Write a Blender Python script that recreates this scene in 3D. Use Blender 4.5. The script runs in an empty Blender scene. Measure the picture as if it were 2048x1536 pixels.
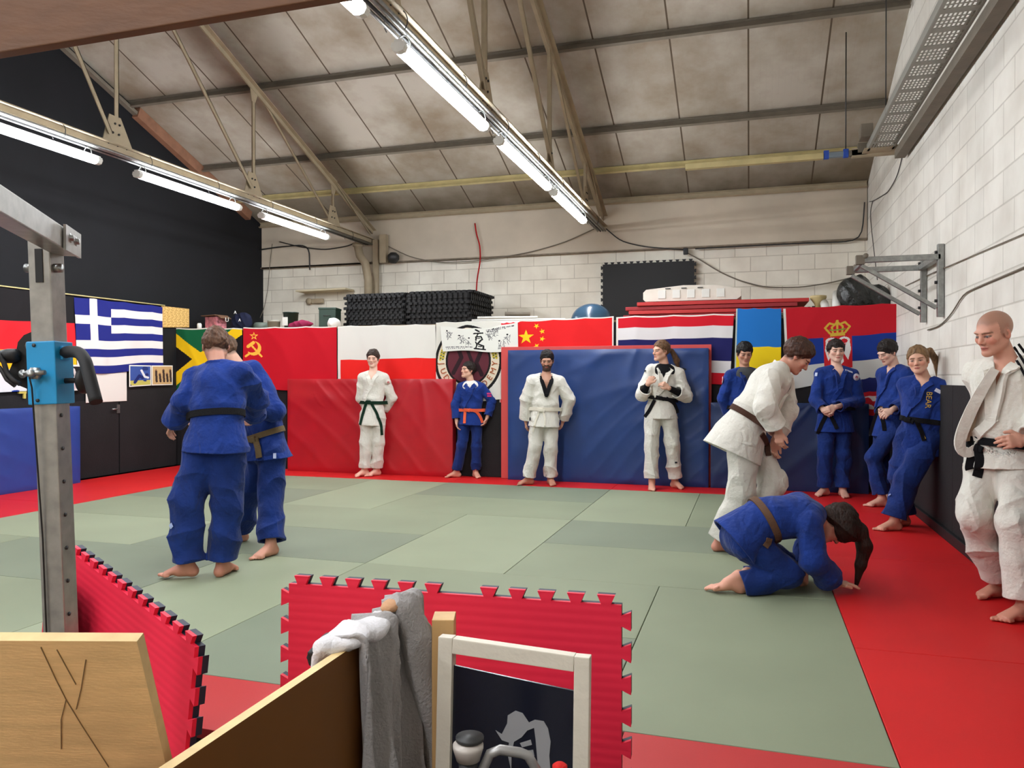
import bpy, bmesh, math, random
import numpy as np
from mathutils import Vector, Matrix
random.seed(7)
SC = bpy.context.scene
COL = SC.collection
PI = math.pi
R_ = math.radians
# ------------------------------------------------------------ camera numbers
FPX = 1540.0; YAW = R_(17.2); PIT = R_(-0.4); EYE = 1.32

def lin(c):
    return tuple(((v/255.0)/12.92 if v/255.0 <= 0.04045 else ((v/255.0+0.055)/1.055)**2.4) for v in c[:3])

def M(name, col, rough=0.6, metal=0.0, bump=None, var=None, spec=0.5, emit=None, sheen=0.0, coat=0.0, stretch=None, wrinkle=None):
    """procedural material: colour, optional noise variation var=(scale, amount) and bump=(scale, strength)"""
    m = bpy.data.materials.new(name); m.use_nodes = True
    nt = m.node_tree; b = nt.nodes['Principled BSDF']
    c = lin(col) + (1,)
    b.inputs['Base Color'].default_value = c
    b.inputs['Roughness'].default_value = rough
    b.inputs['Metallic'].default_value = metal
    b.inputs['Specular IOR Level'].default_value = spec
    if sheen: b.inputs['Sheen Weight'].default_value = sheen
    if coat: b.inputs['Coat Weight'].default_value = coat
    tc = nt.nodes.new('ShaderNodeTexCoord')
    src = tc.outputs['Object']
    if stretch:
        mp = nt.nodes.new('ShaderNodeMapping'); mp.inputs['Scale'].default_value = stretch
        nt.links.new(src, mp.inputs['Vector']); src = mp.outputs['Vector']
    if var:
        n = nt.nodes.new('ShaderNodeTexNoise'); n.inputs['Scale'].default_value = var[0]; n.inputs['Detail'].default_value = 5
        nt.links.new(src, n.inputs['Vector'])
        r = nt.nodes.new('ShaderNodeValToRGB'); r.color_ramp.elements[0].position = 0.3; r.color_ramp.elements[1].position = 0.7
        a = var[1]
        r.color_ramp.elements[0].color = tuple(max(0, v*(1-a)) for v in c[:3]) + (1,)
        r.color_ramp.elements[1].color = tuple(min(1, v*(1+a)) for v in c[:3]) + (1,)
        nt.links.new(n.outputs['Fac'], r.inputs['Fac']); nt.links.new(r.outputs['Color'], b.inputs['Base Color'])
    if bump:
        n2 = nt.nodes.new('ShaderNodeTexNoise'); n2.inputs['Scale'].default_value = bump[0]; n2.inputs['Detail'].default_value = 4
        nt.links.new(src, n2.inputs['Vector'])
        bp = nt.nodes.new('ShaderNodeBump'); bp.inputs['Strength'].default_value = bump[1]; bp.inputs['Distance'].default_value = 0.02
        nt.links.new(n2.outputs['Fac'], bp.inputs['Height']); nt.links.new(bp.outputs['Normal'], b.inputs['Normal'])
    if wrinkle:
        nw = nt.nodes.new('ShaderNodeTexNoise'); nw.inputs['Scale'].default_value = wrinkle[0]; nw.inputs['Detail'].default_value = 1.6; nw.inputs['Distortion'].default_value = 1.1
        mpw = nt.nodes.new('ShaderNodeMapping'); mpw.inputs['Scale'].default_value = (1, 1, 0.62); mpw.inputs['Rotation'].default_value = (0.5, 0.6, 0.2)
        nt.links.new(tc.outputs['Object'], mpw.inputs['Vector']); nt.links.new(mpw.outputs['Vector'], nw.inputs['Vector'])
        rg = nt.nodes.new('ShaderNodeMath'); rg.operation = 'SUBTRACT'; rg.inputs[1].default_value = 0.5; nt.links.new(nw.outputs['Fac'], rg.inputs[0])
        ab = nt.nodes.new('ShaderNodeMath'); ab.operation = 'ABSOLUTE'; nt.links.new(rg.outputs[0], ab.inputs[0])
        pw = nt.nodes.new('ShaderNodeMath'); pw.operation = 'POWER'; pw.inputs[1].default_value = 1.3; nt.links.new(ab.outputs[0], pw.inputs[0])
        bw = nt.nodes.new('ShaderNodeBump'); bw.inputs['Strength'].default_value = wrinkle[1]; bw.inputs['Distance'].default_value = 0.05
        nt.links.new(pw.outputs[0], bw.inputs['Height']); nt.links.new(bw.outputs['Normal'], b.inputs['Normal'])
        if bump: nt.links.new(bp.outputs['Normal'], bw.inputs['Normal'])
    if emit:
        b.inputs['Emission Color'].default_value = lin(emit[0]) + (1,); b.inputs['Emission Strength'].default_value = emit[1]
    return m

def MV(name, rough=0.7, spec=0.4, bump=None, sss=0.0):
    """material that reads the mesh colour attribute 'Col' (painted pattern of a flag, print, skin)"""
    m = bpy.data.materials.new(name); m.use_nodes = True
    nt = m.node_tree; b = nt.nodes['Principled BSDF']
    b.inputs['Roughness'].default_value = rough; b.inputs['Specular IOR Level'].default_value = spec
    a = nt.nodes.new('ShaderNodeAttribute'); a.attribute_name = 'Col'
    nt.links.new(a.outputs['Color'], b.inputs['Base Color'])
    if sss: b.inputs['Subsurface Weight'].default_value = sss; b.inputs['Subsurface Scale'].default_value = 0.01
    if bump:
        tc = nt.nodes.new('ShaderNodeTexCoord'); n2 = nt.nodes.new('ShaderNodeTexNoise')
        n2.inputs['Scale'].default_value = bump[0]; nt.links.new(tc.outputs['Object'], n2.inputs['Vector'])
        bp = nt.nodes.new('ShaderNodeBump'); bp.inputs['Strength'].default_value = bump[1]; bp.inputs['Distance'].default_value = 0.02
        nt.links.new(n2.outputs['Fac'], bp.inputs['Height']); nt.links.new(bp.outputs['Normal'], b.inputs['Normal'])
    return m

# ------------------------------------------------------------ objects
def tag(o, label=None, cat=None, group=None, kind=None):
    if label: o['label'] = label
    if cat: o['category'] = cat
    if group: o['group'] = group
    if kind: o['kind'] = kind
    return o

def thing(name, label, cat, loc=(0,0,0), rotz=0.0, group=None, rot=None):
    o = bpy.data.objects.new(name, None); COL.objects.link(o)
    o.empty_display_size = 0.1
    o.location = loc; o.rotation_euler = rot if rot else (0,0,rotz)
    return tag(o, label, cat, group)

def link(name, me, mat=None, parent=None, loc=None, smooth=False):
    o = bpy.data.objects.new(name, me); COL.objects.link(o)
    if mat is not None:
        for m in (mat if isinstance(mat, (list, tuple)) else [mat]): me.materials.append(m)
    if smooth:
        me.polygons.foreach_set('use_smooth', [True]*len(me.polygons))
    if parent is not None: o.parent = parent
    if loc is not None: o.location = loc
    return o

def obj(name, bm, mat=None, parent=None, loc=None, smooth=False, auto=None):
    me = bpy.data.meshes.new(name)
    bmesh.ops.recalc_face_normals(bm, faces=bm.faces[:])
    bm.to_mesh(me); bm.free()
    o = link(name, me, mat, parent, loc, smooth)
    if auto:
        me.polygons.foreach_set('use_smooth', [True]*len(me.polygons))
        try: me.set_sharp_from_angle(angle=R_(auto))
        except Exception: pass
    return o

def copy_tree(o, parent=None, **kw):
    c = o.copy(); COL.objects.link(c)
    if parent is not None: c.parent = parent
    for ch in list(o.children): copy_tree(ch, c)
    return c

def frame(d, up=(0,0,1)):
    d = Vector(d).normalized(); u = Vector(up)
    if abs(d.dot(u.normalized())) > 0.98: u = Vector((1,0,0)) if abs(d.x) < 0.9 else Vector((0,1,0))
    s = d.cross(u).normalized(); u2 = s.cross(d).normalized()
    return s, d, u2

def box(bm, c, s, rz=0.0, rot=None, bev=0.0, mi=0):
    """box centre c, full size s"""
    mt = Matrix.Translation(c) @ (rot.to_4x4() if rot is not None else Matrix.Rotation(rz, 4, 'Z')) @ Matrix.Diagonal((s[0], s[1], s[2], 1))
    g = bmesh.ops.create_cube(bm, size=1.0, matrix=mt)
    fs = set(f for v in g['verts'] for f in v.link_faces)
    if bev > 0:
        es = list(set(e for v in g['verts'] for e in v.link_edges))
        r = bmesh.ops.bevel(bm, geom=es, offset=bev, segments=2, affect='EDGES', profile=0.6)
        fs = set(r['faces']) | set(f for f in fs if f.is_valid)
    for f in fs:
        if f.is_valid: f.material_index = mi
    return bm

def bar(bm, a, b, w, h, up=(0,0,1), mi=0, bev=0.0):
    """rectangular bar from a to b, w sideways, h along 'up'"""
    a = Vector(a); b = Vector(b); s, d, u = frame(b-a, up)
    rot = Matrix((s, d, u)).transposed()
    return box(bm, (a+b)/2, (w, (b-a).length, h), rot=rot, mi=mi, bev=bev)

def angle_bar(bm, a, b, w=0.05, t=0.008, up=(0,0,1), flip=1):
    """steel angle section: two thin legs"""
    a = Vector(a); b = Vector(b); s, d, u = frame(b-a, up)
    bar(bm, a, b, w, t, up)
    off = s*(flip*(w/2-t/2)) - u*(w/2-t/2)
    bar(bm, a+off, b+off, t, w, up)

def tube(bm, pts, r, n=8, cap=True, mi=0, closed=False):
    """round tube through pts; r number or list"""
    P = [Vector(p) for p in pts]; rings = []
    L = len(P); prev = None
    for i, p in enumerate(P):
        if closed: d = P[(i+1) % L]-P[i-1]
        else: d = P[min(i+1, L-1)]-P[max(i-1, 0)]
        if d.length < 1e-9: d = Vector((0,0,1))
        d.normalize()
        if prev is None: s, _, u = frame(d)
        else:
            u = prev - d*prev.dot(d)
            if u.length < 1e-6: s, _, u = frame(d)
            u.normalize(); s = d.cross(u)
        prev = u
        rr = r[i] if isinstance(r, (list, tuple)) else r
        rings.append([bm.verts.new(p + (s*math.cos(2*PI*k/n)+u*math.sin(2*PI*k/n))*rr) for k in range(n)])
    m = L if closed else L-1
    for i in range(m):
        A = rings[i]; B = rings[(i+1) % L]
        for k in range(n):
            f = bm.faces.new((A[k], A[(k+1) % n], B[(k+1) % n], B[k])); f.material_index = mi; f.smooth = True
    if cap and not closed:
        for rg in (rings[0], rings[-1]):
            f = bm.faces.new(rg); f.material_index = mi
    return bm

def lathe(bm, prof, c=(0,0,0), n=24, axis='Z', mi=0, rot=None):
    """profile list of (r, z) revolved"""
    rings = []
    for (r, z) in prof:
        ring = []
        for k in range(n):
            a = 2*PI*k/n
            v = Vector((r*math.cos(a), r*math.sin(a), z))
            if axis == 'X': v = Vector((v.z, v.x, v.y))
            if axis == 'Y': v = Vector((v.x, v.z, v.y))
            if rot is not None: v = rot @ v
            ring.append(bm.verts.new(v + Vector(c)))
        rings.append(ring)
    for A, B in zip(rings, rings[1:]):
        for k in range(n):
            f = bm.faces.new((A[k], A[(k+1) % n], B[(k+1) % n], B[k])); f.material_index = mi; f.smooth = True
    for rg in (rings[0], rings[-1]):
        try: f = bm.faces.new(rg); f.material_index = mi
        except Exception: pass
    return bm

def prism(bm, poly, thick, mtx=None, mi=0, mi_side=None, mi_back=None):
    """polygon (x,y) list extruded 0..thick in z, transformed by mtx"""
    mtx = mtx or Matrix.Identity(4)
    A = [bm.verts.new(mtx @ Vector((x, y, 0))) for x, y in poly]
    B = [bm.verts.new(mtx @ Vector((x, y, thick))) for x, y in poly]
    f = bm.faces.new(A); f.material_index = mi if mi_back is None else mi_back
    f = bm.faces.new(B); f.material_index = mi
    n = len(A)
    for i in range(n):
        f = bm.faces.new((A[i], A[(i+1) % n], B[(i+1) % n], B[i])); f.material_index = mi if mi_side is None else mi_side
    return bm

def sheet(name, fn, nu, nv, mat, parent=None, colfn=None, thick=0.0, smooth=True):
    """grid surface fn(u,v)->xyz (numpy), colour per face from colfn(u,v)->(n,3) sRGB 0-255"""
    u = np.linspace(0, 1, nu+1); v = np.linspace(0, 1, nv+1)
    U, V = np.meshgrid(u, v)
    P = np.stack(fn(U.ravel(), V.ravel()), 1)
    i, j = np.meshgrid(np.arange(nu), np.arange(nv)); i = i.ravel(); j = j.ravel()
    a = j*(nu+1)+i
    F = np.stack([a, a+1, a+nu+2, a+nu+1], 1)
    if thick > 0:                      # back layer and rim
        off = np.array(thick_dir(P, nu, nv))*thick
        n0 = len(P); P = np.concatenate([P, P+off])
        F2 = F[:, ::-1]+n0
        rim = []
        top = [k for k in range(nu+1)]; right = [k*(nu+1)+nu for k in range(nv+1)]
        bot = [nv*(nu+1)+k for k in range(nu+1)]; left = [k*(nu+1) for k in range(nv+1)]
        for line, fl in ((top, 0), (right, 0), (bot, 1), (left, 1)):
            for p, q in zip(line, line[1:]):
                rim.append((p, p+n0, q+n0, q) if not fl else (p, q, q+n0, p+n0))
        nf = len(F); F = np.concatenate([F, F2, np.array(rim)])
    me = make_mesh(name, P, F)
    if colfn is not None:
        C = colfn((i+0.5)/nu, (j+0.5)/nv)
        C = srgb_arr(C)
        if thick > 0:
            rimc = np.repeat(C.mean(0)[None], len(F)-2*nf, 0)
            C = np.concatenate([C, C, rimc])
        at = me.color_attributes.new('Col', 'FLOAT_COLOR', 'CORNER')
        cc = np.ones((len(F)*4, 4), np.float32); cc[:, :3] = np.repeat(C, 4, 0)
        at.data.foreach_set('color', cc.ravel())
    return link(name, me, mat, parent, smooth=smooth)

def thick_dir(P, nu, nv):
    G = P.reshape(nv+1, nu+1, 3)
    du = np.gradient(G, axis=1); dv = np.gradient(G, axis=0)
    n = np.cross(du, dv).reshape(-1, 3)
    return n/np.maximum(np.linalg.norm(n, axis=1, keepdims=True), 1e-9)

def srgb_arr(C):
    C = np.clip(np.asarray(C, float)/255.0, 0, 1)
    return np.where(C <= 0.04045, C/12.92, ((C+0.055)/1.055)**2.4)

def make_mesh(name, P, F):
    me = bpy.data.meshes.new(name)
    P = np.ascontiguousarray(P, np.float32); F = np.ascontiguousarray(F, np.int32)
    me.vertices.add(len(P)); me.vertices.foreach_set('co', P.ravel())
    k = F.shape[1]
    me.loops.add(F.size); me.loops.foreach_set('vertex_index', F.ravel())
    me.polygons.add(len(F)); me.polygons.foreach_set('loop_start', np.arange(0, F.size, k, dtype=np.int32))
    me.update(calc_edges=True); me.validate()
    return me

def text_bm(bm, s, size, mtx, thick=0.002, mi=0):
    cu = bpy.data.curves.new('t', 'FONT'); cu.body = s; cu.size = size; cu.extrude = thick
    cu.align_x = 'CENTER'; cu.align_y = 'CENTER'; cu.resolution_u = 3
    o = bpy.data.objects.new('t', cu)
    me = bpy.data.meshes.new_from_object(o)
    me.transform(mtx)
    n0 = len(bm.faces); bm.from_mesh(me); bm.faces.ensure_lookup_table()
    for f in bm.faces[n0:]: f.material_index = mi
    bpy.data.objects.remove(o); bpy.data.curves.remove(cu); bpy.data.meshes.remove(me)
    return bm

# vector drawing helpers for painted patterns (all arrays in flag units)
def d_seg(x, y, a, b):
    ax, ay = a; bx, by = b; dx, dy = bx-ax, by-ay
    t = np.clip(((x-ax)*dx+(y-ay)*dy)/(dx*dx+dy*dy+1e-12), 0, 1)
    return np.hypot(x-ax-t*dx, y-ay-t*dy)
def d_line(x, y, pts):
    d = np.full(np.shape(x), 9.0)
    for a, b in zip(pts, pts[1:]): d = np.minimum(d, d_seg(x, y, a, b))
    return d
def in_poly(x, y, pts):
    ins = np.zeros(np.shape(x), bool); n = len(pts)
    for i in range(n):
        x1, y1 = pts[i]; x2, y2 = pts[(i+1) % n]
        c = ((y1 > y) != (y2 > y)) & (x < (x2-x1)*(y-y1)/((y2-y1)+1e-12)+x1)
        ins ^= c
    return ins
def star(cx, cy, r, rot=0.0, k=0.39, n=5):
    return [(cx+(r if i % 2 == 0 else r*k)*math.sin(rot+i*PI/n), cy+(r if i % 2 == 0 else r*k)*math.cos(rot+i*PI/n)) for i in range(2*n)]

def wob(n, seed=0):
    rs = np.random.RandomState(seed)
    return rs.rand(n)*2-1
# ============================================================ soft-body modelling: distance fields turned into meshes
# everything here works in a frame turned with the camera (x right, y away, z up); the person's Empty carries the turn
CY, SY = math.cos(YAW), math.sin(YAW)
HOR = 757.25
def A3(*v): return np.array(v, float)
def unit(v): return v/max(np.linalg.norm(v), 1e-9)
def at(px, py, d): return A3((px-1024)/FPX*d, d, EYE+(HOR-py)/FPX*d)
def ground(px, py, z=0.0):
    d = (EYE-z)*FPX/(py-HOR); return A3((px-1024)/FPX*d, d, z)
def to_world(p): return (p[0]*CY-p[1]*SY, p[0]*SY+p[1]*CY, p[2])

def nz(P, f, s=0.0):
    x, y, z = P[:, 0]*f+s, P[:, 1]*f+s*1.7, P[:, 2]*f+s*2.3
    return (np.sin(x+1.3*np.sin(y*0.9+z*0.5))+np.sin(y*1.1+1.2*np.sin(z*1.2+x*0.4))+np.sin(z*1.3+1.4*np.sin(x*0.8+y*0.7)))/3

def fold(x):
    return 1.3-2.2*np.abs(np.sin(x*0.5))**0.7

class SDF:
    def __init__(s): s.p = []
    def add(s, fn, k, op, c, r): s.p.append((fn, k, op, np.asarray(c, float), float(r)))
    def ec(s, a, b, w1, w2, d1=None, d2=None, side=None, flat=False, k=0.02, op='u', wr=None, flata=False):
        """tapered limb from a to b, half width w along 'side', half depth d; flat cuts the b end"""
        a = np.asarray(a, float); b = np.asarray(b, float)
        d1 = w1 if d1 is None else d1; d2 = w2 if d2 is None else d2
        ax = b-a; L = np.linalg.norm(ax); ax = ax/max(L, 1e-9)
        if side is None: side = A3(1, 0, 0) if abs(ax[0]) < 0.8 else A3(0, 1, 0)
        sd = unit(side-ax*np.dot(side, ax)); fr = np.cross(ax, sd)
        def fn(P):
            q = P-a; t = q@ax; tt = np.clip(t/L, 0, 1)
            w = w1+(w2-w1)*tt; d = d1+(d2-d1)*tt
            if wr:
                n = nz(P, 9.0, wr[2])
                ang = np.arctan2(q@fr, q@sd)
                f1 = fold(wr[1]*0.75*t+2.8*n+1.9*np.sin(ang+wr[2])+wr[2])*(0.55+0.45*nz(P, 7.0, wr[2]+9))
                f2 = fold(wr[1]*0.22*t+ang*3.0+3.2*nz(P, 6.0, wr[2]+3))
                m = 1+wr[0]*2.0*(f1+0.75*f2*(0.6+0.4*n)+0.45*nz(P, wr[1]*0.9, wr[2]+4))
                w = w*m; d = d*m
            over = t-tt*L; ca = (0.0 if flat is True else None)
            mn = np.minimum(w, d)
            rs = q@sd; rf = q@fr
            kr = np.sqrt((rs/w)**2+(rf/d)**2+1e-12)
            if flat or flata:
                rad = (kr-1)*mn
                axd = np.full(len(P), -9.0)
                if flat: axd = np.maximum(axd, t-L)
                if flata: axd = np.maximum(axd, -t)
                lo = np.where(over < 0, over, 0.0) if not flata else np.zeros(len(P))
                hi = np.where(over > 0, over, 0.0) if not flat else np.zeros(len(P))
                ka = np.sqrt(kr**2+((lo+hi)/mn)**2)
                return np.maximum((ka-1)*mn, axd)
            return (np.sqrt(kr**2+(over/mn)**2)-1)*mn
        m = max(w1, w2, d1, d2)
        s.add(fn, k, op, (a+b)/2, L/2+m*1.3)
        return s
    def ell(s, c, r, ax=None, k=0.02, op='u'):
        c = np.asarray(c, float); r = np.asarray(r, float); ax = np.eye(3) if ax is None else ax
        def fn(P):
            q = (P-c)@ax.T
            k0 = np.sqrt(((q/r)**2).sum(1))+1e-9; k1 = np.sqrt(((q/r**2)**2).sum(1))+1e-9
            return k0*(k0-1)/k1
        s.add(fn, k, op, c, r.max()); return s
    def plane(s, p, n, k=0.004):
        """keep the side the normal points away from"""
        p = np.asarray(p, float); n = unit(np.asarray(n, float))
        s.add(lambda P: (p-P)@n, k, 's', p, 1e3); return s
    def cut(s, fn, k=0.004): s.add(fn, k, 's', A3(0, 0, 0), 1e3); return s
    def merge(s, v, d, k, op):
        if op == 'u':
            if k <= 0: return np.minimum(v, d)
            h = np.clip(k-np.abs(v-d), 0, None)/k; return np.minimum(v, d)-h*h*k*0.25
        if k <= 0: return np.maximum(v, -d)
        h = np.clip(k-np.abs(v+d), 0, None)/k; return np.maximum(v, -d)+h*h*k*0.25
    def val(s, P):
        v = np.full(len(P), 5.0)
        for fn, k, op, c, r in s.p: v = s.merge(v, fn(P), k, op)
        return v
    def grad(s, P, e=0.004):
        g = np.stack([s.val(P+np.eye(3)[i]*e)-s.val(P-np.eye(3)[i]*e) for i in range(3)], 1)
        return g/np.maximum(np.linalg.norm(g, axis=1, keepdims=True), 1e-9)
    def trace(s, O, Dn, maxd=3.0, n=70):
        O = np.atleast_2d(O).astype(float); Dn = np.atleast_2d(Dn).astype(float)
        t = np.zeros(len(O)); hit = np.zeros(len(O), bool)
        for _ in range(n):
            d = s.val(O+Dn*t[:, None]); hit = d < 0.0025
            t = t+np.where(hit, 0, np.clip(d*0.75, 0.001, 0.3)); t = np.minimum(t, maxd)
        return O+Dn*t[:, None], hit
    def bounds(s):
        u = [(c-r, c+r) for fn, k, op, c, r in s.p if op == 'u']
        return np.min([x[0] for x in u], 0)-0.02, np.max([x[1] for x in u], 0)+0.02
    def mesh(s, cell):
        lo, hi = s.bounds(); B = 10; bs = B*cell
        nb = np.ceil((hi-lo)/bs).astype(int)+1
        gi = np.stack(np.meshgrid(*[np.arange(n) for n in nb], indexing='ij'), -1).reshape(-1, 3)
        cen = lo+(gi+0.5)*bs-cell*0.5
        hd = bs*0.87
        Dp = [fn(cen) for fn, k, op, c, r in s.p]
        v = np.full(len(cen), 5.0); un = np.full(len(cen), 5.0)
        for (fn, k, op, c, r), d in zip(s.p, Dp):
            v = s.merge(v, d, k, op)
            if op == 'u': un = np.minimum(un, d)
        near = np.where(np.abs(v) < hd*1.45+0.02)[0]
        V = v.reshape(nb).astype(np.float32)
        V = V.repeat(B, 0).repeat(B, 1).repeat(B, 2)
        off = np.stack(np.meshgrid(*[np.arange(B)]*3, indexing='ij'), -1).reshape(-1, 3)*cell
        vals = np.full((len(near), B**3), 5.0)
        base = lo+gi[near]*bs
        for (fn, k, op, c, r), d in zip(s.p, Dp):
            dn = d[near]
            if op == 'u': idx = np.where(dn < un[near]+2*hd*1.3+k+0.02)[0]
            else: idx = np.where(dn < hd*1.6+k+0.05)[0]
            for q in range(0, len(idx), 400):
                ii = idx[q:q+400]
                P = (base[ii][:, None, :]+off[None]).reshape(-1, 3)
                vals[ii] = s.merge(vals[ii], fn(P).reshape(len(ii), -1), k, op)
        for n_, b in enumerate(near):
            x, y, z = gi[b]*B
            V[x:x+B, y:y+B, z:z+B] = vals[n_].reshape(B, B, B)
        return nets(V, lo, cell)

def nets(V, lo, cell):
    S = (V < 0)
    acc = np.zeros(tuple(n-1 for n in V.shape), np.uint8)
    cs = [(i, j, k) for i in (0, 1) for j in (0, 1) for k in (0, 1)]
    sl = lambda i, n: slice(i, n-1+i)
    for c in cs: acc += S[sl(c[0], V.shape[0]), sl(c[1], V.shape[1]), sl(c[2], V.shape[2])]
    act = np.argwhere((acc > 0) & (acc < 8))
    idx = np.full(acc.shape, -1, np.int32); idx[tuple(act.T)] = np.arange(len(act))
    cv = np.stack([V[act[:, 0]+c[0], act[:, 1]+c[1], act[:, 2]+c[2]] for c in cs], 1).astype(float)
    num = np.zeros((len(act), 3)); cnt = np.zeros(len(act))
    for p in range(8):
        for q in range(p+1, 8):
            df = np.array(cs[q])-np.array(cs[p])
            if abs(df).sum() != 1: continue
            a, b = cv[:, p], cv[:, q]; m = (a < 0) != (b < 0)
            t = np.where(m, a/(a-b+1e-12), 0)
            num += m[:, None]*(np.array(cs[p])+t[:, None]*df); cnt += m
    Pt = lo+(act+num/np.maximum(cnt, 1)[:, None])*cell
    Q = []
    for ax in range(3):
        o = [1, 1, 1]; o[ax] = 0
        a = S[tuple(slice(o[i], V.shape[i]-1) for i in range(3))]
        sh = [o[i]+(1 if i == ax else 0) for i in range(3)]
        b = S[tuple(slice(sh[i], V.shape[i]-1+(1 if i == ax else 0)) for i in range(3))]
        n = [min(a.shape[i], b.shape[i]) for i in range(3)]
        a = a[:n[0], :n[1], :n[2]]; b = b[:n[0], :n[1], :n[2]]
        e = np.argwhere(a != b); inside = a[tuple(e.T)]
        e = e+np.array(o)
        u, w = (ax+1) % 3, (ax+2) % 3
        du = np.zeros(3, int); du[u] = 1; dw = np.zeros(3, int); dw[w] = 1
        ok = (e[:, ax] < idx.shape[ax]) & (e[:, u] < idx.shape[u]) & (e[:, w] < idx.shape[w])
        e = e[ok]; inside = inside[ok]
        q = np.stack([idx[tuple((e-du-dw).T)], idx[tuple((e-dw).T)], idx[tuple(e.T)], idx[tuple((e-du).T)]], 1)
        q[~inside] = q[~inside][:, ::-1]
        Q.append(q)
    Q = np.concatenate(Q); Q = Q[(Q >= 0).all(1)]
    return Pt, Q

def add_col(me, P, C):
    """colour attribute from per-vertex sRGB"""
    at_ = me.color_attributes.new('Col', 'FLOAT_COLOR', 'POINT')
    cc = np.ones((len(P), 4), np.float32); cc[:, :3] = srgb_arr(C)
    at_.data.foreach_set('color', cc.ravel())

SKIN = MV('skin', rough=0.5, spec=0.4, bump=(220, 0.08))
_hair = {}
def hair_mat(c):
    if c not in _hair: _hair[c] = M('hair', c, rough=0.55, var=(60, 0.45), bump=(90, 0.6), stretch=(1, 1, 0.25), spec=0.3)
    return _hair[c]
GI_WHITE = M('white_cotton', (216,213,203), rough=0.9, wrinkle=(6, 0.9), bump=(40, 0.4), var=(5, 0.05), spec=0.15, sheen=0.2)
GI_BLUE = M('blue_cotton', (20,50,124), rough=0.85, wrinkle=(6, 1.0), bump=(40, 0.4), var=(9, 0.22), spec=0.25, sheen=0.08)
TR_BLUE = M('blue_trouser_cotton', (17,44,108), rough=0.85, wrinkle=(5, 1.0), bump=(40, 0.4), var=(7, 0.25), spec=0.25, sheen=0.08)
TR_WHITE = M('white_trouser_cotton', (210,207,197), rough=0.9, wrinkle=(5, 1.0), bump=(40, 0.4), var=(6, 0.06), spec=0.15, sheen=0.2)
_bm = {}
def cloth(c):
    if c not in _bm: _bm[c] = M('cloth', c, rough=0.85, bump=(120, 0.3), spec=0.2)
    return _bm[c]

def head_axes(yaw, pitch, roll=0.0):
    yaw, pitch, roll = R_(yaw), R_(pitch), R_(roll)
    f = A3(math.sin(yaw)*math.cos(pitch), -math.cos(yaw)*math.cos(pitch), -math.sin(pitch))
    up = A3(0, 0, 1); up = unit(up-f*np.dot(up, f)); x = np.cross(up, f)
    x = unit(x)
    u2 = up*math.cos(roll)+x*math.sin(roll); x2 = np.cross(u2, f)
    return np.stack([unit(x2), f, unit(u2)])

def strip(bm, P, N, W, th, mi=0):
    """flat band through P with surface normals N, widths W, thickness th"""
    P = np.asarray(P, float); n = len(P); rings = []
    W = np.broadcast_to(np.asarray(W, float), (n,))
    for i in range(n):
        t = unit(P[min(i+1, n-1)]-P[max(i-1, 0)]); nn = unit(N[i]-t*np.dot(N[i], t)); w = np.cross(t, nn)
        a = P[i]
        rings.append([bm.verts.new(a+w*W[i]/2-nn*0.004), bm.verts.new(a-w*W[i]/2-nn*0.004),
                      bm.verts.new(a-w*W[i]/2+nn*th), bm.verts.new(a+w*W[i]/2+nn*th)])
    for A, B in zip(rings, rings[1:]):
        for k in range(4):
            f = bm.faces.new((A[k], A[(k+1) % 4], B[(k+1) % 4], B[k])); f.smooth = False; f.material_index = mi
    bm.faces.new(rings[0]); bm.faces.new(rings[-1])

def resample(P, n):
    P = np.asarray(P, float); L = np.r_[0, np.cumsum(np.linalg.norm(np.diff(P, axis=0), axis=1))]
    t = np.linspace(0, L[-1], n)
    Q = np.stack([np.interp(t, L, P[:, i]) for i in range(P.shape[1])], 1)
    for _ in range(2):
        Q[1:-1] = (Q[:-2]+2*Q[1:-1]+Q[2:])/4
    return Q

def hand(s, w, d, pn, sgn, curl, sc=1.0, spread=0.1, thumb=0.6):
    """w wrist, d direction, pn palm normal (the side the fingers close to), sgn: side of the thumb"""
    d = unit(d); pn = unit(pn-d*np.dot(pn, d)); lat = np.cross(d, pn)*sgn        # lat points to the thumb
    k = 0.006*sc
    s.ec(w-d*0.01*sc, w+d*0.035*sc, 0.024*sc, 0.036*sc, 0.019*sc, 0.016*sc, side=lat, k=0.012)
    s.ec(w+d*0.03*sc, w+d*0.082*sc, 0.036*sc, 0.038*sc, 0.016*sc, 0.012*sc, side=lat, k=0.01)
    for i, (o, ln, r) in enumerate(((0.030, 0.070, 0.0090), (0.010, 0.078, 0.0092), (-0.010, 0.073, 0.0088), (-0.029, 0.058, 0.0080))):
        c = curl*(0.9+0.08*i)
        b = w+d*(0.085-0.006*abs(i-1))*sc+lat*o*sc
        ang = 0.15
        dd = unit(d+lat*(o*spread*6)); p = b
        for j, f in enumerate((0.42, 0.32, 0.26)):
            ang += c*(0.75 if j == 0 else 0.85)
            v = dd*math.cos(ang)+pn*math.sin(ang)
            q = p+v*ln*f*1.05*sc
            s.ec(p, q, r*sc*(1-0.06*j), r*sc*(1-0.06*(j+1)), k=k)
            p = q
    b = w+d*0.03*sc+lat*0.026*sc; v = unit(d*0.75+lat*0.75+pn*0.25*thumb); q = b+v*0.042*sc
    s.ec(b, q, 0.0145*sc, 0.0115*sc, k=0.01)
    v2 = unit(d*0.95+lat*(0.35-0.5*thumb)+pn*0.5*thumb); s.ec(q, q+v2*0.032*sc, 0.0112*sc, 0.0095*sc, k=k)

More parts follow.
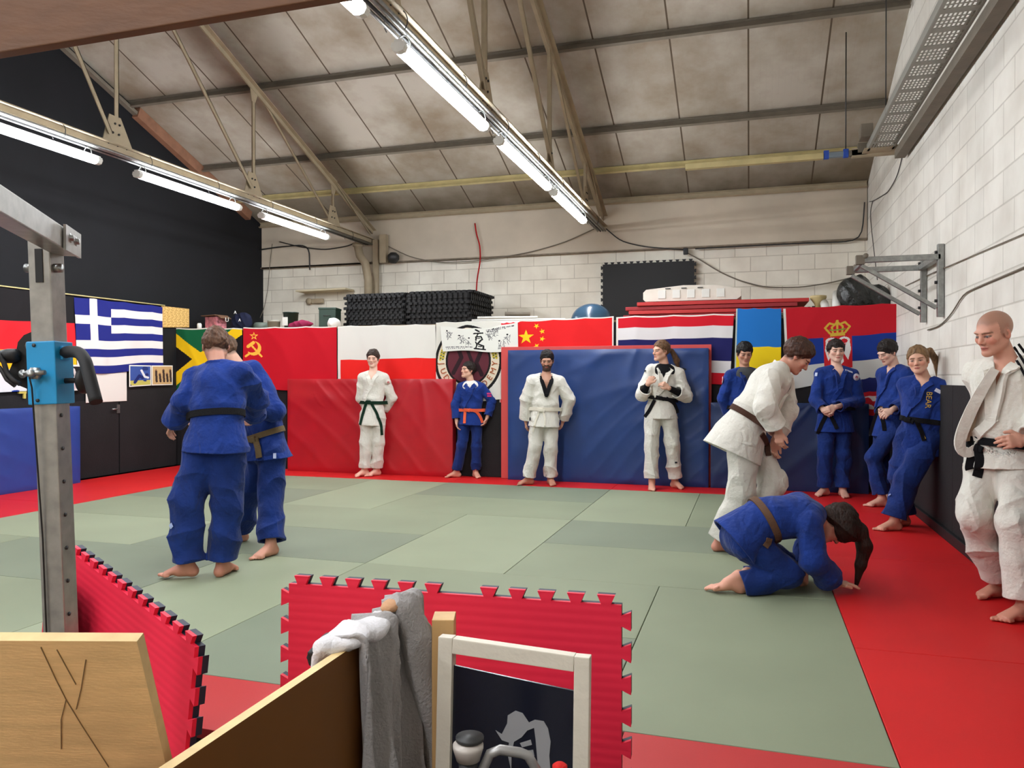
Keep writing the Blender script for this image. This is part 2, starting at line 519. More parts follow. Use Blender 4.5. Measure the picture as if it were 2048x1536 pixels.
def foot(s, an, td, sc=1.0, up=None, flat=True, side_sgn=1):
    """an = ankle joint about 8.5 cm above the sole, td toe direction"""
    up = A3(0, 0, 1) if up is None else up
    td = unit(td-up*np.dot(td, up)) if flat else unit(td)
    lat = np.cross(up, td)*side_sgn      # towards the big toe
    so = an-up*0.085*sc
    s.ec(an+up*0.02, so-td*0.035*sc+up*0.035*sc, 0.036*sc, 0.034*sc, k=0.02)
    s.ec(so-td*0.035*sc+up*0.032*sc, so+td*0.05*sc+up*0.03*sc, 0.033*sc, 0.034*sc, 0.034*sc, 0.030*sc, side=lat, k=0.02)
    s.ec(an+td*0.02*sc-up*0.02*sc, so+td*0.135*sc+up*0.022*sc+lat*0.008*sc, 0.034*sc, 0.045*sc, 0.034*sc, 0.020*sc, side=lat, k=0.025)
    for i in range(5):
        o = 0.034-0.0175*i; r = 0.0125 if i == 0 else 0.0095-0.0006*i
        b = so+td*(0.142-0.007*i)*sc+lat*(o+0.004)*sc+up*0.014*sc
        s.ec(b, b+td*(0.040-0.004*i)*sc-up*0.003*sc, r*1.05*sc, r*sc, k=0.006)

def head(s, c, ax, sc=1.0, fem=False, fat=0.0):
    """skull, face and ears; ax rows are left, forward, up"""
    W = lambda x, y, z: c+(x*ax[0]+y*ax[1]+z*ax[2])*sc
    r = lambda *v: np.array(v)*sc
    E = lambda p, q, k=0.015, op='u': s.ell(W(*p), r(*q), ax, k=k*sc, op=op)
    E((0, -0.014, 0.036), (0.077, 0.098, 0.087), 0.02)
    E((0, 0.03, -0.03), (0.058+fat, 0.062, 0.080), 0.03)
    for g in (1, -1):
        s.ec(W(g*(0.052+fat), -0.005, -0.045), W(g*0.016, 0.072, -0.092), 0.020*sc, 0.017*sc, k=0.025)
        E((g*0.041, 0.062, -0.018), (0.023+fat, 0.024, 0.022), 0.02)
    E((0, 0.080, -0.092), (0.020, 0.017, 0.017), 0.018)
    E((0, 0.081, 0.028), (0.052, 0.016, 0.011), 0.018)
    for g in (1, -1): E((g*0.031, 0.103, 0.004), (0.020, 0.018, 0.012), 0.012, 's')
    s.ec(W(0, 0.088, 0.014), W(0, 0.110, -0.026), 0.0085*sc, 0.0115*sc, k=0.014)
    for g in (1, -1): E((g*0.012, 0.097, -0.031), (0.0085, 0.011, 0.008), 0.006)
    for g in (1, -1): E((g*0.031, 0.076, 0.003), (0.0150, 0.0135, 0.0125), 0.004)
    E((0, 0.088, -0.056), (0.024, 0.012, 0.0065), 0.006)
    E((0, 0.086, -0.068), (0.021, 0.012, 0.0070), 0.006)
    s.ec(W(-0.017, 0.101, -0.0615), W(0.017, 0.101, -0.0615), 0.0022*sc, 0.0022*sc, k=0.003, op='s')
    for g in (1, -1):
        E((g*0.079, -0.004, -0.006), (0.009, 0.020, 0.031), 0.008)
        E((g*0.087, 0.003, -0.002), (0.006, 0.009, 0.016), 0.006, 's')

def head_paint(P, C, c, ax, sc, skin, brow, lips=(176,98,88), beard=None, eye=(70,50,35), scalp=None):
    q = (P-c)@ax.T/sc
    skin = np.array(skin, float)
    eye_ = eye
    inh = (np.abs(q) < np.array([0.11, 0.13, 0.15])).all(1)
    def put(m, col, w=1.0):
        m = m & inh; C[m] = C[m]*(1-w)+np.array(col, float)*w
    for g in (1, -1):
        put((np.hypot(q[:, 0]-g*0.042, q[:, 2]+0.022) < 0.022) & (q[:, 1] > 0.04), skin*np.array([1.0, 0.82, 0.80]), 0.45)
    put((np.hypot(q[:, 0], q[:, 2]+0.026) < 0.013) & (q[:, 1] > 0.09), skin*np.array([1.0, 0.85, 0.83]), 0.5)
    put(np.abs(q[:, 0]) > 0.076, skin*np.array([1.0, 0.8, 0.78]), 0.5)
    if scalp is not None:
        zl = np.where(q[:, 1] > -0.01, -0.030+1.16*q[:, 1], -0.058+0.22*q[:, 1]); zl = np.where((q[:, 1] > 0.03), np.maximum(zl, 0.052), zl)
        zl = np.where((np.abs(q[:, 0]) > 0.058) & (q[:, 1] > 0.0) & (q[:, 1] < 0.03), zl-0.012, zl)
        wgt = np.clip((q[:, 2]-zl+0.004*nz(q, 150.0, 3))/0.022, 0, 1)*scalp[1]*inh*(np.abs(q[:, 0]) < 0.084)
        C[:] = C*(1-wgt[:, None])+np.array(scalp[0], float)*wgt[:, None]
    if beard is not None:
        m = (q[:, 2] < -0.030-0.4*np.clip(0.06-q[:, 1], 0, 1)*0.3) & (q[:, 1] > 0.0) & ~((np.abs(q[:, 0]) < 0.013) & (q[:, 2] > -0.04)) & (q[:, 2] > -0.125)
        m &= ~((np.abs(q[:, 0]) > 0.03) & (q[:, 2] > -0.045+0.3*(np.abs(q[:, 0])-0.03)*-1) & (q[:, 1] > 0.05))
        put(m, beard[0], beard[1])
    put((((q[:, 0]/0.024)**2+((q[:, 2]+0.0615)/0.0105)**2) < 1) & (q[:, 1] > 0.07), lips, 0.8)
    put((np.abs(q[:, 2]+0.0615) < 0.0018) & (np.abs(q[:, 0]) < 0.021) & (q[:, 1] > 0.07), (90,40,38), 0.8)
    for g in (1, -1):
        dx = q[:, 0]-g*0.032
        put((np.abs(q[:, 2]-(0.0235-np.abs(dx)*0.12)) < 0.0042) & (np.abs(dx) < 0.021) & (q[:, 1] > 0.05), brow, 0.85)
        el = ((dx/0.0150)**2+((q[:, 2]-0.003)/0.0062)**2)
        put((el < 1.9) & (q[:, 1] > 0.05), skin*0.72, 0.6); put((el < 1.2) & (q[:, 2] > 0.001) & (q[:, 1] > 0.055), (52,34,28), 0.8)
        put((el < 0.55) & (q[:, 1] > 0.055), (150,130,120), 0.9)
        put((np.hypot(dx, q[:, 2]-0.003) < 0.0058) & (el < 1.0) & (q[:, 1] > 0.055), eye, 1)
        put((np.hypot(dx, q[:, 2]-0.003) < 0.0026) & (q[:, 1] > 0.055), (12,10,10), 1)
        put((np.hypot(q[:, 0]-g*0.0085, q[:, 2]+0.036) < 0.0042) & (q[:, 1] > 0.085), (70,35,30), 0.7)

def person(label, f, L, cell=0.006):
    """f: pose and clothes; L: pixel joints of this person (px, py, extra depth)"""
    D = f['D']; sc = f.get('sc', 1.0)
    j = {}
    for k, v in L.items():
        if k.startswith('g_'): continue
        j[k] = at(v[0], v[1], D+(v[2] if len(v) > 2 else 0.0))
    pel, wai, nk = j['pelvis'], j['waist'], j['neck']
    hn = np.linalg.norm(j['head']-nk)
    if hn > 0.172*sc and not f.get('nofix'): nk = j['neck'] = nk+(j['head']-nk)*(1-0.172*sc/hn)
    up = unit(nk-pel); ty = R_(f['yaw'])
    fr = A3(math.sin(ty), -math.cos(ty), 0) if 'front' not in f else A3(*f['front']); fr = unit(fr-up*np.dot(fr, up)); sd = np.cross(up, fr)   # sd: the person's own left
    upc = unit(nk-wai); frc = unit(fr-upc*np.dot(fr, upc)); sdc = np.cross(upc, frc)
    upl = unit(wai-pel)
    sw = f.get('sw', 0.175)*sc
    for g, s_ in (('l', 1), ('r', -1)):
        if 'sh_'+g not in j: j['sh_'+g] = nk+sdc*s_*sw-upc*0.080*sc
        if 'hip_'+g not in j: j['hip_'+g] = pel+sd*s_*0.088*sc-upl*0.02
        if 'g_'+g in L:
            gp = L['g_'+g]; gg = ground(gp[0], gp[1]); j['an_'+g] = gg+A3(0, 0, 0.085*sc+(gp[2] if len(gp) > 2 else 0))
    if 'g_l' in L and 'g_r' in L and not f.get('nofix'):
        dm = (j['an_l'][1]+j['an_r'][1])/2
        for g in 'lr':
            a = j['an_'+g]; nd = a[1]-dm+D; j['an_'+g] = A3(a[0]*nd/a[1], nd, a[2])
    base = A3(np.mean([j['an_l'][0], j['an_r'][0]]), np.mean([j['an_l'][1], j['an_r'][1]]), 0)
    wide = f.get('wide', 1.0)*sc; skin = f.get('skin', (214,160,132))
    hax = head_axes(*f['head']); hs = f.get('hs', 1.0)*sc; hc = j['head']
    chest = wai*0.35+nk*0.65
    # ---------------- body, one continuous surface
    b = SDF()
    b.ec(pel, wai, 0.130*wide, 0.116*wide, 0.092*wide, 0.082*wide, side=sd, k=0.04)
    b.ec(wai, nk-upc*0.10*sc, 0.116*wide, 0.146*wide, 0.082*wide, 0.098*wide, side=sdc, k=0.05)
    nb = hc-hax[2]*0.055*hs-hax[1]*0.022*hs
    b.ec(nk-upc*0.05*sc, nb, 0.058*sc, 0.050*sc, k=0.03)
    for g, s_ in (('l', 1), ('r', -1)):
        sh, el, wr = j['sh_'+g], j['el_'+g], j['wr_'+g]
        b.ec(nk-upc*0.055*sc, sh-upc*0.012*sc, 0.045*sc, 0.046*sc, k=0.035)
        b.ec(sh, el, 0.042*sc, 0.035*sc, k=0.03)
        b.ec(el, wr, 0.037*sc, 0.026*sc, k=0.02)
        b.ec(j['hip_'+g], j['kn_'+g], 0.068*sc, 0.050*sc, k=0.03)
        b.ec(j['kn_'+g], j['an_'+g], 0.050*sc, 0.035*sc, k=0.03)
        ht = f.get('hand_'+g, {})
        if ht is not None:
            hd = unit(wr-el) if 'd' not in ht else unit(A3(*ht['d']))
            hn = A3(*ht['n']) if 'n' in ht else (sdc*(-s_))
            # thumb side: forwards for a hanging arm
            hn_ = unit(hn-hd*np.dot(hn, hd)); sg = ht.get('sgn', 1 if np.dot(np.cross(hd, hn_), frc) > 0 else -1)
            hand(b, wr, hd, hn, sg, ht.get('curl', 0.45), 0.97*sc, thumb=ht.get('thumb', 0.6))
        ft = f.get('foot_'+g)
        if isinstance(ft, dict): foot(b, j['an_'+g], A3(*ft['d']), sc*0.98, up=A3(*ft['up']), flat=False, side_sgn=s_*-1)
        else:
            a = R_(ft if ft is not None else f['yaw']); foot(b, j['an_'+g], A3(math.sin(a), -math.cos(a), 0), sc*0.98, side_sgn=-s_)
    head(b, hc, hax, hs, fat=f.get('fat', 0.0))
    if not f.get('nofloor'): b.plane((0, 0, 0.001), (0, 0, -1), k=0.003)
    P, Q = b.mesh(cell)
    C = np.tile(np.array(skin, float), (len(P), 1))
    C += (nz(P, 30, 1)*5)[:, None]
    ah = np.minimum(np.linalg.norm(P-j['an_l'], axis=1), np.linalg.norm(P-j['an_r'], axis=1)) < 0.26
    C[ah] = C[ah]*np.array([1.0, 0.93, 0.92])
    head_paint(P, C, hc, hax, hs, skin, f.get('brow', (70,48,36)), scalp=f.get('scalp', (f.get('hair', (45,32,24)), 0.8)), beard=f.get('beard'), eye=f.get('eye', (70,50,35)), lips=f.get('lips', (182,104,94)))
    root = thing('person', label, 'person', to_world(base), YAW, group=None)
    def put(name, P, Q, mat, C=None):
        me = make_mesh(name, P-base, Q)
        if C is not None: add_col(me, P, C)
        return link(name, me, mat, root, smooth=True)
    put('body', P, Q, SKIN, C)
    blue = f['gi'] == 'blue'
    jm, tm = (GI_BLUE, TR_BLUE) if blue else (GI_WHITE, TR_WHITE)
    w_, sl = wide*f.get('loose', 1.0), f.get('sleeve', 1.0)*sc
    # ---------------- trousers
    t = SDF(); kk = 0.03
    t.ec(pel+upl*0.02, pel+upl*0.10, 0.158*w_, 0.150*w_, 0.118*w_, 0.108*w_, side=sd, k=0.04)
    hem = {}
    for g, s_ in (('l', 1), ('r', -1)):
        hp, kn, an = j['hip_'+g], j['kn_'+g], j['an_'+g]; fl = f.get('flare', 1.0)*sc
        hm = kn+(an-kn)*f.get('hem_'+g, f.get('hem', 0.88)); hem[g] = hm
        t.ec(hp, kn, 0.100*fl, 0.083*fl, k=kk, wr=(0.055, 26, 1.0+s_+D))
        t.ec(kn, hm, 0.082*fl, 0.086*fl, flat=True, k=0.03, wr=(0.075, 30, 2.0+s_+D))
    for g in 'lr':
        kn, hm = j['kn_'+g], hem[g]; dv = unit(hm-kn); fl = f.get('flare', 1.0)*sc
        t.ec(hm-dv*0.06, hm+dv*0.03, 0.058*fl, 0.072*fl, flat=True, k=0.003, op='s')
    if not f.get('nofloor'): t.plane((0, 0, 0.006), (0, 0, -1), k=0.003)
    P, Q = t.mesh(cell); put('trousers', P, Q, tm)
    # ---------------- jacket
    c_ = SDF()
    ski = f.get('skirt', 0.22)*sc
    sdir = unit(pel-wai) if 'skirt_dir' not in f else unit(A3(*f['skirt_dir']))
    c_.ec(wai, nk-upc*0.145*sc, 0.148*w_, 0.172*w_, 0.116*w_, 0.118*w_, side=sdc, k=0.04, wr=(0.045, 24, 3.0+D))
    c_.ec(wai+upc*0.05*sc, wai, 0.160*w_, 0.146*w_, 0.126*w_, 0.112*w_, side=sdc, k=0.02, wr=(0.04, 40, 1.0+D))
    c_.ec(wai, wai+sdir*ski, 0.148*w_, 0.195*w_*f.get('skw', 1), 0.114*w_, 0.158*w_*f.get('skd', 1), side=sd, flat=True, k=0.015, wr=(0.03, 12, 5.0+D))
    cuffs = {}
    for g, s_ in (('l', 1), ('r', -1)):
        sh, el, wr = j['sh_'+g], j['el_'+g], j['wr_'+g]
        c_.ec(nk-upc*0.036*sc+sdc*s_*0.030*sc, sh+upc*0.002, 0.064*sc, 0.064*sc, k=0.045)
        c_.ec(sh+(el-sh)*0.04, el, 0.064*sl, 0.068*sl, k=0.022, wr=(0.065, 34, 7.0+s_+D))
        cf = el+(wr-el)*f.get('cuff_'+g, f.get('cuff', 0.78)); cuffs[g] = cf
        c_.ec(el, cf, 0.066*sl, 0.067*sl, flat=True, k=0.02, wr=(0.065, 38, 9.0+s_+D))
    for g in 'lr':
        dv = unit(cuffs[g]-j['el_'+g]); cf = cuffs[g]
        c_.ec(cf-dv*0.05, cf+dv*0.03, 0.046*sl, 0.055*sl, flat=True, k=0.003, op='s')
    c_.ec(wai+sdir*(ski-0.10), wai+sdir*(ski+0.05), 0.150*w_, 0.188*w_*f.get('skw', 1), 0.118*w_, 0.150*w_*f.get('skd', 1), side=sd, flat=True, k=0.003, op='s')
    H0 = np.linalg.norm(nk-wai); vd = f.get('vdeep', 0.17)*sc; vw = f.get('vwide', 0.06)*sc; hv = H0-0.06*sc-vd
    def vneck(P):
        q = P-wai; h = q@upc; s_ = q@sdc; fz = q@frc
        half = np.clip((h-hv)/(vd+0.001), 0, 1.02)*vw
        return np.maximum(np.maximum(np.abs(s_)-half, -fz+0.02), hv-h)
    c_.cut(vneck, 0.004)
    c_.ec(nk-upc*0.05*sc, nk+upc*0.10*sc+frc*0.02, 0.052*sc, 0.072*sc, k=0.006, op='s')
    P, Q = c_.mesh(cell)
    put('jacket', P, Q, jm)
    # ---------------- undershirt seen in the opening
    if f.get('shirt'):
        u = SDF()
        u.ec(wai+upc*0.05, nk-upc*0.085*sc, 0.134*wide, 0.164*wide, 0.098*wide, 0.108*wide, side=sdc, k=0.05)
        u.ec(nk-upc*0.07*sc, nk-upc*0.015*sc, 0.060*sc, 0.060*sc, 0.058*sc, 0.058*sc, side=sdc, k=0.03, flat=True)
        if f.get('longshirt'):
            for g in 'lr': u.ec(j['el_'+g], j['el_'+g]+(j['wr_'+g]-j['el_'+g])*0.95, 0.047*sc, 0.034*sc, k=0.01, flat=True)
        P, Q = u.mesh(cell); put('undershirt', P, Q, cloth(f['shirt']))
    # ---------------- lapels
    def proj(pts, zoff=0.0):
        P0 = np.array([wai+sdc*a+upc*h+frc*0.4 for a, h in pts])
        X, hit = c_.trace(P0, np.tile(-frc, (len(P0), 1)), 0.75)
        return X, c_.grad(X)
    lw = f.get('lapw', 0.048)*sc
    if f.get('lapel', True):
        bm = bmesh.new()
        x = f.get('cross', 1)
        back = [nk-frc*0.068*sc*math.cos(a)+sdc*0.070*sc*math.sin(a)-upc*(0.045-0.03*math.cos(a))*sc for a in np.linspace(-1.25, 1.25, 9)]
        for s_ in (1, -1):
            if s_ == x and not f.get('lapstop'): path = [(0.072, H0-0.045), (vw*0.92, H0-0.075*sc), (vw*0.5, hv+vd*0.5), (0.0, hv-0.01), (-0.05, hv-0.08), (-0.085, 0.02)]
            else: path = [(0.072, H0-0.045), (vw*0.92, H0-0.075*sc), (vw*0.5, hv+vd*0.5), (0.004, hv), (-0.01, hv-0.02)]
            pts = resample([(a*s_, h) for a, h in path], 22)
            X, N = proj(pts)
            if s_ == x: X = X+N*0.003
            strip(bm, X-base, N, lw, 0.013)
        Nb = [unit((p-nk)-upc*np.dot(p-nk, upc)) for p in back]
        strip(bm, np.array(back)-base, Nb, lw, 0.013)
        obj('lapel', bm, jm if not f.get('lapcol') else cloth(f['lapcol']), root)
    # ---------------- belt
    both = SDF(); both.p = c_.p+t.p
    class Two:                                          # nearer of jacket and trousers
        def val(self, P): return np.minimum(c_.val(P), t.val(P))
        grad = SDF.grad; trace = SDF.trace
    two = Two(); two.grad = lambda P, e=0.004: SDF.grad(two, P, e); two.trace = lambda *a, **k: SDF.trace(two, *a, **k)
    def hit(px, py, dflt=None, sh=None):
        o = A3(0, 0, EYE); X, h = (sh or two).trace(np.array([at(px, py, D-1.0)]), np.array([unit(at(px, py, 1.0)-o)]), 2.0)
        if h[0]: return X[0], (sh or two).grad(X)[0]
        return (dflt if dflt is not None else at(px, py, D)), A3(0, -1, 0)
    if f.get('belt'):
        bc = cloth(f['belt']); bt = unit(f.get('belt_up', upc)) if 'belt_up' not in f else unit(A3(*f['belt_up']))
        s1 = unit(sdc-bt*np.dot(sdc, bt)); f1 = np.cross(s1, bt)
        if np.dot(f1, frc) < 0: f1 = -f1
        n = 56; th = np.linspace(0, 2*PI, n, endpoint=False)
        ds = np.cos(th)[:, None]*s1+np.sin(th)[:, None]*f1; wc = wai+bt*f.get('belt_off', 0.0)
        X, h = c_.trace(wc+ds*0.36, -ds, 0.34)
        rr = np.linalg.norm(X-wc, axis=1); rr = np.minimum(rr, 0.21*wide)
        for _ in range(3): rr = (np.roll(rr, 1)+2*rr+np.roll(rr, -1))/4
        bm = bmesh.new(); bw = 0.043*sc; rings = []
        for i in range(n):
            a = wc+ds[i]*(rr[i]-0.012)-base; o = wc+ds[i]*(rr[i]+0.009)-base
            rings.append([bm.verts.new(a+bt*bw/2), bm.verts.new(o+bt*bw/2), bm.verts.new(o-bt*bw/2), bm.verts.new(a-bt*bw/2)])
        for i in range(n):
            A, B = rings[i], rings[(i+1) % n]
            for k in range(4): bm.faces.new((A[k], A[(k+1) % 4], B[(k+1) % 4], B[k]))
        if f.get('knot') is not None:
            X, N = hit(*f['knot']); X = X+N*0.010
            q = Matrix([list(v) for v in head_axes(0, 0)]).transposed()
            sx = unit(np.cross(bt, N)); rot = Matrix([sx, N, bt]).transposed()
            box(bm, Vector(X-base), (0.058*sc, 0.030*sc, 0.046*sc), rot=rot, bev=0.010)
            bar(bm, Vector(X-base-sx*0.05*sc+bt*0.012), Vector(X-base+sx*0.05*sc-bt*0.012), 0.016, 0.036*sc, up=Vector(bt), bev=0.004)
        obj('belt', bm, bc, root)
        for ti, tl in enumerate(f.get('tails', [])):
            bm = bmesh.new(); pts = resample(tl, 14); XX = []; NN = []; last = None
            for a_, b_ in pts:
                X, N = hit(a_, b_, None if last is None else at(a_, b_, last[1]))
                if last is not None and abs(X[1]-last[1]) > 0.06: X = at(a_, b_, last[1]+(0.02 if X[1] > last[1] else -0.02))
                last = X; XX.append(X+N*0.008); NN.append(N*0.3+A3(0, -0.7, 0))
            strip(bm, np.array(XX)-base, NN, f.get('tailw', 0.040)*sc, 0.006)
            obj('belt_tail', bm, bc, root)
    # ---------------- marks on the cloth
    for mk in f.get('marks', []):
        bm = bmesh.new(); X, N = hit(mk['p'][0], mk['p'][1])
        vup = A3(0, 0, 1); ux = unit(np.cross(A3(0, 1, 0) if abs(N[2]) > 0.9 else vup, N)); uy = np.cross(N, ux)
        a = R_(mk.get('rot', 0)); ux, uy = ux*math.cos(a)+uy*math.sin(a), uy*math.cos(a)-ux*math.sin(a)
        mt = Matrix.Translation(Vector(X-base+N*0.005)) @ Matrix([list(ux), list(uy), list(N)]).transposed().to_4x4()
        if mk.get('disc'):
            lathe(bm, [(0.0005, 0), (mk['disc'], 0), (mk['disc'], 0.003), (0.0005, 0.004)], n=20)
            bmesh.ops.transform(bm, matrix=mt, verts=bm.verts[:])
        if mk.get('rect'):
            w, h = mk['rect']; prism(bm, [(-w/2, -h/2), (w/2, -h/2), (w/2, h/2), (-w/2, h/2)], 0.003, mt)
        o = obj('badge', bm, cloth(mk['c']), root)
        if mk.get('inner'):
            bm = bmesh.new(); mt2 = mt @ Matrix.Translation((0, 0, 0.005))
            if isinstance(mk['inner'], str): text_bm(bm, mk['inner'], mk['size'], mt2, 0.001)
            else:
                for pl in mk['inner']: prism(bm, pl, 0.002, mt2)
            obj('emblem', bm, cloth(mk['ic']), o)
    # ---------------- hair
    hm = hair_mat(f.get('hair', (45,32,24))); hst = f.get('style', 'short')
    if hst:
        h = SDF(); W = lambda x, y, z: hc+(x*hax[0]+y*hax[1]+z*hax[2])*hs
        tk0 = f.get('hthick', 0.012)
        def rough(P):
            q = (P-hc)@hax.T/hs
            zz = q[:, 2]-np.where(q[:, 1] > -0.01, -0.036+1.12*q[:, 1], -0.048+0.35*q[:, 1])
            tk = (tk0*(0.25+0.75*np.clip(zz/0.055, 0, 1)))[:, None]*np.ones(3)+0.0015
            k0 = np.sqrt(((q-np.array([0, -0.016, 0.038]))**2/(np.array([0.078, 0.099, 0.090])+tk)**2).sum(1))
            return ((k0-1)*0.085+f.get('hrough', 0.0045)*nz(P, 70, 2)+0.003*nz(P, 150, 5))*hs
        h.add(rough, 0.0, 'u', W(0, -0.01, 0.035), 0.135*hs)
        hl = f.get('hline', 0.0)
        def line(P):
            q = (P-hc)@hax.T/hs
            z0 = np.where(q[:, 1] > -0.01, -0.040+hl+1.16*q[:, 1], -0.0536+0.22*q[:, 1]+hl)
            z0 = np.maximum(z0, -0.085)
            z0 = z0+np.where((np.abs(q[:, 0]) > 0.060) & (q[:, 1] > -0.030) & (q[:, 1] < 0.028), 0.040, 0)
            if hst == 'fringe': z0 = np.where((q[:, 1] > 0.04) & (np.abs(q[:, 0]) < 0.060), 0.040+0.007*np.sin(q[:, 0]*110+1)+0.10*np.abs(q[:, 0]), z0)
            z0 = z0+0.005*nz(q, 110.0, 1.0)+0.003*nz(q, 260.0, 2.0)
            return (q[:, 2]-z0)*0.65*hs          # >0 keep
        h.cut(line, 0.004)
        if hst in ('pony', 'bun', 'kneel'):
            pts = f['pony']; r = f.get('pony_r', [0.028, 0.034, 0.026, 0.012])
            PP = [at(p[0], p[1], D+p[2]) for p in pts]
            for a, b_, r1, r2 in zip(PP, PP[1:], r, r[1:]):
                h.ec(a, b_, r1, r2, k=0.02, wr=(0.12, 20, 3.0))
        if f.get('locks'):
            for p in f['locks']:
                PP = [at(q[0], q[1], D+q[2]) for q in p['p']]
                for a, b_, r1, r2 in zip(PP, PP[1:], p['r'], p['r'][1:]): h.ec(a, b_, r1, r2, k=0.02, wr=(0.12, 20, 3.0))
        P, Q = h.mesh(min(cell, 0.005)); put('hair', P, Q, hm)
    if f.get('report', True):
        ln = lambda a, b_: round(float(np.linalg.norm(j[a]-j[b_])), 2)
        print('POSE', label[:34], 'torso', ln('pelvis', 'neck'), 'arms', ln('sh_l', 'el_l'), ln('el_l', 'wr_l'), ln('sh_r', 'el_r'), ln('el_r', 'wr_r'),
              'legs', ln('hip_l', 'kn_l'), ln('kn_l', 'an_l'), ln('hip_r', 'kn_r'), ln('kn_r', 'an_r'), 'top', round(float(hc[2]+0.12), 2), 'headneck', ln('head', 'neck'))
    return root, dict(j=j, jacket=c_, trousers=t, base=base, sd=sdc, fr=frc, up=upc, hit=hit, hax=hax, hc=hc)
# ============================================================ the hall
XL, XR, YB, YF = -8.5, 1.6, 12.1, -3.0
SHF = 9.78; SHZ = 2.07
RS, RZ = 0.37, 4.10
def roofz(y): return RZ+RS*(YB-y) if y > 4.5 else RZ+RS*(YB-4.5)-RS*(4.5-y)
def S(o): o['kind'] = 'structure'; return o

def brick_mat(name, c, mortar, scale, w=0.5, h=0.25, bump=0.35, axes='XZ', var=0.06, stain=None):
    m = bpy.data.materials.new(name); m.use_nodes = True; nt = m.node_tree; b = nt.nodes['Principled BSDF']
    b.inputs['Roughness'].default_value = 0.6; b.inputs['Specular IOR Level'].default_value = 0.35
    tc = nt.nodes.new('ShaderNodeTexCoord'); sp = nt.nodes.new('ShaderNodeSeparateXYZ'); cb = nt.nodes.new('ShaderNodeCombineXYZ')
    nt.links.new(tc.outputs['Object'], sp.inputs[0])
    nt.links.new(sp.outputs[axes[0]], cb.inputs[0]); nt.links.new(sp.outputs[axes[1]], cb.inputs[1])
    br = nt.nodes.new('ShaderNodeTexBrick'); br.inputs['Scale'].default_value = scale
    br.inputs['Brick Width'].default_value = w; br.inputs['Row Height'].default_value = h; br.inputs['Mortar Size'].default_value = 0.008
    br.inputs['Mortar Smooth'].default_value = 0.6; br.inputs['Bias'].default_value = -0.2
    L = lin(c)
    br.inputs['Color1'].default_value = tuple(v*(1+var) for v in L)+(1,); br.inputs['Color2'].default_value = tuple(v*(1-var) for v in L)+(1,)
    br.inputs['Mortar'].default_value = lin(mortar)+(1,)
    nt.links.new(cb.outputs[0], br.inputs['Vector'])
    n = nt.nodes.new('ShaderNodeTexNoise'); n.inputs['Scale'].default_value = 2.2; n.inputs['Detail'].default_value = 6
    nt.links.new(tc.outputs['Object'], n.inputs['Vector'])
    mx = nt.nodes.new('ShaderNodeMix'); mx.data_type = 'RGBA'; mx.blend_type = 'MULTIPLY'; mx.inputs[0].default_value = 1.0
    rp = nt.nodes.new('ShaderNodeValToRGB'); rp.color_ramp.elements[0].position = 0.3; rp.color_ramp.elements[0].color = (0.82,0.80,0.78,1) if not stain else stain+(1,); rp.color_ramp.elements[1].position = 0.62
    nt.links.new(n.outputs['Fac'], rp.inputs['Fac']); nt.links.new(br.outputs['Color'], mx.inputs[6]); nt.links.new(rp.outputs['Color'], mx.inputs[7])
    nt.links.new(mx.outputs[2], b.inputs['Base Color'])
    n2 = nt.nodes.new('ShaderNodeTexNoise'); n2.inputs['Scale'].default_value = 24; nt.links.new(tc.outputs['Object'], n2.inputs['Vector'])
    ad = nt.nodes.new('ShaderNodeMath'); ad.operation = 'MULTIPLY_ADD'; ad.inputs[1].default_value = 0.25
    iv = nt.nodes.new('ShaderNodeMath'); iv.operation = 'SUBTRACT'; iv.inputs[0].default_value = 1.0; nt.links.new(br.outputs['Fac'], iv.inputs[1])
    nt.links.new(n2.outputs['Fac'], ad.inputs[0]); nt.links.new(iv.outputs[0], ad.inputs[2])
    bp = nt.nodes.new('ShaderNodeBump'); bp.inputs['Strength'].default_value = bump; bp.inputs['Distance'].default_value = 0.02
    nt.links.new(ad.outputs[0], bp.inputs['Height']); nt.links.new(bp.outputs['Normal'], b.inputs['Normal'])
    return m
WHITEB = brick_mat('white_painted_block', (222,219,210), (198,194,184), 1.0, 0.45, 0.225, axes='YZ')
WHITEBX = brick_mat('cream_painted_block', (234,229,215), (206,199,184), 1.0, 0.45, 0.225, axes='XZ')
BLACKP = M('black_paint', (15,16,20), rough=0.75, var=(1.5, 0.22), bump=(14, 0.1), spec=0.3)
FOAMBLK = M('black_foam', (34,32,33), rough=0.75, bump=(80, 0.2), var=(3, 0.12), spec=0.25)
PANELW = M('cream_panel', (194,182,164), rough=0.7, var=(1.8, 0.10), bump=(5, 0.1))
STEEL = M('grey_painted_steel', (112,104,92), rough=0.6, bump=(30, 0.15), var=(6, 0.12), spec=0.3)
STEELP = M('pale_painted_steel', (164,150,126), rough=0.6, bump=(30, 0.15), var=(6, 0.10), spec=0.3)
STEELY = M('cream_painted_steel', (182,168,122), rough=0.6, bump=(30, 0.15), var=(6, 0.12), spec=0.3)
GALV = M('galvanised_steel', (150,152,150), rough=0.38, metal=0.85, var=(25, 0.2))
DARKM = M('dark_metal', (50,50,50), rough=0.5, metal=0.3)
WHITEPL = M('white_plastic', (220,220,214), rough=0.4)
BLACKPL = M('black_rubber', (18,18,20), rough=0.55)
WOODRAW = M('sawn_timber', (150,104,62), rough=0.7, bump=(40, 0.2), var=(18, 0.25), stretch=(1, 0.15, 1))
REDV = (200,28,32)
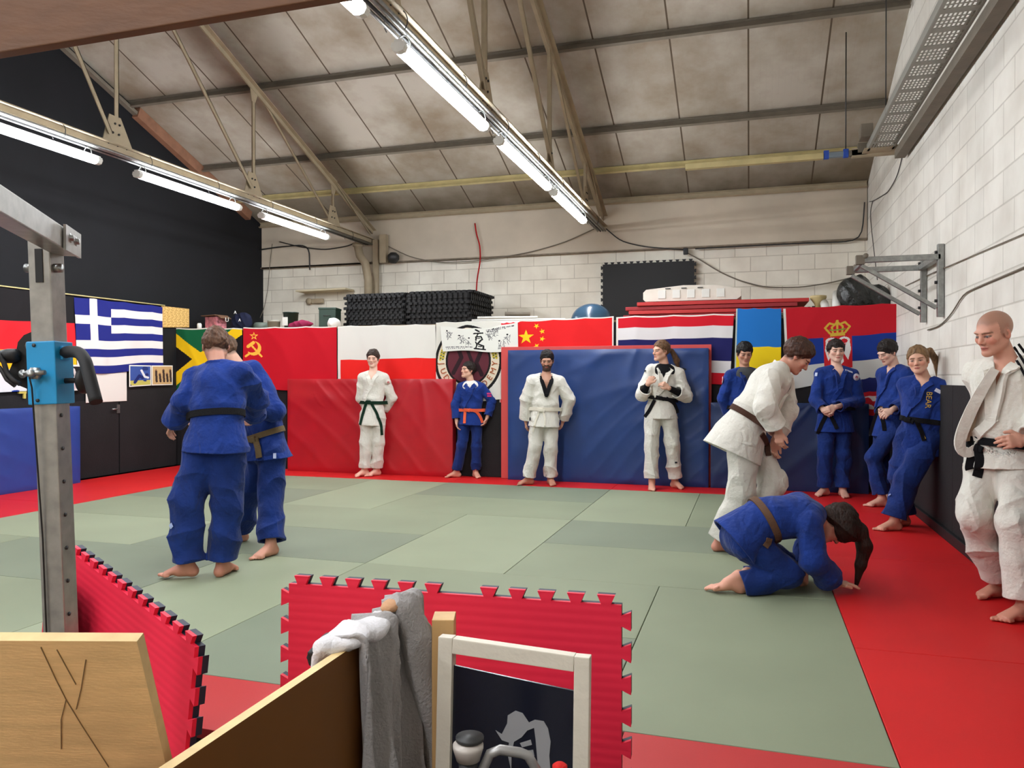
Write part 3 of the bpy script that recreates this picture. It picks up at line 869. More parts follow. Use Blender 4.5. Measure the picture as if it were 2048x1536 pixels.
# floor of the lower front area and raised mat platform
bm = bmesh.new(); box(bm, ((XL+XR)/2, (YF+YB)/2, -0.32), (XR-XL+0.4, YB-YF+0.4, 0.1))
S(obj('floor', bm, M('grey_concrete', (96,92,88), rough=0.8, var=(3, 0.15), bump=(20, 0.2))))
MATG = M('green_tatami', (133,141,116), rough=0.62, bump=(300, 0.12), var=(1.2, 0.06), spec=0.35)
MATG2 = M('green_tatami_light', (142,150,124), rough=0.62, bump=(300, 0.12), var=(1.2, 0.05), spec=0.35)
MATG3 = M('green_tatami_grey', (122,131,111), rough=0.62, bump=(300, 0.12), var=(1.2, 0.06), spec=0.35)
MATR = M('red_tatami', (206,26,28), rough=0.5, bump=(300, 0.12), var=(1.5, 0.06), spec=0.4)
MATR2 = M('faded_red_tatami', (182,46,46), rough=0.55, bump=(300, 0.12), var=(1.5, 0.05), spec=0.4)
bm = bmesh.new(); box(bm, ((XL+XR)/2, (2.46+SHF)/2+1.1, -0.155), (XR-XL-0.02, SHF-2.46+2.2, 0.23)); box(bm, ((-1.75+XR)/2, 2.24, -0.155), (XR+1.73, 0.44, 0.23))
S(obj('floor_platform', bm, M('platform_board', (60,52,44), rough=0.8)))
G = 0.0022
def mat_tile(x0, x1, y0, y1, m, name, label, group, cat='mat'):
    bm = bmesh.new(); box(bm, ((x0+x1)/2, (y0+y1)/2, -0.02), (x1-x0-2*G, y1-y0-2*G, 0.04), bev=0.003)
    o = obj(name, bm, m); tag(o, label, cat, group); return o
MX, MY = 1.04, 2.076
x0 = 0.49; y0 = 2.87
green = []
def cols(i): return x0-MX*(i+1), x0-MX*i
# rows of mats: (orientation by cell); cell columns i from the right, rows r from the front
lay = {}
light = {(1,1):2, (3,2):1}
# block rows of 2.076 deep; each cell pair is either vertical tiles or horizontal pairs
def vert(i, r, m, lab):
    a, b = cols(i); mat_tile(a, b, y0+MY*r, y0+MY*(r+1), m, 'tatami_mat', lab, 'green tatami mats')
def hori(i, y, m, lab, n=2, yy=MX):
    a = cols(i+n-1)[0]; b = cols(i)[1]; mat_tile(a, b, y, y+yy, m, 'tatami_mat', lab, 'green tatami mats')
GEN = 'plain green tatami mat in the middle field, one of many alike'
# front row
vert(0, 0, MATG, 'large green mat at the front right corner of the green field')
hori(1, y0, MATG3, GEN); hori(1, y0+MX, MATG, GEN)
vert(3, 0, MATG2, GEN); hori(4, y0, MATG, GEN); hori(4, y0+MX, MATG3, GEN); 
# middle row
hori(0, y0+MY, MATG, 'green mat under the kneeling person'); hori(0, y0+MY+MX, MATG3, GEN)
vert(2, 1, MATG2, 'pale green mat in the centre of the field')
hori(3, y0+MY, MATG3, GEN); hori(3, y0+MY+MX, MATG, GEN); hori(5, y0+MY, MATG2, GEN); hori(5, y0+MY+MX, MATG, GEN)
# back row
vert(0, 2, MATG, GEN); vert(1, 2, MATG2, 'pale green mat below the person in black top')
hori(2, y0+2*MY, MATG, GEN); hori(2, y0+2*MY+MX, MATG3, GEN)
vert(4, 2, MATG2, 'pale green mat below the person with green belt')
hori(5, y0+2*MY, MATG3, GEN); hori(5, y0+2*MY+MX, MATG, GEN)
XG = x0-7*MX
vert(6, 0, MATG, GEN)
XG = x0-MX*6.8
# red border
GR = 'plain red mat of the border, one of many alike'
for k in range(4):
    ya, yb = 2.02+k*MY, 2.02+(k+1)*MY
    mat_tile(x0, XR-0.06, max(ya, 2.02), min(yb, SHF), MATR, 'border_mat', ['red border mat beside the right wall, nearest', 'red border mat below the shaven-headed person', 'red border mat below the blonde person', 'red border mat in the far right corner'][k], 'red border mats')
xs = [x0, x0-MY, x0-2*MY, x0-3*MY, x0-7*MX]
for a, b in zip(xs, xs[1:]):
    mat_tile(b, a, 9.10, SHF, MATR, 'border_mat', 'red border mat along the back, below the standing row of people', 'red border mats')
fx = [x0, -0.45, -1.75, -2.9, -4.9, -6.79]
for k, (a, b) in enumerate(zip(fx, fx[1:])):
    mat_tile(b, a, 2.02 if k < 2 else 2.42, y0, MATR2, 'border_mat', ['faded red border mat at the front right', 'faded red border mat behind the upright jigsaw mat', 'faded red border mat seen between the two upright jigsaw mats'][k] if k < 3 else GR, 'red border mats')
ly = [2.42, 4.4, 6.4, 8.2, SHF]
for k, (a, b) in enumerate(zip(ly, ly[1:])):
    mat_tile(-8.30, x0-7*MX, a, b, MATR, 'border_mat', 'red border mat along the left wall', 'red border mats')

# walls
def wall(name, c, s, m): bm = bmesh.new(); box(bm, c, s); return S(obj(name, bm, m))
def gable(name, x, th, m):
    bm = bmesh.new(); pts = [(YF, -0.4), (YB, -0.4), (YB, roofz(YB)), (4.5, roofz(4.5)), (YF, roofz(YF))]
    mt = Matrix(((0,0,1,x),(1,0,0,0),(0,1,0,0),(0,0,0,1)))
    prism(bm, pts, th, mt); return S(obj(name, bm, m))
gable('wall_right', XR, 0.2, WHITEB)
gable('wall_left', XL-0.2, 0.2, BLACKP)
wall('wall_back', ((XL+XR)/2, YB+0.1, 1.9), (XR-XL+0.4, 0.2, 4.6), WHITEBX)
wall('wall_front', ((XL+XR)/2, YF-0.1, 1.9), (XR-XL+0.4, 0.2, 4.6), PANELW)
wall('trim_1', ((XL+XR)/2, YB-0.035, 3.69), (XR-XL-0.02, 0.05, 0.74), PANELW)      # cream cladding above the blockwork
bm = bmesh.new()
for z in (3.32,): box(bm, ((XL+XR)/2, YB-0.07, z), (XR-XL-0.02, 0.05, 0.022))
box(bm, (-7.37, YB-0.07, 3.32), (2.2, 0.05, 0.03))
S(obj('trim_2', bm, M('grubby_edge', (120,108,92), rough=0.8, var=(10, 0.3))))
# low partition in front of the storage shelf and the shelf itself
wall('wall_partition', ((XL+XR)/2, SHF+0.04, 1.02), (XR-XL-0.02, 0.06, 2.05), M('black_board', (24,23,25), rough=0.7))
bm = bmesh.new(); box(bm, ((XL+XR)/2, (SHF+YB)/2-0.03, SHZ-0.02), (XR-XL-0.02, YB-SHF-0.08, 0.035))
tag(obj('storage_shelf', bm, M('shelf_ply', (150,124,90), rough=0.8, var=(5, 0.15))), 'long plywood storage shelf behind the row of flags, carrying stacked mats', 'shelf')
# roof sheets
def roof_mat():
    m = bpy.data.materials.new('roof_board'); m.use_nodes = True; nt = m.node_tree; b = nt.nodes['Principled BSDF']
    b.inputs['Roughness'].default_value = 0.75; b.inputs['Specular IOR Level'].default_value = 0.25
    tc = nt.nodes.new('ShaderNodeTexCoord'); sp = nt.nodes.new('ShaderNodeSeparateXYZ'); nt.links.new(tc.outputs['Object'], sp.inputs[0])
    def mth(op, a, v=None, w=None):
        n = nt.nodes.new('ShaderNodeMath'); n.operation = op
        if isinstance(a, float): n.inputs[0].default_value = a
        else: nt.links.new(a, n.inputs[0])
        if v is not None:
            if isinstance(v, float): n.inputs[1].default_value = v
            else: nt.links.new(v, n.inputs[1])
        if w is not None: n.inputs[2].default_value = w
        return n.outputs[0]
    def groove(per, off, wd):
        a = mth('ADD', sp.outputs['X'], off); f = mth('FRACT', mth('DIVIDE', a, per)); c = mth('ABSOLUTE', mth('SUBTRACT', f, 0.5)); return mth('LESS_THAN', c, wd/per)
    seam = groove(0.868, 0.03+0.434, 0.010); rib = groove(0.0723, 0.0, 0.0042)
    n = nt.nodes.new('ShaderNodeTexNoise'); n.inputs['Scale'].default_value = 0.9; n.inputs['Detail'].default_value = 8; n.inputs['Roughness'].default_value = 0.6
    nt.links.new(tc.outputs['Object'], n.inputs['Vector'])
    r = nt.nodes.new('ShaderNodeValToRGB'); e = r.color_ramp.elements
    e[0].position = 0.34; e[0].color = lin((136,122,104))+(1,); e[1].position = 0.60; e[1].color = lin((172,164,152))+(1,)
    nt.links.new(n.outputs['Fac'], r.inputs['Fac'])
    # damp staining low on the slope (a stain that belongs to the boards)
    lowy = nt.nodes.new('ShaderNodeMapRange'); lowy.inputs['From Min'].default_value = 11.0; lowy.inputs['From Max'].default_value = 12.0; nt.links.new(sp.outputs['Y'], lowy.inputs['Value'])
    n3 = nt.nodes.new('ShaderNodeTexNoise'); n3.inputs['Scale'].default_value = 1.7; n3.inputs['Detail'].default_value = 7; nt.links.new(tc.outputs['Object'], n3.inputs['Vector'])
    st = mth('MULTIPLY', lowy.outputs[0], mth('MULTIPLY', mth('GREATER_THAN', n3.outputs['Fac'], 0.0), n3.outputs['Fac'])); st = mth('MULTIPLY', st, 1.5); 
    cl = nt.nodes.new('ShaderNodeClamp'); nt.links.new(st, cl.inputs['Value'])
    mx = nt.nodes.new('ShaderNodeMix'); mx.data_type = 'RGBA'; nt.links.new(cl.outputs[0], mx.inputs[0]); nt.links.new(r.outputs['Color'], mx.inputs[6]); mx.inputs[7].default_value = lin((92,82,62))+(1,)
    mx2 = nt.nodes.new('ShaderNodeMix'); mx2.data_type = 'RGBA'; nt.links.new(seam, mx2.inputs[0]); nt.links.new(mx.outputs[2], mx2.inputs[6]); mx2.inputs[7].default_value = lin((84,72,58))+(1,)
    nt.links.new(mx2.outputs[2], b.inputs['Base Color'])
    h = mth('MULTIPLY', mth('ADD', mth('MULTIPLY', seam, 3.0), rib), -1.0)
    bp = nt.nodes.new('ShaderNodeBump'); bp.inputs['Strength'].default_value = 0.35; bp.inputs['Distance'].default_value = 0.01
    nt.links.new(h, bp.inputs['Height']); nt.links.new(bp.outputs['Normal'], b.inputs['Normal'])
    return m
ROOF = roof_mat()
bm = bmesh.new()
for ya, yb in ((4.5, YB+0.1), (YF-0.1, 4.5)):
    za = RZ+RS*(YB-4.5) if ya == 4.5 else roofz(YF)-RS*0.1; zb = RZ-RS*0.1 if ya == 4.5 else RZ+RS*(YB-4.5)
    v = [bm.verts.new(p) for p in ((XL-0.2, ya, za), (XR+0.2, ya, za), (XR+0.2, yb, zb), (XL-0.2, yb, zb), (XL-0.2, ya, za+0.06), (XR+0.2, ya, za+0.06), (XR+0.2, yb, zb+0.06), (XL-0.2, yb, zb+0.06))]
    for q in ((0,1,2,3), (4,7,6,5), (0,4,5,1), (1,5,6,2), (2,6,7,3), (3,7,4,0)): bm.faces.new([v[i] for i in q])
S(obj('ceiling', bm, ROOF))
# purlins (angle irons along the roof)
def purlin(y, m, lab, h=0.10, w=0.05, yoff=0.0):
    t = thing('roof_purlin', lab, 'purlin', (0, y, 0), group='roof purlins')
    bm = bmesh.new(); z = roofz(y)-0.012
    upv = Vector((0, RS, 1)).normalized(); dn = -upv
    a = Vector((XL+0.02, 0, z)); b = Vector((XR-0.02, 0, z))
    bar(bm, a+dn*0.004, b+dn*0.004, w+0.03, 0.006, up=upv)
    bar(bm, a+dn*h/2, b+dn*h/2, 0.010, h, up=upv)
    bar(bm, a+dn*h+Vector((0,-0.02,0.008)), b+dn*h+Vector((0,-0.02,0.008)), 0.04, 0.006, up=upv)
    obj('rail', bm, m, t)
    for k in range(7):
        x = XL+0.9+k*1.37+0.3*math.sin(k*5+y)
        for dx in (0, 0.07):
            bm = bmesh.new(); lathe(bm, [(0.0, 0), (0.014, 0), (0.014, 0.014), (0.0, 0.014)], (x+dx, -0.012, z-h*0.5), n=8, axis='Y'); obj('bolt', bm, GALV, t)
    return t
PB = [(8.92, 'third purlin down the far roof slope, dark brown steel angle', STEEL), (10.38, 'second purlin up the far roof slope, brown steel angle', STEEL), (11.24, 'cream painted purlin just above the eaves, with blue tape', STEELY), (12.0, 'lowest purlin at the eaves with hooks along it', STEELP)]
for y, l, m in PB: purlin(y, m, l, h=0.10 if y < 11 else 0.09)
for y in (7.3, 5.6): purlin(y, STEEL, 'roof purlin high above the frame edge')
# eaves hooks
for k in range(13):
    t = None
# roof trusses
def truss(x, lab):
    t = thing('roof_truss', lab, 'truss', (x, 0, 0), group='steel roof trusses')
    zt = 3.72
    def part(name, a, b, w=0.06, m=STEELP, tt=0.008, flip=1):
        bm = bmesh.new(); angle_bar(bm, (a[0], a[1], a[2]), (b[0], b[1], b[2]), w, tt, flip=flip); obj(name, bm, m, t)
    for s in (-1, 1):
        part('bottom_chord', (s*0.035, -2.8, zt), (s*0.035, 12.05, zt), 0.065, STEELP, flip=-s)
    rr = lambda y, d=0.14: roofz(y)-d
    for s in (-1, 1):
        part('top_chord', (s*0.035, 4.5, rr(4.5)), (s*0.035, 12.05, rr(12.05, 0.24)), 0.065, flip=-s)
        part('top_chord', (s*0.035, 4.5, rr(4.5)), (s*0.035, -2.9, rr(-2.9, 0.24)), 0.065, flip=-s)
    N = [(8.70, rr(8.70)), (10.72, rr(10.72))]
    part('web_post', (0, 8.70, zt+0.05), (0, 8.70, rr(8.70)), 0.055)
    part('web_post', (0, 10.72, zt+0.05), (0, 10.72, rr(10.72)), 0.05)
    part('web_brace', (0.02, 6.4, rr(6.4)), (0.02, 8.62, zt+0.1), 0.05)
    part('web_brace', (-0.02, 8.75, rr(8.75)), (-0.02, 10.62, zt+0.1), 0.04)
    part('web_brace', (0.02, 10.75, rr(10.75)-0.05), (0.02, 11.9, zt+0.08), 0.035)
    part('web_post', (0, 6.4, zt+0.05), (0, 6.4, rr(6.4)), 0.055)
    part('web_brace', (0.02, 4.5, rr(4.5)), (0.02, 6.3, zt+0.1), 0.05)
    part('web_post', (0, 4.5, zt), (0, 4.5, rr(4.5)), 0.055)
    for y in (6.4, 8.68, 10.72, 4.5):
        bm = bmesh.new(); mt = Matrix(((0,0,1,-0.005),(1,0,0,y),(0,1,0,zt),(0,0,0,1)))
        prism(bm, [(-0.20, -0.04), (0.24, -0.04), (0.05, 0.30), (-0.10, 0.30)], 0.010, mt)
        gp = obj('gusset_plate', bm, STEELP, t)
        for q in ((-0.12, 0.0), (0, 0.0), (0.12, 0.0), (-0.06, 0.12), (0.02, 0.12), (-0.03, 0.22), (0.03, 0.22)):
            bm = bmesh.new(); lathe(bm, [(0.0, 0), (0.012, 0), (0.010, 0.012), (0.0, 0.012)], (0.006, y+q[0], zt+q[1]), n=8, axis='X'); obj('rivet', bm, DARKM, gp)
    for y in (8.70, 10.72):
        bm = bmesh.new(); mt = Matrix(((0,0,1,-0.005),(1,0,0,y),(0,1,0,rr(y)),(0,0,0,1)))
        prism(bm, [(-0.10, 0.05), (0.12, -0.03), (0.03, -0.26), (-0.05, -0.26)], 0.010, mt); obj('gusset_plate', bm, STEELP, t)
    return t
truss(-6.25, 'left steel roof truss in front of the black wall')
truss(-2.22, 'middle steel roof truss above the blue crash mat')
# strip lights and conduits below each truss
TUBE = M('lit_diffuser', (255,255,250), rough=0.4, emit=((246,250,255), 60.0))
def strip_light(x, y0_, y1_, z, lab):
    t = thing('strip_light', lab, 'strip light', (x, (y0_+y1_)/2, z), group='strip lights under the trusses')
    L = y1_-y0_
    bm = bmesh.new(); box(bm, (0, 0, 0.035), (0.055, L, 0.02), bev=0.004); obj('housing', bm, WHITEPL, t)
    bm = bmesh.new()
    pr = [(-0.042, 0.026), (-0.05, 0.0), (-0.034, -0.030), (0.0, -0.038), (0.034, -0.030), (0.05, 0.0), (0.042, 0.026)]
    mt = Matrix(((1,0,0,0),(0,0,1,-(L-0.10)/2),(0,1,0,0),(0,0,0,1)))
    prism(bm, pr, L-0.10, mt); obj('diffuser', bm, TUBE, t)
    for s in (-1, 1):
        bm = bmesh.new(); mt = Matrix(((1,0,0,0),(0,0,1,s*(L/2-0.025)-0.025),(0,1,0,0),(0,0,0,1)))
        prism(bm, [(a*1.04, b*1.04) for a, b in pr], 0.05, mt); obj('end_cap', bm, WHITEPL, t)
    for s in (-0.45, 0.42):
        bm = bmesh.new(); pts = [(0.052*math.cos(a), s*L, 0.03+0.075*math.sin(a)) for a in np.linspace(-0.3, PI+0.3, 9)]
        tube(bm, pts, 0.005, n=6); obj('hanger', bm, GALV, t)
for k, (a, b) in enumerate([(4.45, 6.17), (6.66, 8.39), (8.84, 10.54)]):
    strip_light(-6.25, a, b, 3.50, ['lit strip light cut by the left frame edge', 'lit strip light in the middle of the left row', 'lit strip light at the far end of the left row'][k])
for k, (a, b) in enumerate([(2.42, 4.15), (4.63, 6.38), (6.74, 8.60), (8.80, 10.57)]):
    strip_light(-2.22, a, b, 3.51, ['lit strip light end showing at the top frame edge', 'long lit strip light, nearest full one of the middle row', 'lit strip light, second full one of the middle row', 'lit strip light, farthest and smallest of the middle row'][k])
for k, (a, b) in enumerate([(0.3, 2.0), (2.3, 4.05)]): strip_light(-6.25, a, b, 3.50, 'lit strip light of the left row outside the frame')
strip_light(-0.9, -1.9, -0.2, 3.0, 'lit strip light behind the viewer'); strip_light(-3.2, -1.9, -0.2, 3.0, 'lit strip light behind the viewer'); strip_light(-6.25, -1.7, 0.0, 3.5, 'lit strip light of the left row outside the frame')
strip_light(-2.22, 0.1, 1.9, 3.51, 'lit strip light of the middle row outside the frame')
def conduits(x, lab):
    t = thing('conduit_run', lab, 'conduit', (x, 0, 3.62), group='conduit runs')
    for k in range(4):
        bm = bmesh.new(); o = -0.06+0.04*k
        tube(bm, [(o, -2.5, 0.012*(k % 2)), (o, 4, 0.0), (o+0.004, 8, 0.006), (o, 11.9, 0.0)], 0.0125, n=8); obj('conduit', bm, GALV if k != 1 else BLACKPL, t)
    for y in np.arange(-2, 12, 1.1):
        bm = bmesh.new(); pts = [(0.085*math.cos(a), y, 0.03+0.09*math.sin(a)) for a in np.linspace(-0.7, PI+0.7, 12)]; tube(bm, pts, 0.004, n=5); obj('hook', bm, DARKM, t)
conduits(-6.25, 'bundle of grey conduits under the left truss'); conduits(-2.22, 'bundle of grey conduits under the middle truss')

# right wall: black foam panels, cable tray, bracket, cables
TOPR = 1.27
ys = [-1.0, 1.0, 3.0, 5.0, 6.95, 8.5, 9.76]
for k, (a, b) in enumerate(zip(ys, ys[1:])):
    bm = bmesh.new(); box(bm, (XR-0.025, (a+b)/2, TOPR/2+0.001), (0.045, b-a-0.006, TOPR-0.01), bev=0.004)
    tag(obj('wall_pad', bm, FOAMBLK), ['black wall pad on the right wall beside the camera', 'black wall pad on the right wall, out of frame', 'black wall pad on the right wall, out of frame', 'black wall pad behind the shaven-headed person', 'black wall pad just right of the blonde person', 'black wall pad behind the two side-on people in the corner'][k], 'wall pad', 'black pads on the right wall')
bm = bmesh.new(); box(bm, (XR-0.065, 5.8, 0.045), (0.03, 7.8, 0.085), bev=0.005); S(obj('baseboard_right', bm, BLACKPL))
def louver_mat():
    return M('perforated_tray', (150,150,142), rough=0.5, metal=0.4)
t = thing('cable_tray', 'perforated grey cable tray high along the right wall', 'cable tray', (1.33, 0, 3.78))
TRM = louver_mat()
bm = bmesh.new()
for y in np.arange(1.0, 9.0, 0.30):
    box(bm, (0, y, 0), (0.26, 0.075, 0.006))
    for i in range(9): box(bm, (-0.115+i*0.0288, y+0.150, 0), (0.012, 0.23, 0.005))
    for jj in range(3): box(bm, (0, y+0.095+jj*0.055, 0), (0.25, 0.010, 0.004))
obj('tray_floor', bm, TRM, t)
bm = bmesh.new()
for s in (-1, 1):
    box(bm, (s*0.132, 5.0, 0.035), (0.006, 8.2, 0.07)); box(bm, (s*0.120, 5.0, 0.0), (0.022, 8.2, 0.008))
obj('side_rails', bm, TRM, t)
bm = bmesh.new(); box(bm, (0.19, 5.0, -0.06), (0.10, 8.2, 0.09)); obj('trunking', bm, STEEL, t)
bm = bmesh.new(); box(bm, (0.0, 9.1, 0.0), (0.34, 0.22, 0.008)); box(bm, (-0.02, 9.22, 0.02), (0.5, 0.05, 0.10)); obj('corner_plate', bm, STEELP, t)
bm = bmesh.new(); box(bm, (-0.17, 8.9, 0.14), (0.12, 0.20, 0.14), bev=0.01); obj('junction_box', bm, STEEL, t)
for y in (4.4, 7.9): bm = bmesh.new(); tube(bm, [(-0.13, y, 0.0), (-0.13, y, roofz(y)-3.80)], 0.006, n=6); obj('hanger_rod', bm, DARKM, t)
t = thing('conduit_bar', 'grey cross bar with blue tape meeting the cable tray', 'conduit', (0, 9.22, 3.80))
bm = bmesh.new(); box(bm, (1.02, 0, 0), (0.38, 0.05, 0.06)); obj('bar', bm, STEEL, t)
bm = bmesh.new(); box(bm, (1.22, 0, 0.045), (0.20, 0.08, 0.10)); obj('box', bm, STEEL, t)
BT = cloth((52,82,170))
for x in (0.80, 1.0): bm = bmesh.new(); box(bm, (x, 0, 0.004), (0.055, 0.058, 0.09), bev=0.006); obj('blue_tape', bm, BT, t)
bm = bmesh.new(); box(bm, (0.9, 0, -0.005), (0.17, 0.052, 0.055)); obj('sleeve', bm, M('grey_blue_sleeve', (110,122,132), rough=0.5), t)
bm = bmesh.new(); tube(bm, [(1.0, 0, 0.03), (1.0, 0, roofz(9.22)-3.83)], 0.007, n=6); obj('hanger_rod', bm, DARKM, t)
bm = bmesh.new(); box(bm, (0, 0, 0), (1.5, 0.07, 0.06)); o = obj('rail_end', bm, STEELY, t, loc=(0.02, 0.0, -0.01))

# wall bracket (folded pull-up frame)
t = thing('wall_bracket', 'grey tubular steel pull-up bracket fixed to the right wall', 'bracket', (0, 0, 0))
WX = XR-0.03
bm = bmesh.new()
A = at(1694, 522, 1); 
def wpt(px, py, X):       # point of the plane x = X behind a pixel
    r = ((px-1024)/FPX*CY-SY, (px-1024)/FPX*SY+CY, (HOR-py)/FPX); k = X/r[0]; return Vector((X, r[1]*k, EYE+r[2]*k))
yA, yB_ = wpt(1880, 560, WX).y, wpt(1846, 580, WX).y
zt_, zb_ = wpt(1880, 500, WX).z, wpt(1878, 630, WX).z
for y in (yA, yB_):
    bm = bmesh.new(); bar(bm, (WX, y, zb_-0.02), (WX, y, zt_+0.05), 0.05, 0.05, up=(0,1,0), bev=0.004); obj('upright', bm, GALV, t)
    xe = WX-0.66
    bm = bmesh.new(); bar(bm, (WX, y, zt_-0.06), (xe, y, zt_-0.06), 0.05, 0.05, bev=0.004); obj('arm', bm, GALV, t)
    bm = bmesh.new(); bar(bm, (WX-0.03, y, zb_+0.06), (xe+0.03, y, zt_-0.11), 0.035, 0.035, bev=0.004); obj('strut', bm, GALV, t)
    bm = bmesh.new(); lathe(bm, [(0, -0.03), (0.022, -0.03), (0.022, 0.03), (0, 0.03)], (xe+0.06, y-0.03, zt_-0.03), n=12, axis='Y'); box(bm, (xe+0.02, y, zt_-0.06), (0.07, 0.07, 0.08)); obj('end_joint', bm, STEEL, t)
bm = bmesh.new(); bar(bm, (WX-0.02, yA, zt_-0.06), (WX-0.02, yB_, zt_-0.06), 0.05, 0.05); bar(bm, (WX-0.6, yA, zt_-0.06), (WX-0.6, yB_, zt_-0.06), 0.03, 0.03); obj('cross_bar', bm, GALV, t)
for a in [zb_+0.12, (zb_+zt_)/2, zt_-0.02]:
    for y in (yA, yB_):
        bm = bmesh.new(); lathe(bm, [(0, 0), (0.014, 0), (0.014, 0.02), (0, 0.02)], (WX-0.045, y, a), n=8, axis='X'); obj('bolt', bm, DARKM, t)
# cables on the walls
def cable(name, pts, r, m, lab, group='cables on the walls'):
    bm = bmesh.new(); q = resample(pts, max(12, 4*len(pts))); tube(bm, [tuple(p) for p in q], r, n=6); return tag(obj(name, bm, m), lab, 'cable', group)
GREYC = cloth((120,112,100)); XW = XR-0.012
W3 = lambda px, py, X=XW: tuple(wpt(px, py, X))
def bpt(px, py, Y=YB-0.10):
    r = ((px-1024)/FPX*CY-SY, (px-1024)/FPX*SY+CY, (HOR-py)/FPX); k = Y/r[1]; return (r[0]*k, Y, EYE+r[2]*k)
cable('wall_cable', [W3(2047, 535), W3(1960, 572), W3(1925, 588), W3(1905, 625), W3(1880, 652), W3(1855, 660)], 0.006, GREYC, 'grey cable drooping below the pull-up bracket on the right wall')
cable('wall_cable', [W3(2047, 468), W3(1990, 492), W3(1930, 518), W3(1860, 548), W3(1810, 572)], 0.004, GREYC, 'thin cable running behind the bracket across the right wall')
cable('wall_cable', [W3(1806, 300), W3(1795, 350), W3(1775, 385), W3(1745, 403), W3(1738, 404)], 0.006, DARKM, 'dark cable looping down from the cable tray end')
cable('wall_cable', [W3(1744, 404), W3(1739, 425), W3(1742, 460), W3(1748, 510), W3(1754, 560)], 0.005, DARKM, 'thin dark cable going down near the right corner')
cable('wall_cable', [bpt(1728, 405), bpt(1726, 440), bpt(1722, 478), bpt(1700, 484), bpt(1600, 487), bpt(1500, 492), bpt(1390, 498)], 0.010, DARKM, 'dark cable along the ledge of the back wall')
cable('wall_cable', [bpt(1372, 505), bpt(1400, 520), bpt(1440, 545), bpt(1480, 562), bpt(1530, 575), bpt(1600, 575), bpt(1660, 566), bpt(1700, 556)], 0.010, GREYC, 'grey cable sagging across the blockwork above the red mat stack')
cable('wall_cable', [bpt(1212, 458), bpt(1240, 482), bpt(1270, 490), bpt(1300, 495), bpt(1370, 500)], 0.010, DARKM, 'dark cable from the middle truss end to the black box')
cable('wall_cable', [bpt(950, 447), bpt(953, 470), bpt(960, 490), bpt(961, 520), bpt(954, 560), bpt(952, 600)], 0.012, cloth((170,28,30)), 'thin red pipe coming down the back wall')
cable('wall_cable', [bpt(775, 492), bpt(820, 515), bpt(880, 526), bpt(960, 522), bpt(1060, 505), bpt(1130, 485), bpt(1195, 455)], 0.009, GREYC, 'grey cable sagging between the two truss ends')
cable('wall_cable', [bpt(545, 488), bpt(540, 530), bpt(536, 580), bpt(528, 620), bpt(520, 636)], 0.006, GREYC, 'thin cable hanging beside the black wall edge')
cable('wall_cable', [bpt(520, 500), bpt(560, 494), bpt(610, 490), bpt(619, 498), bpt(620, 540)], 0.012, DARKM, 'black pipe bent downwards on the far left blockwork')
cable('wall_cable', [bpt(560, 484), bpt(600, 494), bpt(650, 500), bpt(700, 492), bpt(720, 480)], 0.010, DARKM, 'dark cable drooping under the far left strip light')
bm = bmesh.new(); p = bpt(1371, 503, YB-0.13); box(bm, p, (0.07, 0.06, 0.10), bev=0.01); tag(obj('cable_box', bm, BLACKPL), 'small black cable box on the back wall ledge', 'box')
# grey pipe bracket near left truss end
t = thing('vent_pipe', 'bent grey vent pipe beside the left truss end', 'pipe', (0, 0, 0))
bm = bmesh.new(); tube(bm, [bpt(716, 492, YB-0.25), bpt(720, 512, YB-0.25), bpt(731, 527, YB-0.25), bpt(737, 560, YB-0.25), bpt(737, 600, YB-0.25)], 0.07, n=12); obj('pipe', bm, STEELP, t)
bm = bmesh.new(); lathe(bm, [(0.0, -0.03), (0.09, -0.03), (0.09, 0.03), (0.0, 0.03)], bpt(716, 490, YB-0.25), n=14); obj('cap', bm, STEELP, t)
bm = bmesh.new(); p = bpt(787, 515, YB-0.18); lathe(bm, [(0.0, -0.1), (0.05, -0.1), (0.10, -0.03), (0.10, 0.03), (0.05, 0.08), (0, 0.08)], p, n=18)
tag(obj('round_sounder', bm, DARKM), 'dark round vent cap mounted beside the left truss end', 'vent')
bm = bmesh.new(); bar(bm, bpt(752, 480, YB-0.12), bpt(752, 600, YB-0.12), 0.10, 0.05, up=(0,1,0)); bar(bm, bpt(768, 470, YB-0.16), bpt(768, 526, YB-0.16), 0.12, 0.10, up=(0,1,0))
S(obj('trim_3', bm, STEELP))
# left wall lining
PL = XL+0.04
t = thing('roof_edge_board', 'brown timber edge board under the roof along the black wall', 'board', (0, 0, 0))
bm = bmesh.new(); bar(bm, (XL+0.06, 9.0, roofz(9.0)-0.10), (XL+0.06, 11.6, roofz(11.6)-0.10), 0.10, 0.16, up=(0, RS, 1)); obj('board', bm, M('red_brown_timber', (132,92,70), rough=0.7, var=(8, 0.15)), t)
bm = bmesh.new(); bar(bm, (XL+0.05, 7.0, roofz(7.0)-0.12), (XL+0.05, 9.0, roofz(9.0)-0.12), 0.08, 0.05, up=(0, RS, 1)); obj('rail', bm, STEEL, t)
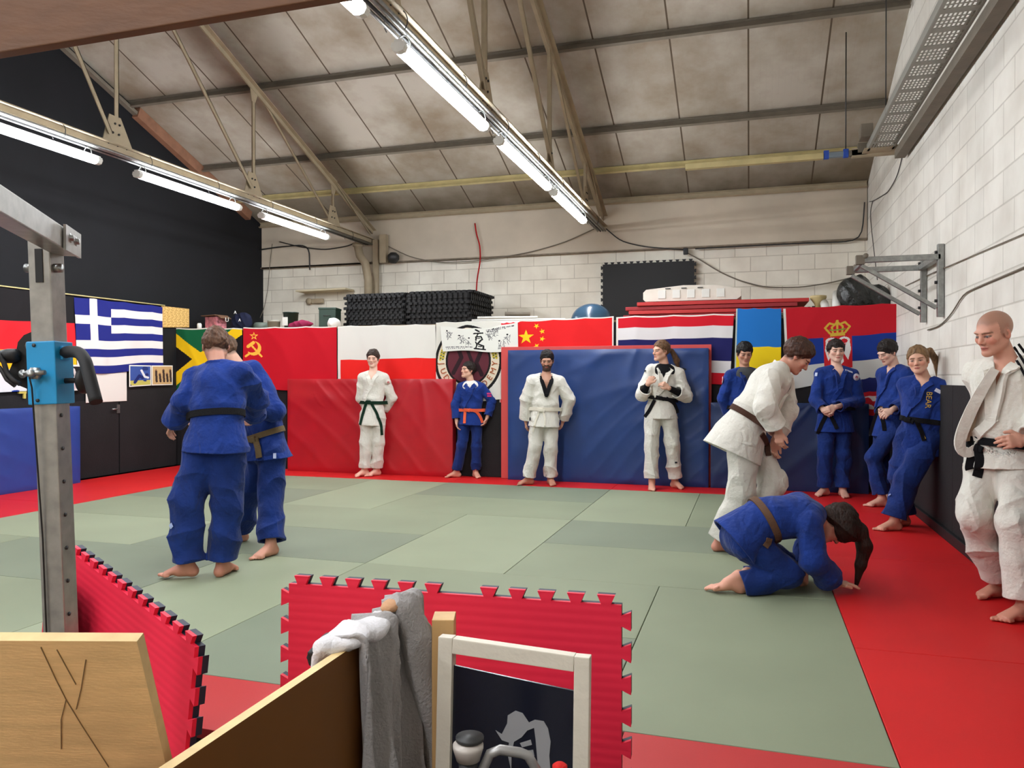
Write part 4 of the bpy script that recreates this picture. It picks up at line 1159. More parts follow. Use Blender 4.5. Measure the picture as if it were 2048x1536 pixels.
# ============================================================ crash mats, flags, shelf goods
FY = SHF-0.006
def bp(px, py, Y=FY): return np.array(bpt(px, py, Y))
def crash(name, lab, x0, x1, z1, yf, th, mc, ms, seed, lean=0.0, amp=0.012, dirs=(1.0, 0.9)):
    t = thing(name, lab, 'crash mat', ((x0+x1)/2, yf+th/2, 0.001), group='crash mats')
    W = x1-x0
    bm = bmesh.new(); box(bm, (0, 0.006, z1/2), (W, th-0.012, z1), bev=0.012); obj('core', bm, ms, t)
    def fn(u, v):
        x = (u-0.5)*W; z = z1*(1-v)
        e = np.minimum(np.minimum(u, 1-u)*W, np.minimum(v, 1-v)*z1)
        fade = np.clip(e/0.06, 0, 1)**0.6
        P = np.stack([x, x*0, z], 1)
        a = dirs[0]*x+dirs[1]*z; g = lambda t_: np.exp(-2.2*(1+np.cos(t_)))
        r1 = np.hypot(x-W*0.30*dirs[0], z-z1*1.15); a1 = np.arctan2(x-W*0.30*dirs[0], z-z1*1.15)
        d = g(a1*9+2.6*nz(P, 2.1, seed)+seed)*(0.55+0.45*nz(P, 1.7, seed+3))+0.8*g(11*a+3.2*nz(P, 1.6, seed+5))*(0.5+0.5*nz(P, 1.9, seed+8))+0.35*nz(P, 3.0, seed+9)+0.25*g(30*a+4*nz(P, 2.2, seed+2))*(nz(P, 1.4, seed+1) > 0.2)
        d = d*amp*1.3+0.010*np.sin(PI*u)*np.sin(PI*v)*1.0
        return x, -th/2-0.001+lean*(1-v)*0-(d*fade+0.008*fade), z
    sheet('cover', fn, 130, 80, mc, t)
    bm = bmesh.new()
    for s in (-1, 1): tube(bm, [(s*(W/2-0.006), -th/2+0.002, 0.01), (s*(W/2-0.006), -th/2+0.002, z1-0.01)], 0.006, n=6)
    return t
VRED = M('red_vinyl', (178,22,34), rough=0.38, spec=0.5, var=(4, 0.08), bump=(14, 0.05)); VREDS = M('red_vinyl_side', (170,26,36), rough=0.5)
VBLU = M('blue_vinyl', (26,58,116), rough=0.40, spec=0.5, var=(4, 0.10), bump=(14, 0.05)); VBLUS = M('blue_vinyl_side', (24,54,108), rough=0.5)
VNAV = M('navy_vinyl', (22,46,92), rough=0.45, spec=0.5, var=(4, 0.10), bump=(14, 0.05))
VROY = M('royal_vinyl', (36,64,138), rough=0.42, spec=0.5, var=(4, 0.08), bump=(14, 0.05)); VROYS = M('royal_vinyl_side', (36,72,160), rough=0.5)
CF = SHF-0.175
crash('crash_mat', 'tall red vinyl crash mat standing behind the person with green belt', bp(575, 800, CF)[0], bp(905, 800, CF)[0], 1.315, CF, 0.14, VRED, VREDS, 1.0, amp=0.012)
crash('crash_mat', 'tallest blue vinyl crash mat standing behind the bearded person', bp(1016, 800, CF)[0], bp(1417, 800, CF)[0], 1.69, CF, 0.085, VBLU, VBLUS, 4.0, dirs=(0.7, -0.8), amp=0.013)
crash('crash_mat', 'low navy crash mat behind the bending person and the one with clasped hands', bp(1420, 850, CF)[0]+0.01, bp(1738, 850, CF)[0], 1.03, CF, 0.14, VNAV, VBLUS, 7.0, dirs=(0.7, -0.8), amp=0.011)
bm = bmesh.new(); xa, xb = bp(1004, 800, SHF-0.05)[0], bp(1423, 800, SHF-0.05)[0]; box(bm, ((xa+xb)/2, SHF-0.072, 0.87), (xb-xa, 0.03, 1.735), bev=0.004)
tag(obj('thin_mat', bm, M('red_pink_edge', (206,74,70), rough=0.6)), 'thin red mat showing as an edge behind the tall blue crash mat', 'mat')
# left wall: royal blue mat and black boards
t = thing('crash_mat', 'blue vinyl mat along the left wall beside the silver post', 'crash mat', (-8.42+0.22, 6.1, 0.001), rotz=PI/2, group='crash mats')
W = 3.2
bm = bmesh.new(); box(bm, (0, 0.0, 0.485), (W, 0.17, 0.97), bev=0.012); obj('core', bm, VROYS, t)
def fnl(u, v):
    x = (u-0.5)*W; z = 0.97*(1-v); e = np.minimum(np.minimum(u, 1-u)*W, np.minimum(v, 1-v)*0.97); fade = np.clip(e/0.06, 0, 1)**0.6
    P = np.stack([x, x*0, z], 1); d = fold(24*(x*0.5+z)+2.2*nz(P, 3.1, 2)+2)*0.009*(0.5+0.5*nz(P, 2.0, 6))*np.where(x < 0.6, 1, 0.3)
    return x, -0.087-(d*fade+0.010*fade), z
sheet('cover', fnl, 150, 50, VROY, t)
LPX = XL+0.03
def lb(px, py, X=XL+0.10): return np.array(wpt(px, py, X))
ylist = [(7.72, 8.62, 1.02, 'black foam board beside the blue mat on the left wall', 0.05), (8.63, 9.74, 1.22, 'black foam board in the far left corner below the two photos', 0.05), (4.2, 7.70, 1.18, 'black foam board behind the blue mat on the left wall', 0.05)]
for a, b, h, l, th in ylist:
    bm = bmesh.new(); box(bm, (XL+0.055+th/2, (a+b)/2, h/2+0.001), (th, b-a-0.008, h), bev=0.004); o = tag(obj('foam_board', bm, FOAMBLK), l, 'foam board', 'black boards on the left wall')
t = thing('door_latch', 'small steel latch on the edge between two black boards of the left wall', 'latch', (XL+0.112, 8.60, 0.90))
bm = bmesh.new(); box(bm, (0, 0, 0), (0.012, 0.05, 0.12), bev=0.003); obj('plate', bm, GALV, t)
bm = bmesh.new(); tube(bm, [(0.0, -0.01, 0.0), (0.03, -0.06, 0.0), (0.03, -0.14, 0.0)], 0.011, n=8); obj('lever', bm, GALV, t)
xa = bp(352, 850)[0]; xb = bp(573, 850, SHF-0.02)[0]
bm = bmesh.new(); box(bm, ((XL+0.14+xb)/2, SHF+0.002, 0.63), (xb-XL-0.16, 0.012, 1.255), bev=0.003); tag(obj('foam_board', bm, FOAMBLK), 'black foam board on the partition left of the red crash mat', 'foam board', 'black boards on the partition')
xa, xb = bp(907, 850, SHF-0.02)[0], bp(1003, 850, SHF-0.02)[0]
bm = bmesh.new(); box(bm, ((xa+xb)/2, SHF+0.002, 0.60), (xb-xa-0.01, 0.012, 1.19), bev=0.003); tag(obj('foam_board', bm, FOAMBLK), 'black foam board on the partition behind the youth with orange belt', 'foam board', 'black boards on the partition')
xa, xb = bp(1425, 790, SHF-0.02)[0], XR-0.08
bm = bmesh.new(); box(bm, ((xa+xb)/2, SHF+0.002, 0.62), (xb-xa, 0.012, 1.235), bev=0.003); tag(obj('foam_board', bm, FOAMBLK), 'black foam board above the low navy crash mat', 'foam board', 'black boards on the partition')

# ---------------------------------------------------------------- flags
CLOTHV = MV('flag_cloth', rough=0.8, spec=0.25)
def rgbs(n, c): return np.tile(np.array(c, float), (n, 1))
def flag(name, lab, cor, colfn, nu, nv, seed=0, amp=0.010, cat='flag', group='national flags', hang=1.0, off=0.012, mat=None, nrm=None, sag=0.0, topcord=True):
    """cor = four points top-left, top-right, bottom-right, bottom-left (world); folds move it off the wall along nrm"""
    A, B, C_, Dd = [np.array(c, float) for c in cor]
    nrm = np.array(nrm if nrm is not None else (0, -1, 0), float)
    o = (A+B+C_+Dd)/4
    W = np.linalg.norm(B-A); H = np.linalg.norm(Dd-A)
    def fn(u, v):
        X = (A*(1-u)[:, None]+B*u[:, None])*(1-v)[:, None]+(Dd*(1-u)[:, None]+C_*u[:, None])*v[:, None]
        P = np.stack([u*W, u*0, v*H], 1)
        g = lambda t_: np.exp(-3.0*(1+np.cos(t_)))
        d = amp*(0.9+0.8*np.sin(u*W*9+2.2*nz(P, 2.5, seed)+seed)*(0.3+0.7*v)+0.9*g(u*W*11+v*H*3.5+2.2*nz(P, 2.2, seed+2))*(0.5+0.5*nz(P, 1.5, seed))+0.7*g(u*W*10-v*H*7+2.2*nz(P, 2.0, seed+5))*(0.5+0.5*nz(P, 1.8, seed+4)))
        X = X+nrm*(off+d)[:, None]
        if amp > 0: X[:, 2] -= sag*np.sin(PI*u)*(1-v)*1.0+0.012*np.abs(np.sin(u*PI*3+seed))*(1-v)+0.010*np.sin(u*9+seed)*v
        X = X-o
        return X[:, 0], X[:, 1], X[:, 2]
    ob = sheet(name, fn, nu, nv, mat or CLOTHV, None, colfn, thick=0.0)
    ob.location = o; md = ob.modifiers.new('thick', 'SOLIDIFY'); md.thickness = 0.003; md.offset = 0
    tag(ob, lab, cat, group); return ob
def hem(c, u, w=0.012, col=(226,222,214)):
    c[(u < w)] = col; return c
# Jamaica
def f_jam(u, v):
    c = rgbs(len(u), (22,20,22)); a = np.abs(v-u); b = np.abs(v-(1-u))
    top = (v < u) & (v < 1-u); bot = (v > u) & (v > 1-u)
    c[top] = (12,98,58); c[bot] = (12,98,58); c[(a < 0.105) | (b < 0.105)] = (250,206,20); c[(v < 0.02)] = (225,222,212); return c
XF = XL+0.03
flag('flag', 'black, green and yellow diagonal cross flag in the far left corner', [bp(324, 656), bp(487, 656), bp(487, 776), bp(324, 783)], f_jam, 150, 110, 1)
# hammer and sickle
def f_ussr(u, v):
    W, H = 1.60, 1.07; x = u*W; y = v*H
    c = rgbs(len(u), (196,14,34)); g = (248,190,70)
    cx, cy = 0.19, 0.36
    r = np.hypot(x-cx, y-cy); ang = np.arctan2(y-cy, x-cx)
    m = (r < 0.125) & (np.hypot(x-(cx-0.038), y-(cy-0.030)) > 0.105) & (ang > -1.9) & (ang < 2.6); c[m] = g
    c[d_seg(x, y, (cx-0.07, cy+0.09), (cx-0.14, cy+0.14)) < 0.018] = g
    c[d_seg(x, y, (cx-0.05, cy-0.06), (cx+0.13, cy+0.14)) < 0.016] = g
    c[d_seg(x, y, (cx-0.10, cy-0.03), (cx-0.01, cy-0.10)) < 0.028] = g
    s = in_poly(x, y, [(a, b) for a, b in star(0.19, 0.145, 0.075, PI)]); i = in_poly(x, y, [(a, b) for a, b in star(0.19, 0.145, 0.042, PI)])
    c[s & ~i] = g; c[v < 0.015] = (226,220,212); return c
flag('flag', 'red flag with yellow star, hammer and sickle', [bp(489, 655), bp(675, 652), bp(675, 782), bp(489, 778)], f_ussr, 260, 180, 3, amp=0.013)
# white over red
def f_pol(u, v):
    c = rgbs(len(u), (226,224,216)); c[v > 0.52] = (232,34,30); return hem(c, u, 0.03)
flag('flag', 'white over red striped flag above the red crash mat', [bp(677, 652), bp(872, 648), bp(876, 776), bp(677, 782)], f_pol, 130, 90, 5, amp=0.009)
# plain red flag showing beside the round emblem
def f_red(u, v): c = rgbs(len(u), (216,34,44)); c[(v < 0.02) | (u < 0.06)] = (226,220,212); return c
flag('flag', 'red flag with white hem half hidden beside the round club emblem', [bp(1000, 643), bp(1040, 641), bp(1030, 800), bp(1000, 805)], f_red, 40, 60, 6, amp=0.006)
# round club banner
CBW = float(np.linalg.norm(bp(1003, 641)-bp(873, 644))); CBH = float(np.linalg.norm(bp(1003, 800)-bp(1003, 641)))
def f_club(u, v):
    W, H = CBW, CBH; x = (u*W-W/2)*0.96/W; y = (v*H-H/2)*0.96/W
    c = rgbs(len(u), (220,218,208)); r = np.hypot(x, y)
    c[(r < 0.495) & (r > 0.455)] = (24,22,22); c[r < 0.455] = (226,214,190); c[(r < 0.335)] = (26,22,22)
    c[r < 0.305] = (96,42,52)
    ins = r < 0.300
    for pl, wd in (([(-0.22,0.16),(-0.10,-0.05),(-0.16,-0.22)], 0.03), ([(0.02,0.26),(0.06,0.02),(-0.03,-0.2)], 0.025), ([(0.20,0.18),(0.12,0.02),(0.20,-0.16)], 0.03), ([(-0.05,0.2),(0.16,0.1)], 0.02)):
        c[ins & (d_line(x, y, pl) < wd)] = (46,26,32)
    for s in (-1, 1):
        for k in range(7):
            a = -0.10-0.05*k; px_, py_ = s*0.395*math.cos(a), 0.395*math.sin(a)
            c[np.hypot(x-px_-0.02*s*((-1)**k), y-py_) < 0.020] = (206,186,66); c[np.hypot(x-px_+0.018*s*((-1)**k), y-py_) < 0.014] = (70,84,50)
    return c
cb = flag('club_banner', 'white banner with round club emblem and ring of lettering behind the youth', [bp(873, 644, FY-0.012), bp(1003, 641, FY-0.012), bp(1003, 800, FY-0.012), bp(873, 803, FY-0.012)], f_club, 190, 220, 8, amp=0.003, cat='banner', group=None)
bm = bmesh.new(); txt = 'JUDO ACADEMY'
ctr = (bp(873, 722)+bp(1003, 722))/2
for k, ch in enumerate(txt):
    a = PI*1.03+(k/(len(txt)-1))*PI*0.94
    if ch == ' ': continue
    KR = 0.395*CBW/0.96; p = Vector((KR*math.cos(a), 0, KR*math.sin(a)))
    # the letters run along the lower half of the ring, tops to the centre
    rot = Matrix.Rotation(-(a-1.5*PI) if False else 0, 4, 'Y')
    th = a-1.5*PI
    ux = Vector((math.cos(th), 0, math.sin(th))); uy = Vector((-math.sin(th), 0, math.cos(th))); n = Vector((0, -1, 0))
    mt = Matrix.Translation(p+Vector((0, -0.026, 0))) @ Matrix((ux, uy, n)).transposed().to_4x4()
    text_bm(bm, ch, 0.115*CBW/0.96, mt, 0.001)
lt = obj('lettering', bm, cloth((166,84,44)), cb); lt['label'] = 'rust coloured letters reading JUDO ACADEMY'
# small calligraphy banner hung over it
def f_cal(u, v):
    W, H = 1.05, 0.40; x = u*W; y = v*H
    c = rgbs(len(u), (228,228,220)); k = (22,22,24)
    for pl, wd in (([(0.49,0.03),(0.53,0.055)], 0.014), ([(0.46,0.095),(0.58,0.08)], 0.012), ([(0.515,0.10),(0.50,0.13)], 0.009), ([(0.48,0.21),(0.485,0.15),(0.555,0.14),(0.57,0.19),(0.54,0.21)], 0.011), ([(0.50,0.175),(0.54,0.172)], 0.007),
                   ([(0.545,0.21),(0.50,0.27),(0.58,0.30),(0.575,0.345)], 0.013), ([(0.475,0.24),(0.49,0.29),(0.47,0.345)], 0.010), ([(0.45,0.355),(0.60,0.358)], 0.012), ([(0.51,0.31),(0.55,0.31)], 0.008)):
        c[d_line(x, y, pl) < wd] = k
    rs = np.random.RandomState(5)
    for fx, fy in ((0.12,0.14),(0.27,0.20),(0.66,0.13),(0.74,0.10),(0.90,0.22),(0.36,0.24),(0.83,0.30)):
        for q in range(6):
            p = [(fx+rs.uniform(-.05,.05), fy+rs.uniform(-.08,.08)) for _ in range(3)]; c[d_line(x, y, p) < 0.0035] = (120,120,120)
        c[np.hypot(x-fx-rs.uniform(-.03,.03), y-fy+0.07) < 0.013] = (30,30,32)
    for a, b, yy in ((0.05, 0.42, 0.335), (0.62, 1.0, 0.035)):
        m = (x > a) & (x < b) & (np.abs(y-yy) < 0.009) & (np.sin(x*260)+0.6*np.sin(x*97) > -0.3); c[m] = (80,80,84)
        m = (x > a) & (x < b-0.1) & (np.abs(y-yy-0.022) < 0.007) & (np.sin(x*230)+0.6*np.sin(x*87) > -0.1); c[m] = (110,110,112)
    return c
flag('calligraphy_banner', 'small white cloth with black brush calligraphy and ink figures hung over the club banner', [bp(881, 651, FY-0.05), bp(1036, 643, FY-0.05), bp(1037, 704, FY-0.05), bp(887, 702, FY-0.05)], f_cal, 240, 90, 2, amp=0.004, cat='banner', group=None, sag=0.06)
def f_chn(u, v):
    W, H = 1.50, 0.95; x = u*W; y = v*H; c = rgbs(len(u), (224,30,34)); g = (252,206,34)
    c[in_poly(x, y, star(0.13, 0.29, 0.13, PI))] = g
    for a, b, r in ((0.30,0.10,0.6),(0.39,0.20,0.2),(0.39,0.33,0.9),(0.30,0.45,0.5)): c[in_poly(x, y, star(a, b, 0.05, PI+r))] = g
    c[v < 0.02] = (226,220,212); c[u > 0.985] = (226,220,212); return c
flag('flag', 'red flag with one large and four small yellow stars', [bp(1037, 641), bp(1228, 632), bp(1228, 745), bp(1037, 752)], f_chn, 250, 150, 9, amp=0.010)
def f_tha(u, v):
    c = rgbs(len(u), (212,24,42)); c[(v > 1/6) & (v < 5/6)] = (226,222,222); c[(v > 2/6) & (v < 4/6)] = (30,30,92); c[v < 0.02] = (232,226,220); return hem(c, u, 0.018)
flag('flag', 'red, white and navy horizontally striped flag', [bp(1233, 633), bp(1468, 627), bp(1460, 768), bp(1233, 772)], f_tha, 180, 110, 11, amp=0.012)
def f_ukr(u, v): c = rgbs(len(u), (34,118,200)); c[v > 0.49] = (246,214,26); c[u < 0.03] = (190,200,190); return c
flag('flag', 'light blue over yellow flag hanging between two wider flags', [bp(1472, 617), bp(1562, 616), bp(1562, 772), bp(1468, 776)], f_ukr, 90, 120, 12, amp=0.009)
def f_srb(u, v):
    W, H = 1.50, 0.98; x = u*W; y = v*H; c = rgbs(len(u), (190,22,38)); c[v > 0.40] = (22,52,138); c[v > 0.735] = (200,200,196)
    cx = 0.70; w = (224,220,216); gd = (206,170,60); rd = (196,30,38)
    c[(np.abs(x-cx) < 0.185) & (y > 0.385) & (y < 0.80) & (np.hypot(np.maximum(np.abs(x-cx)-0.06, 0), np.maximum(y-0.66, 0)) < 0.20)] = rd
    for s in (-1, 1):
        X = (x-cx)*s
        c[(np.hypot((X-0.085)/0.075, (y-0.445)/0.045) < 1) & ~(np.hypot((X-0.085)/0.045, (y-0.455)/0.028) < 1)] = w
        c[in_poly(X, y, [(0.15,0.42),(0.17,0.56),(0.13,0.70),(0.08,0.62),(0.09,0.52)])] = w
        c[in_poly(X, y, [(0.0,0.50),(0.06,0.47),(0.07,0.72),(0.0,0.80)])] = w
    c[in_poly(x-cx, y, [(-0.045,0.53),(0.045,0.53),(0.045,0.64),(0,0.68),(-0.045,0.64)])] = rd
    c[(np.abs(x-cx) < 0.008) & (np.abs(y-0.60) < 0.06)] = w; c[(np.abs(y-0.59) < 0.008) & (np.abs(x-cx) < 0.04)] = w
    X = x-cx
    c[in_poly(X, y, [(-0.10,0.385),(0.10,0.385),(0.09,0.345),(-0.09,0.345)])] = gd
    for q in ([(-0.10,0.345),(-0.16,0.27),(-0.10,0.215),(-0.03,0.24)], [(0.10,0.345),(0.16,0.27),(0.10,0.215),(0.03,0.24)], [(-0.06,0.34),(-0.07,0.27),(0.0,0.205)], [(0.06,0.34),(0.07,0.27),(0.0,0.205)], [(0,0.34),(0,0.20)]):
        c[d_line(X, y, q) < 0.013] = gd
    c[np.hypot(X, y-0.195) < 0.018] = gd
    c[(d_line(X, y, [(-0.10,0.30),(-0.04,0.31),(0.04,0.31),(0.10,0.30)]) < 0.008)] = (120,150,60)
    c[u < 0.02] = (214,212,206); return c
flag('flag', 'red, blue and white flag with crowned coat of arms, top right', [bp(1566, 616), bp(1800, 606), bp(1800, 750), bp(1574, 778)], f_srb, 280, 180, 14, amp=0.008)
def f_scf(u, v):
    c = rgbs(len(u), (26,34,96)); c[(v > 0.28) & (v < 0.75)] = (190,26,40); P = np.stack([u*6, u*0, v*10], 1)
    c[(v > 0.36) & (v < 0.62) & (nz(P, 2.2, 3) > 0.05)] = (220,214,210); return c
flag('scarf', 'blue and red printed cloth half hidden between two people in blue', [bp(1722, 757, FY-0.03), bp(1790, 748, FY-0.03), bp(1790, 850, FY-0.03), bp(1722, 858, FY-0.03)], f_scf, 60, 80, 4, amp=0.005, group=None, cat='scarf')
# left wall flags
LX = XL+0.10
S(obj('trim_4', box(bmesh.new(), (XL+0.048, (4.0+SHF)/2, 1.70), (0.094, SHF-4.0, 1.42)), BLACKP))
L4 = lambda a, b, c_, d: [np.array(wpt(*a, LX)), np.array(wpt(*b, LX)), np.array(wpt(*c_, LX)), np.array(wpt(*d, LX))]
def f_ger(u, v): c = rgbs(len(u), (26,24,26)); c[v > 0.36] = (226,32,42); c[v > 0.69] = (250,180,24); return c
flag('flag', 'black, red and gold flag on the left wall behind the silver post', [wpt(-200, 548, LX), wpt(145, 592, LX), wpt(150, 742, LX), wpt(-200, 770, LX)], f_ger, 120, 80, 15, amp=0.012, nrm=(1, 0, 0))
def f_gre(u, v):
    c = rgbs(len(u), (32,38,120)); w = (224,218,214); c[(np.floor(v*9).astype(int) % 2) == 1] = w
    can = (u < 0.38) & (v < 5/9); c[can] = (32,38,120); c[can & ((np.abs(u-0.19) < 0.042) | (np.abs(v-2.5/9) < 0.058))] = w; return c
flag('flag', 'blue and white striped flag with white cross on the left wall', [wpt(146, 593, LX), wpt(323, 613, LX), wpt(322, 738, LX), wpt(152, 750, LX)], f_gre, 200, 130, 17, amp=0.013, nrm=(1, 0, 0))
bm = bmesh.new()
tube(bm, [wpt(-150, 553, LX+0.03), wpt(142, 589, LX+0.03), wpt(330, 611, LX+0.03)], 0.009, n=6)
tag(obj('curtain_rod', bm, M('pale_rod', (206,196,136), rough=0.5)), 'thin pale rod holding the flags on the left wall', 'rod')
def osb(u, v):
    P = np.stack([u*5, u*0, v*4], 1); a = nz(P, 9, 1)+nz(P[:, [2, 1, 0]], 13, 4); c = rgbs(len(u), (196,158,92)); return c+a[:, None]*np.array([26, 26, 22])
bm = bmesh.new()
o = flag('chipboard', 'small square of chipboard at the end of the left wall flags', [wpt(322, 612, LX), wpt(377, 618, LX), wpt(377, 655, LX), wpt(322, 655, LX)], osb, 60, 40, 0, amp=0.0, cat='board', group=None, nrm=(1, 0, 0))
o.modifiers['thick'].thickness = 0.012
# pictures under the flags
def photo(lab, a, b, c_, d, fnc, X=LX+0.032):
    o = flag('photo_print', lab, [wpt(*a, X), wpt(*b, X), wpt(*c_, X), wpt(*d, X)], fnc, 70, 60, 0, amp=0.0, cat='photo', group='photo prints on the left wall', nrm=(1, 0, 0)); return o
def ph1(u, v):
    c = rgbs(len(u), (58,82,150)); c[v > 0.72] = (190,180,90); P = np.stack([u*3, u*0, v*3], 1); c[nz(P, 3, 2) > 0.35] = (34,50,110)
    c[d_line(u, v, [(0.25,0.8),(0.45,0.5),(0.6,0.6),(0.8,0.45)]) < 0.07] = (26,36,100); c[d_line(u, v, [(0.55,0.25),(0.7,0.55),(0.85,0.6)]) < 0.05] = (220,220,224)
    e = (u < 0.04) | (u > 0.96) | (v < 0.05) | (v > 0.95); c[e] = (230,226,216); return c
def ph2(u, v):
    c = rgbs(len(u), (196,162,112))
    for x in (0.2, 0.38, 0.55, 0.72, 0.88): c[d_line(u, v, [(x, 0.35+0.1*math.sin(x*20)), (x+0.03, 0.8)]) < 0.05] = (60,44,40); c[np.hypot(u-x, v-0.3-0.1*math.sin(x*20)) < 0.035] = (150,100,80)
    e = (u < 0.04) | (u > 0.96) | (v < 0.05) | (v > 0.95); c[e] = (230,226,216); return c
def ph3(u, v):
    c = rgbs(len(u), (30,26,28)); c[v > 0.7] = (210,190,190); c[d_line(u, v, [(0.5,0.2),(0.6,0.45),(0.45,0.6)]) < 0.06] = (200,190,186); e = (u > 0.95) | (v < 0.06) | (v > 0.94); c[e] = (226,222,214); return c
def ph4(u, v):
    c = rgbs(len(u), (222,220,222)); P = np.stack([u*6, u*0, v*4], 1); c[nz(P, 3.1, 6) > 0.3] = (30,60,150); c[nz(P, 4.1, 9) > 0.6] = (30,28,36); return c
photo('blue toned photo print, left of the pair below the striped flag', (257, 730), (301, 731), (301, 771), (257, 774), ph1)
photo('sandy toned group photo print, right of the pair below the striped flag', (302, 731), (344, 731), (344, 770), (302, 771), ph2)
photo('dark photo print with a white figure behind the silver post', (126, 729), (166, 730), (166, 780), (126, 783), ph3)
photo('blue and white photo print at the left frame edge', (-60, 738), (52, 738), (52, 782), (-60, 788), ph4)
photo('blank white sheet below the blue and white striped flag', (170, 738), (252, 736), (252, 802), (170, 806), lambda u, v: rgbs(len(u), (224,218,210)), X=LX+0.002)
bm = bmesh.new(); p = wpt(44, 785, XL+0.125); box(bm, p, (0.03, 0.10, 0.03), bev=0.006); box(bm, p+Vector((0, 0.03, -0.04)), (0.025, 0.03, 0.07), bev=0.006)
tag(obj('yellow_clip', bm, cloth((214,190,96))), 'small yellow clip on the left wall below a photo', 'clip')

# ---------------------------------------------------------------- things on the shelf
def teeth(p0, p1, n, out, skip=(), tw=0.52, ta=0.30, start=0.5):
    """dovetail teeth along p0-p1 pointing to 'out' (2d unit)"""
    p0 = Vector(p0); p1 = Vector(p1); d = (p1-p0); L = d.length; d.normalize(); o = Vector(out); pt = L/n; pts = []
    for k in range(n):
        if k in skip: continue
        c = p0+d*pt*(k+start); b = pt*tw/2*0.62; t_ = pt*tw/2*1.12; h = pt*ta
        pts += [c-d*b, c-d*t_+o*h, c+d*t_+o*h, c+d*b]
    return pts
def jig(W, H, nx, ny, skip=()):
    """outline of an interlocking foam mat, x 0..W, y 0..-H"""
    P = [Vector((0, 0))]
    P += teeth((0, 0), (W, 0), nx, (0, 1), skip)
    P += [Vector((W, 0))]+teeth((W, 0), (W, -H), ny, (1, 0))
    P += [Vector((W, -H))]+teeth((W, -H), (0, -H), nx, (0, -1))
    P += [Vector((0, -H))]+teeth((0, -H), (0, 0), ny, (-1, 0))
    return [(p.x, p.y) for p in P]
BF = M('black_eva', (26,26,27), rough=0.6, bump=(60, 0.15), spec=0.35)
outl = jig(1.0, 1.0, 12, 12)
bm = bmesh.new(); prism(bm, outl, 0.0385); me = bpy.data.meshes.new('jigsaw_mat'); bmesh.ops.recalc_face_normals(bm, faces=bm.faces[:]); bm.to_mesh(me); bm.free(); me.materials.append(BF)
ZS = SHZ
xa = bp(688, 600, 10.75)[0]
rs = random.Random(3)
ORD = ['bottom', 'second', 'third', 'fourth', 'fifth', 'sixth', 'seventh', 'eighth', 'ninth', 'tenth', 'eleventh', 'twelfth', 'thirteenth', 'top']
for st, (x, yy, side) in enumerate(((xa+0.02, 10.75, 'left'), (xa+1.09, 10.72, 'right'))):
    for k in range(14):
        o = bpy.data.objects.new('jigsaw_mat', me); COL.objects.link(o)
        o.location = (x+rs.uniform(-.012, .012)+(0.04 if k % 2 else 0), yy+1.0+rs.uniform(-.03, .01), ZS+0.001+k*0.0405)
        o.rotation_euler = (0, 0, rs.uniform(-.012, .012))
        tag(o, 'black foam jigsaw mat, %s in the %s stack on the shelf' % (ORD[k] if k not in (0,) else 'bottom one', side), 'jigsaw mat', 'stacked black jigsaw mats')
# upright black mat on the back wall
bm = bmesh.new(); p0, p1 = bp(1206, 530, YB-0.10), bp(1388, 527, YB-0.10); Wd = p1[0]-p0[0]
mt = Matrix.Translation((p0[0], YB-0.10, p0[2])) @ Matrix.Rotation(PI/2, 4, 'X')
prism(bm, [(a, b) for a, b in jig(Wd, 1.0, 14, 10, skip=())], 0.03, mt); tag(obj('jigsaw_mat', bm, BF), 'large black jigsaw mat standing upright against the back wall', 'jigsaw mat')
# half ball
t = thing('balance_ball', 'dark blue half ball balance trainer on the shelf', 'balance trainer', tuple(bp(1183, 640, 10.25)[:2])+(SHZ+0.001,))
bm = bmesh.new(); R0 = 0.28
lathe(bm, [(0.0, 0.26)]+[(R0*math.sin(a), 0.02+0.24*math.cos(a)) for a in np.linspace(0.08, PI/2, 14)], n=36); obj('dome', bm, M('blue_grey_rubber', (44,72,94), rough=0.25, spec=0.6), t)
bm = bmesh.new(); lathe(bm, [(0.0, 0.0), (0.30, 0.0), (0.31, 0.01), (0.31, 0.025), (0.28, 0.035)], n=36); obj('rim', bm, BLACKPL, t)
# red mats stack
rp0, rp1 = bp(1243, 600, 10.4), bp(1590, 600, 10.4)
RM = M('red_mat_edge', (186,44,44), rough=0.6, bump=(40, 0.1)); RM2 = M('red_mat_edge_dark', (150,30,36), rough=0.6)
L_ = rp1[0]-rp0[0]
for k in range(5):
    bm = bmesh.new(); box(bm, (0, 0, 0.025), (L_-0.02*abs(k-2), 0.98, 0.048), bev=0.006)
    o = obj('red_mat', bm, RM if k % 2 == 0 else RM2); o.location = ((rp0[0]+rp1[0])/2+0.015*k*((-1)**k)+0.03*k, 10.4+0.5, SHZ+0.002+0.056*k); o.rotation_euler = (0, 0, 0.015*((-1)**k))
    tag(o, 'long red tatami mat, %s of the red stack on the shelf' % ['bottom', 'second', 'middle', 'fourth', 'top'][k], 'mat', 'stacked red mats on the shelf')
    bm = bmesh.new(); box(bm, ((rp0[0]+rp1[0])/2+0.02, 10.9, SHZ+0.045+0.048*k), (L_-0.1, 0.9, 0.005)); 
    bm.free()
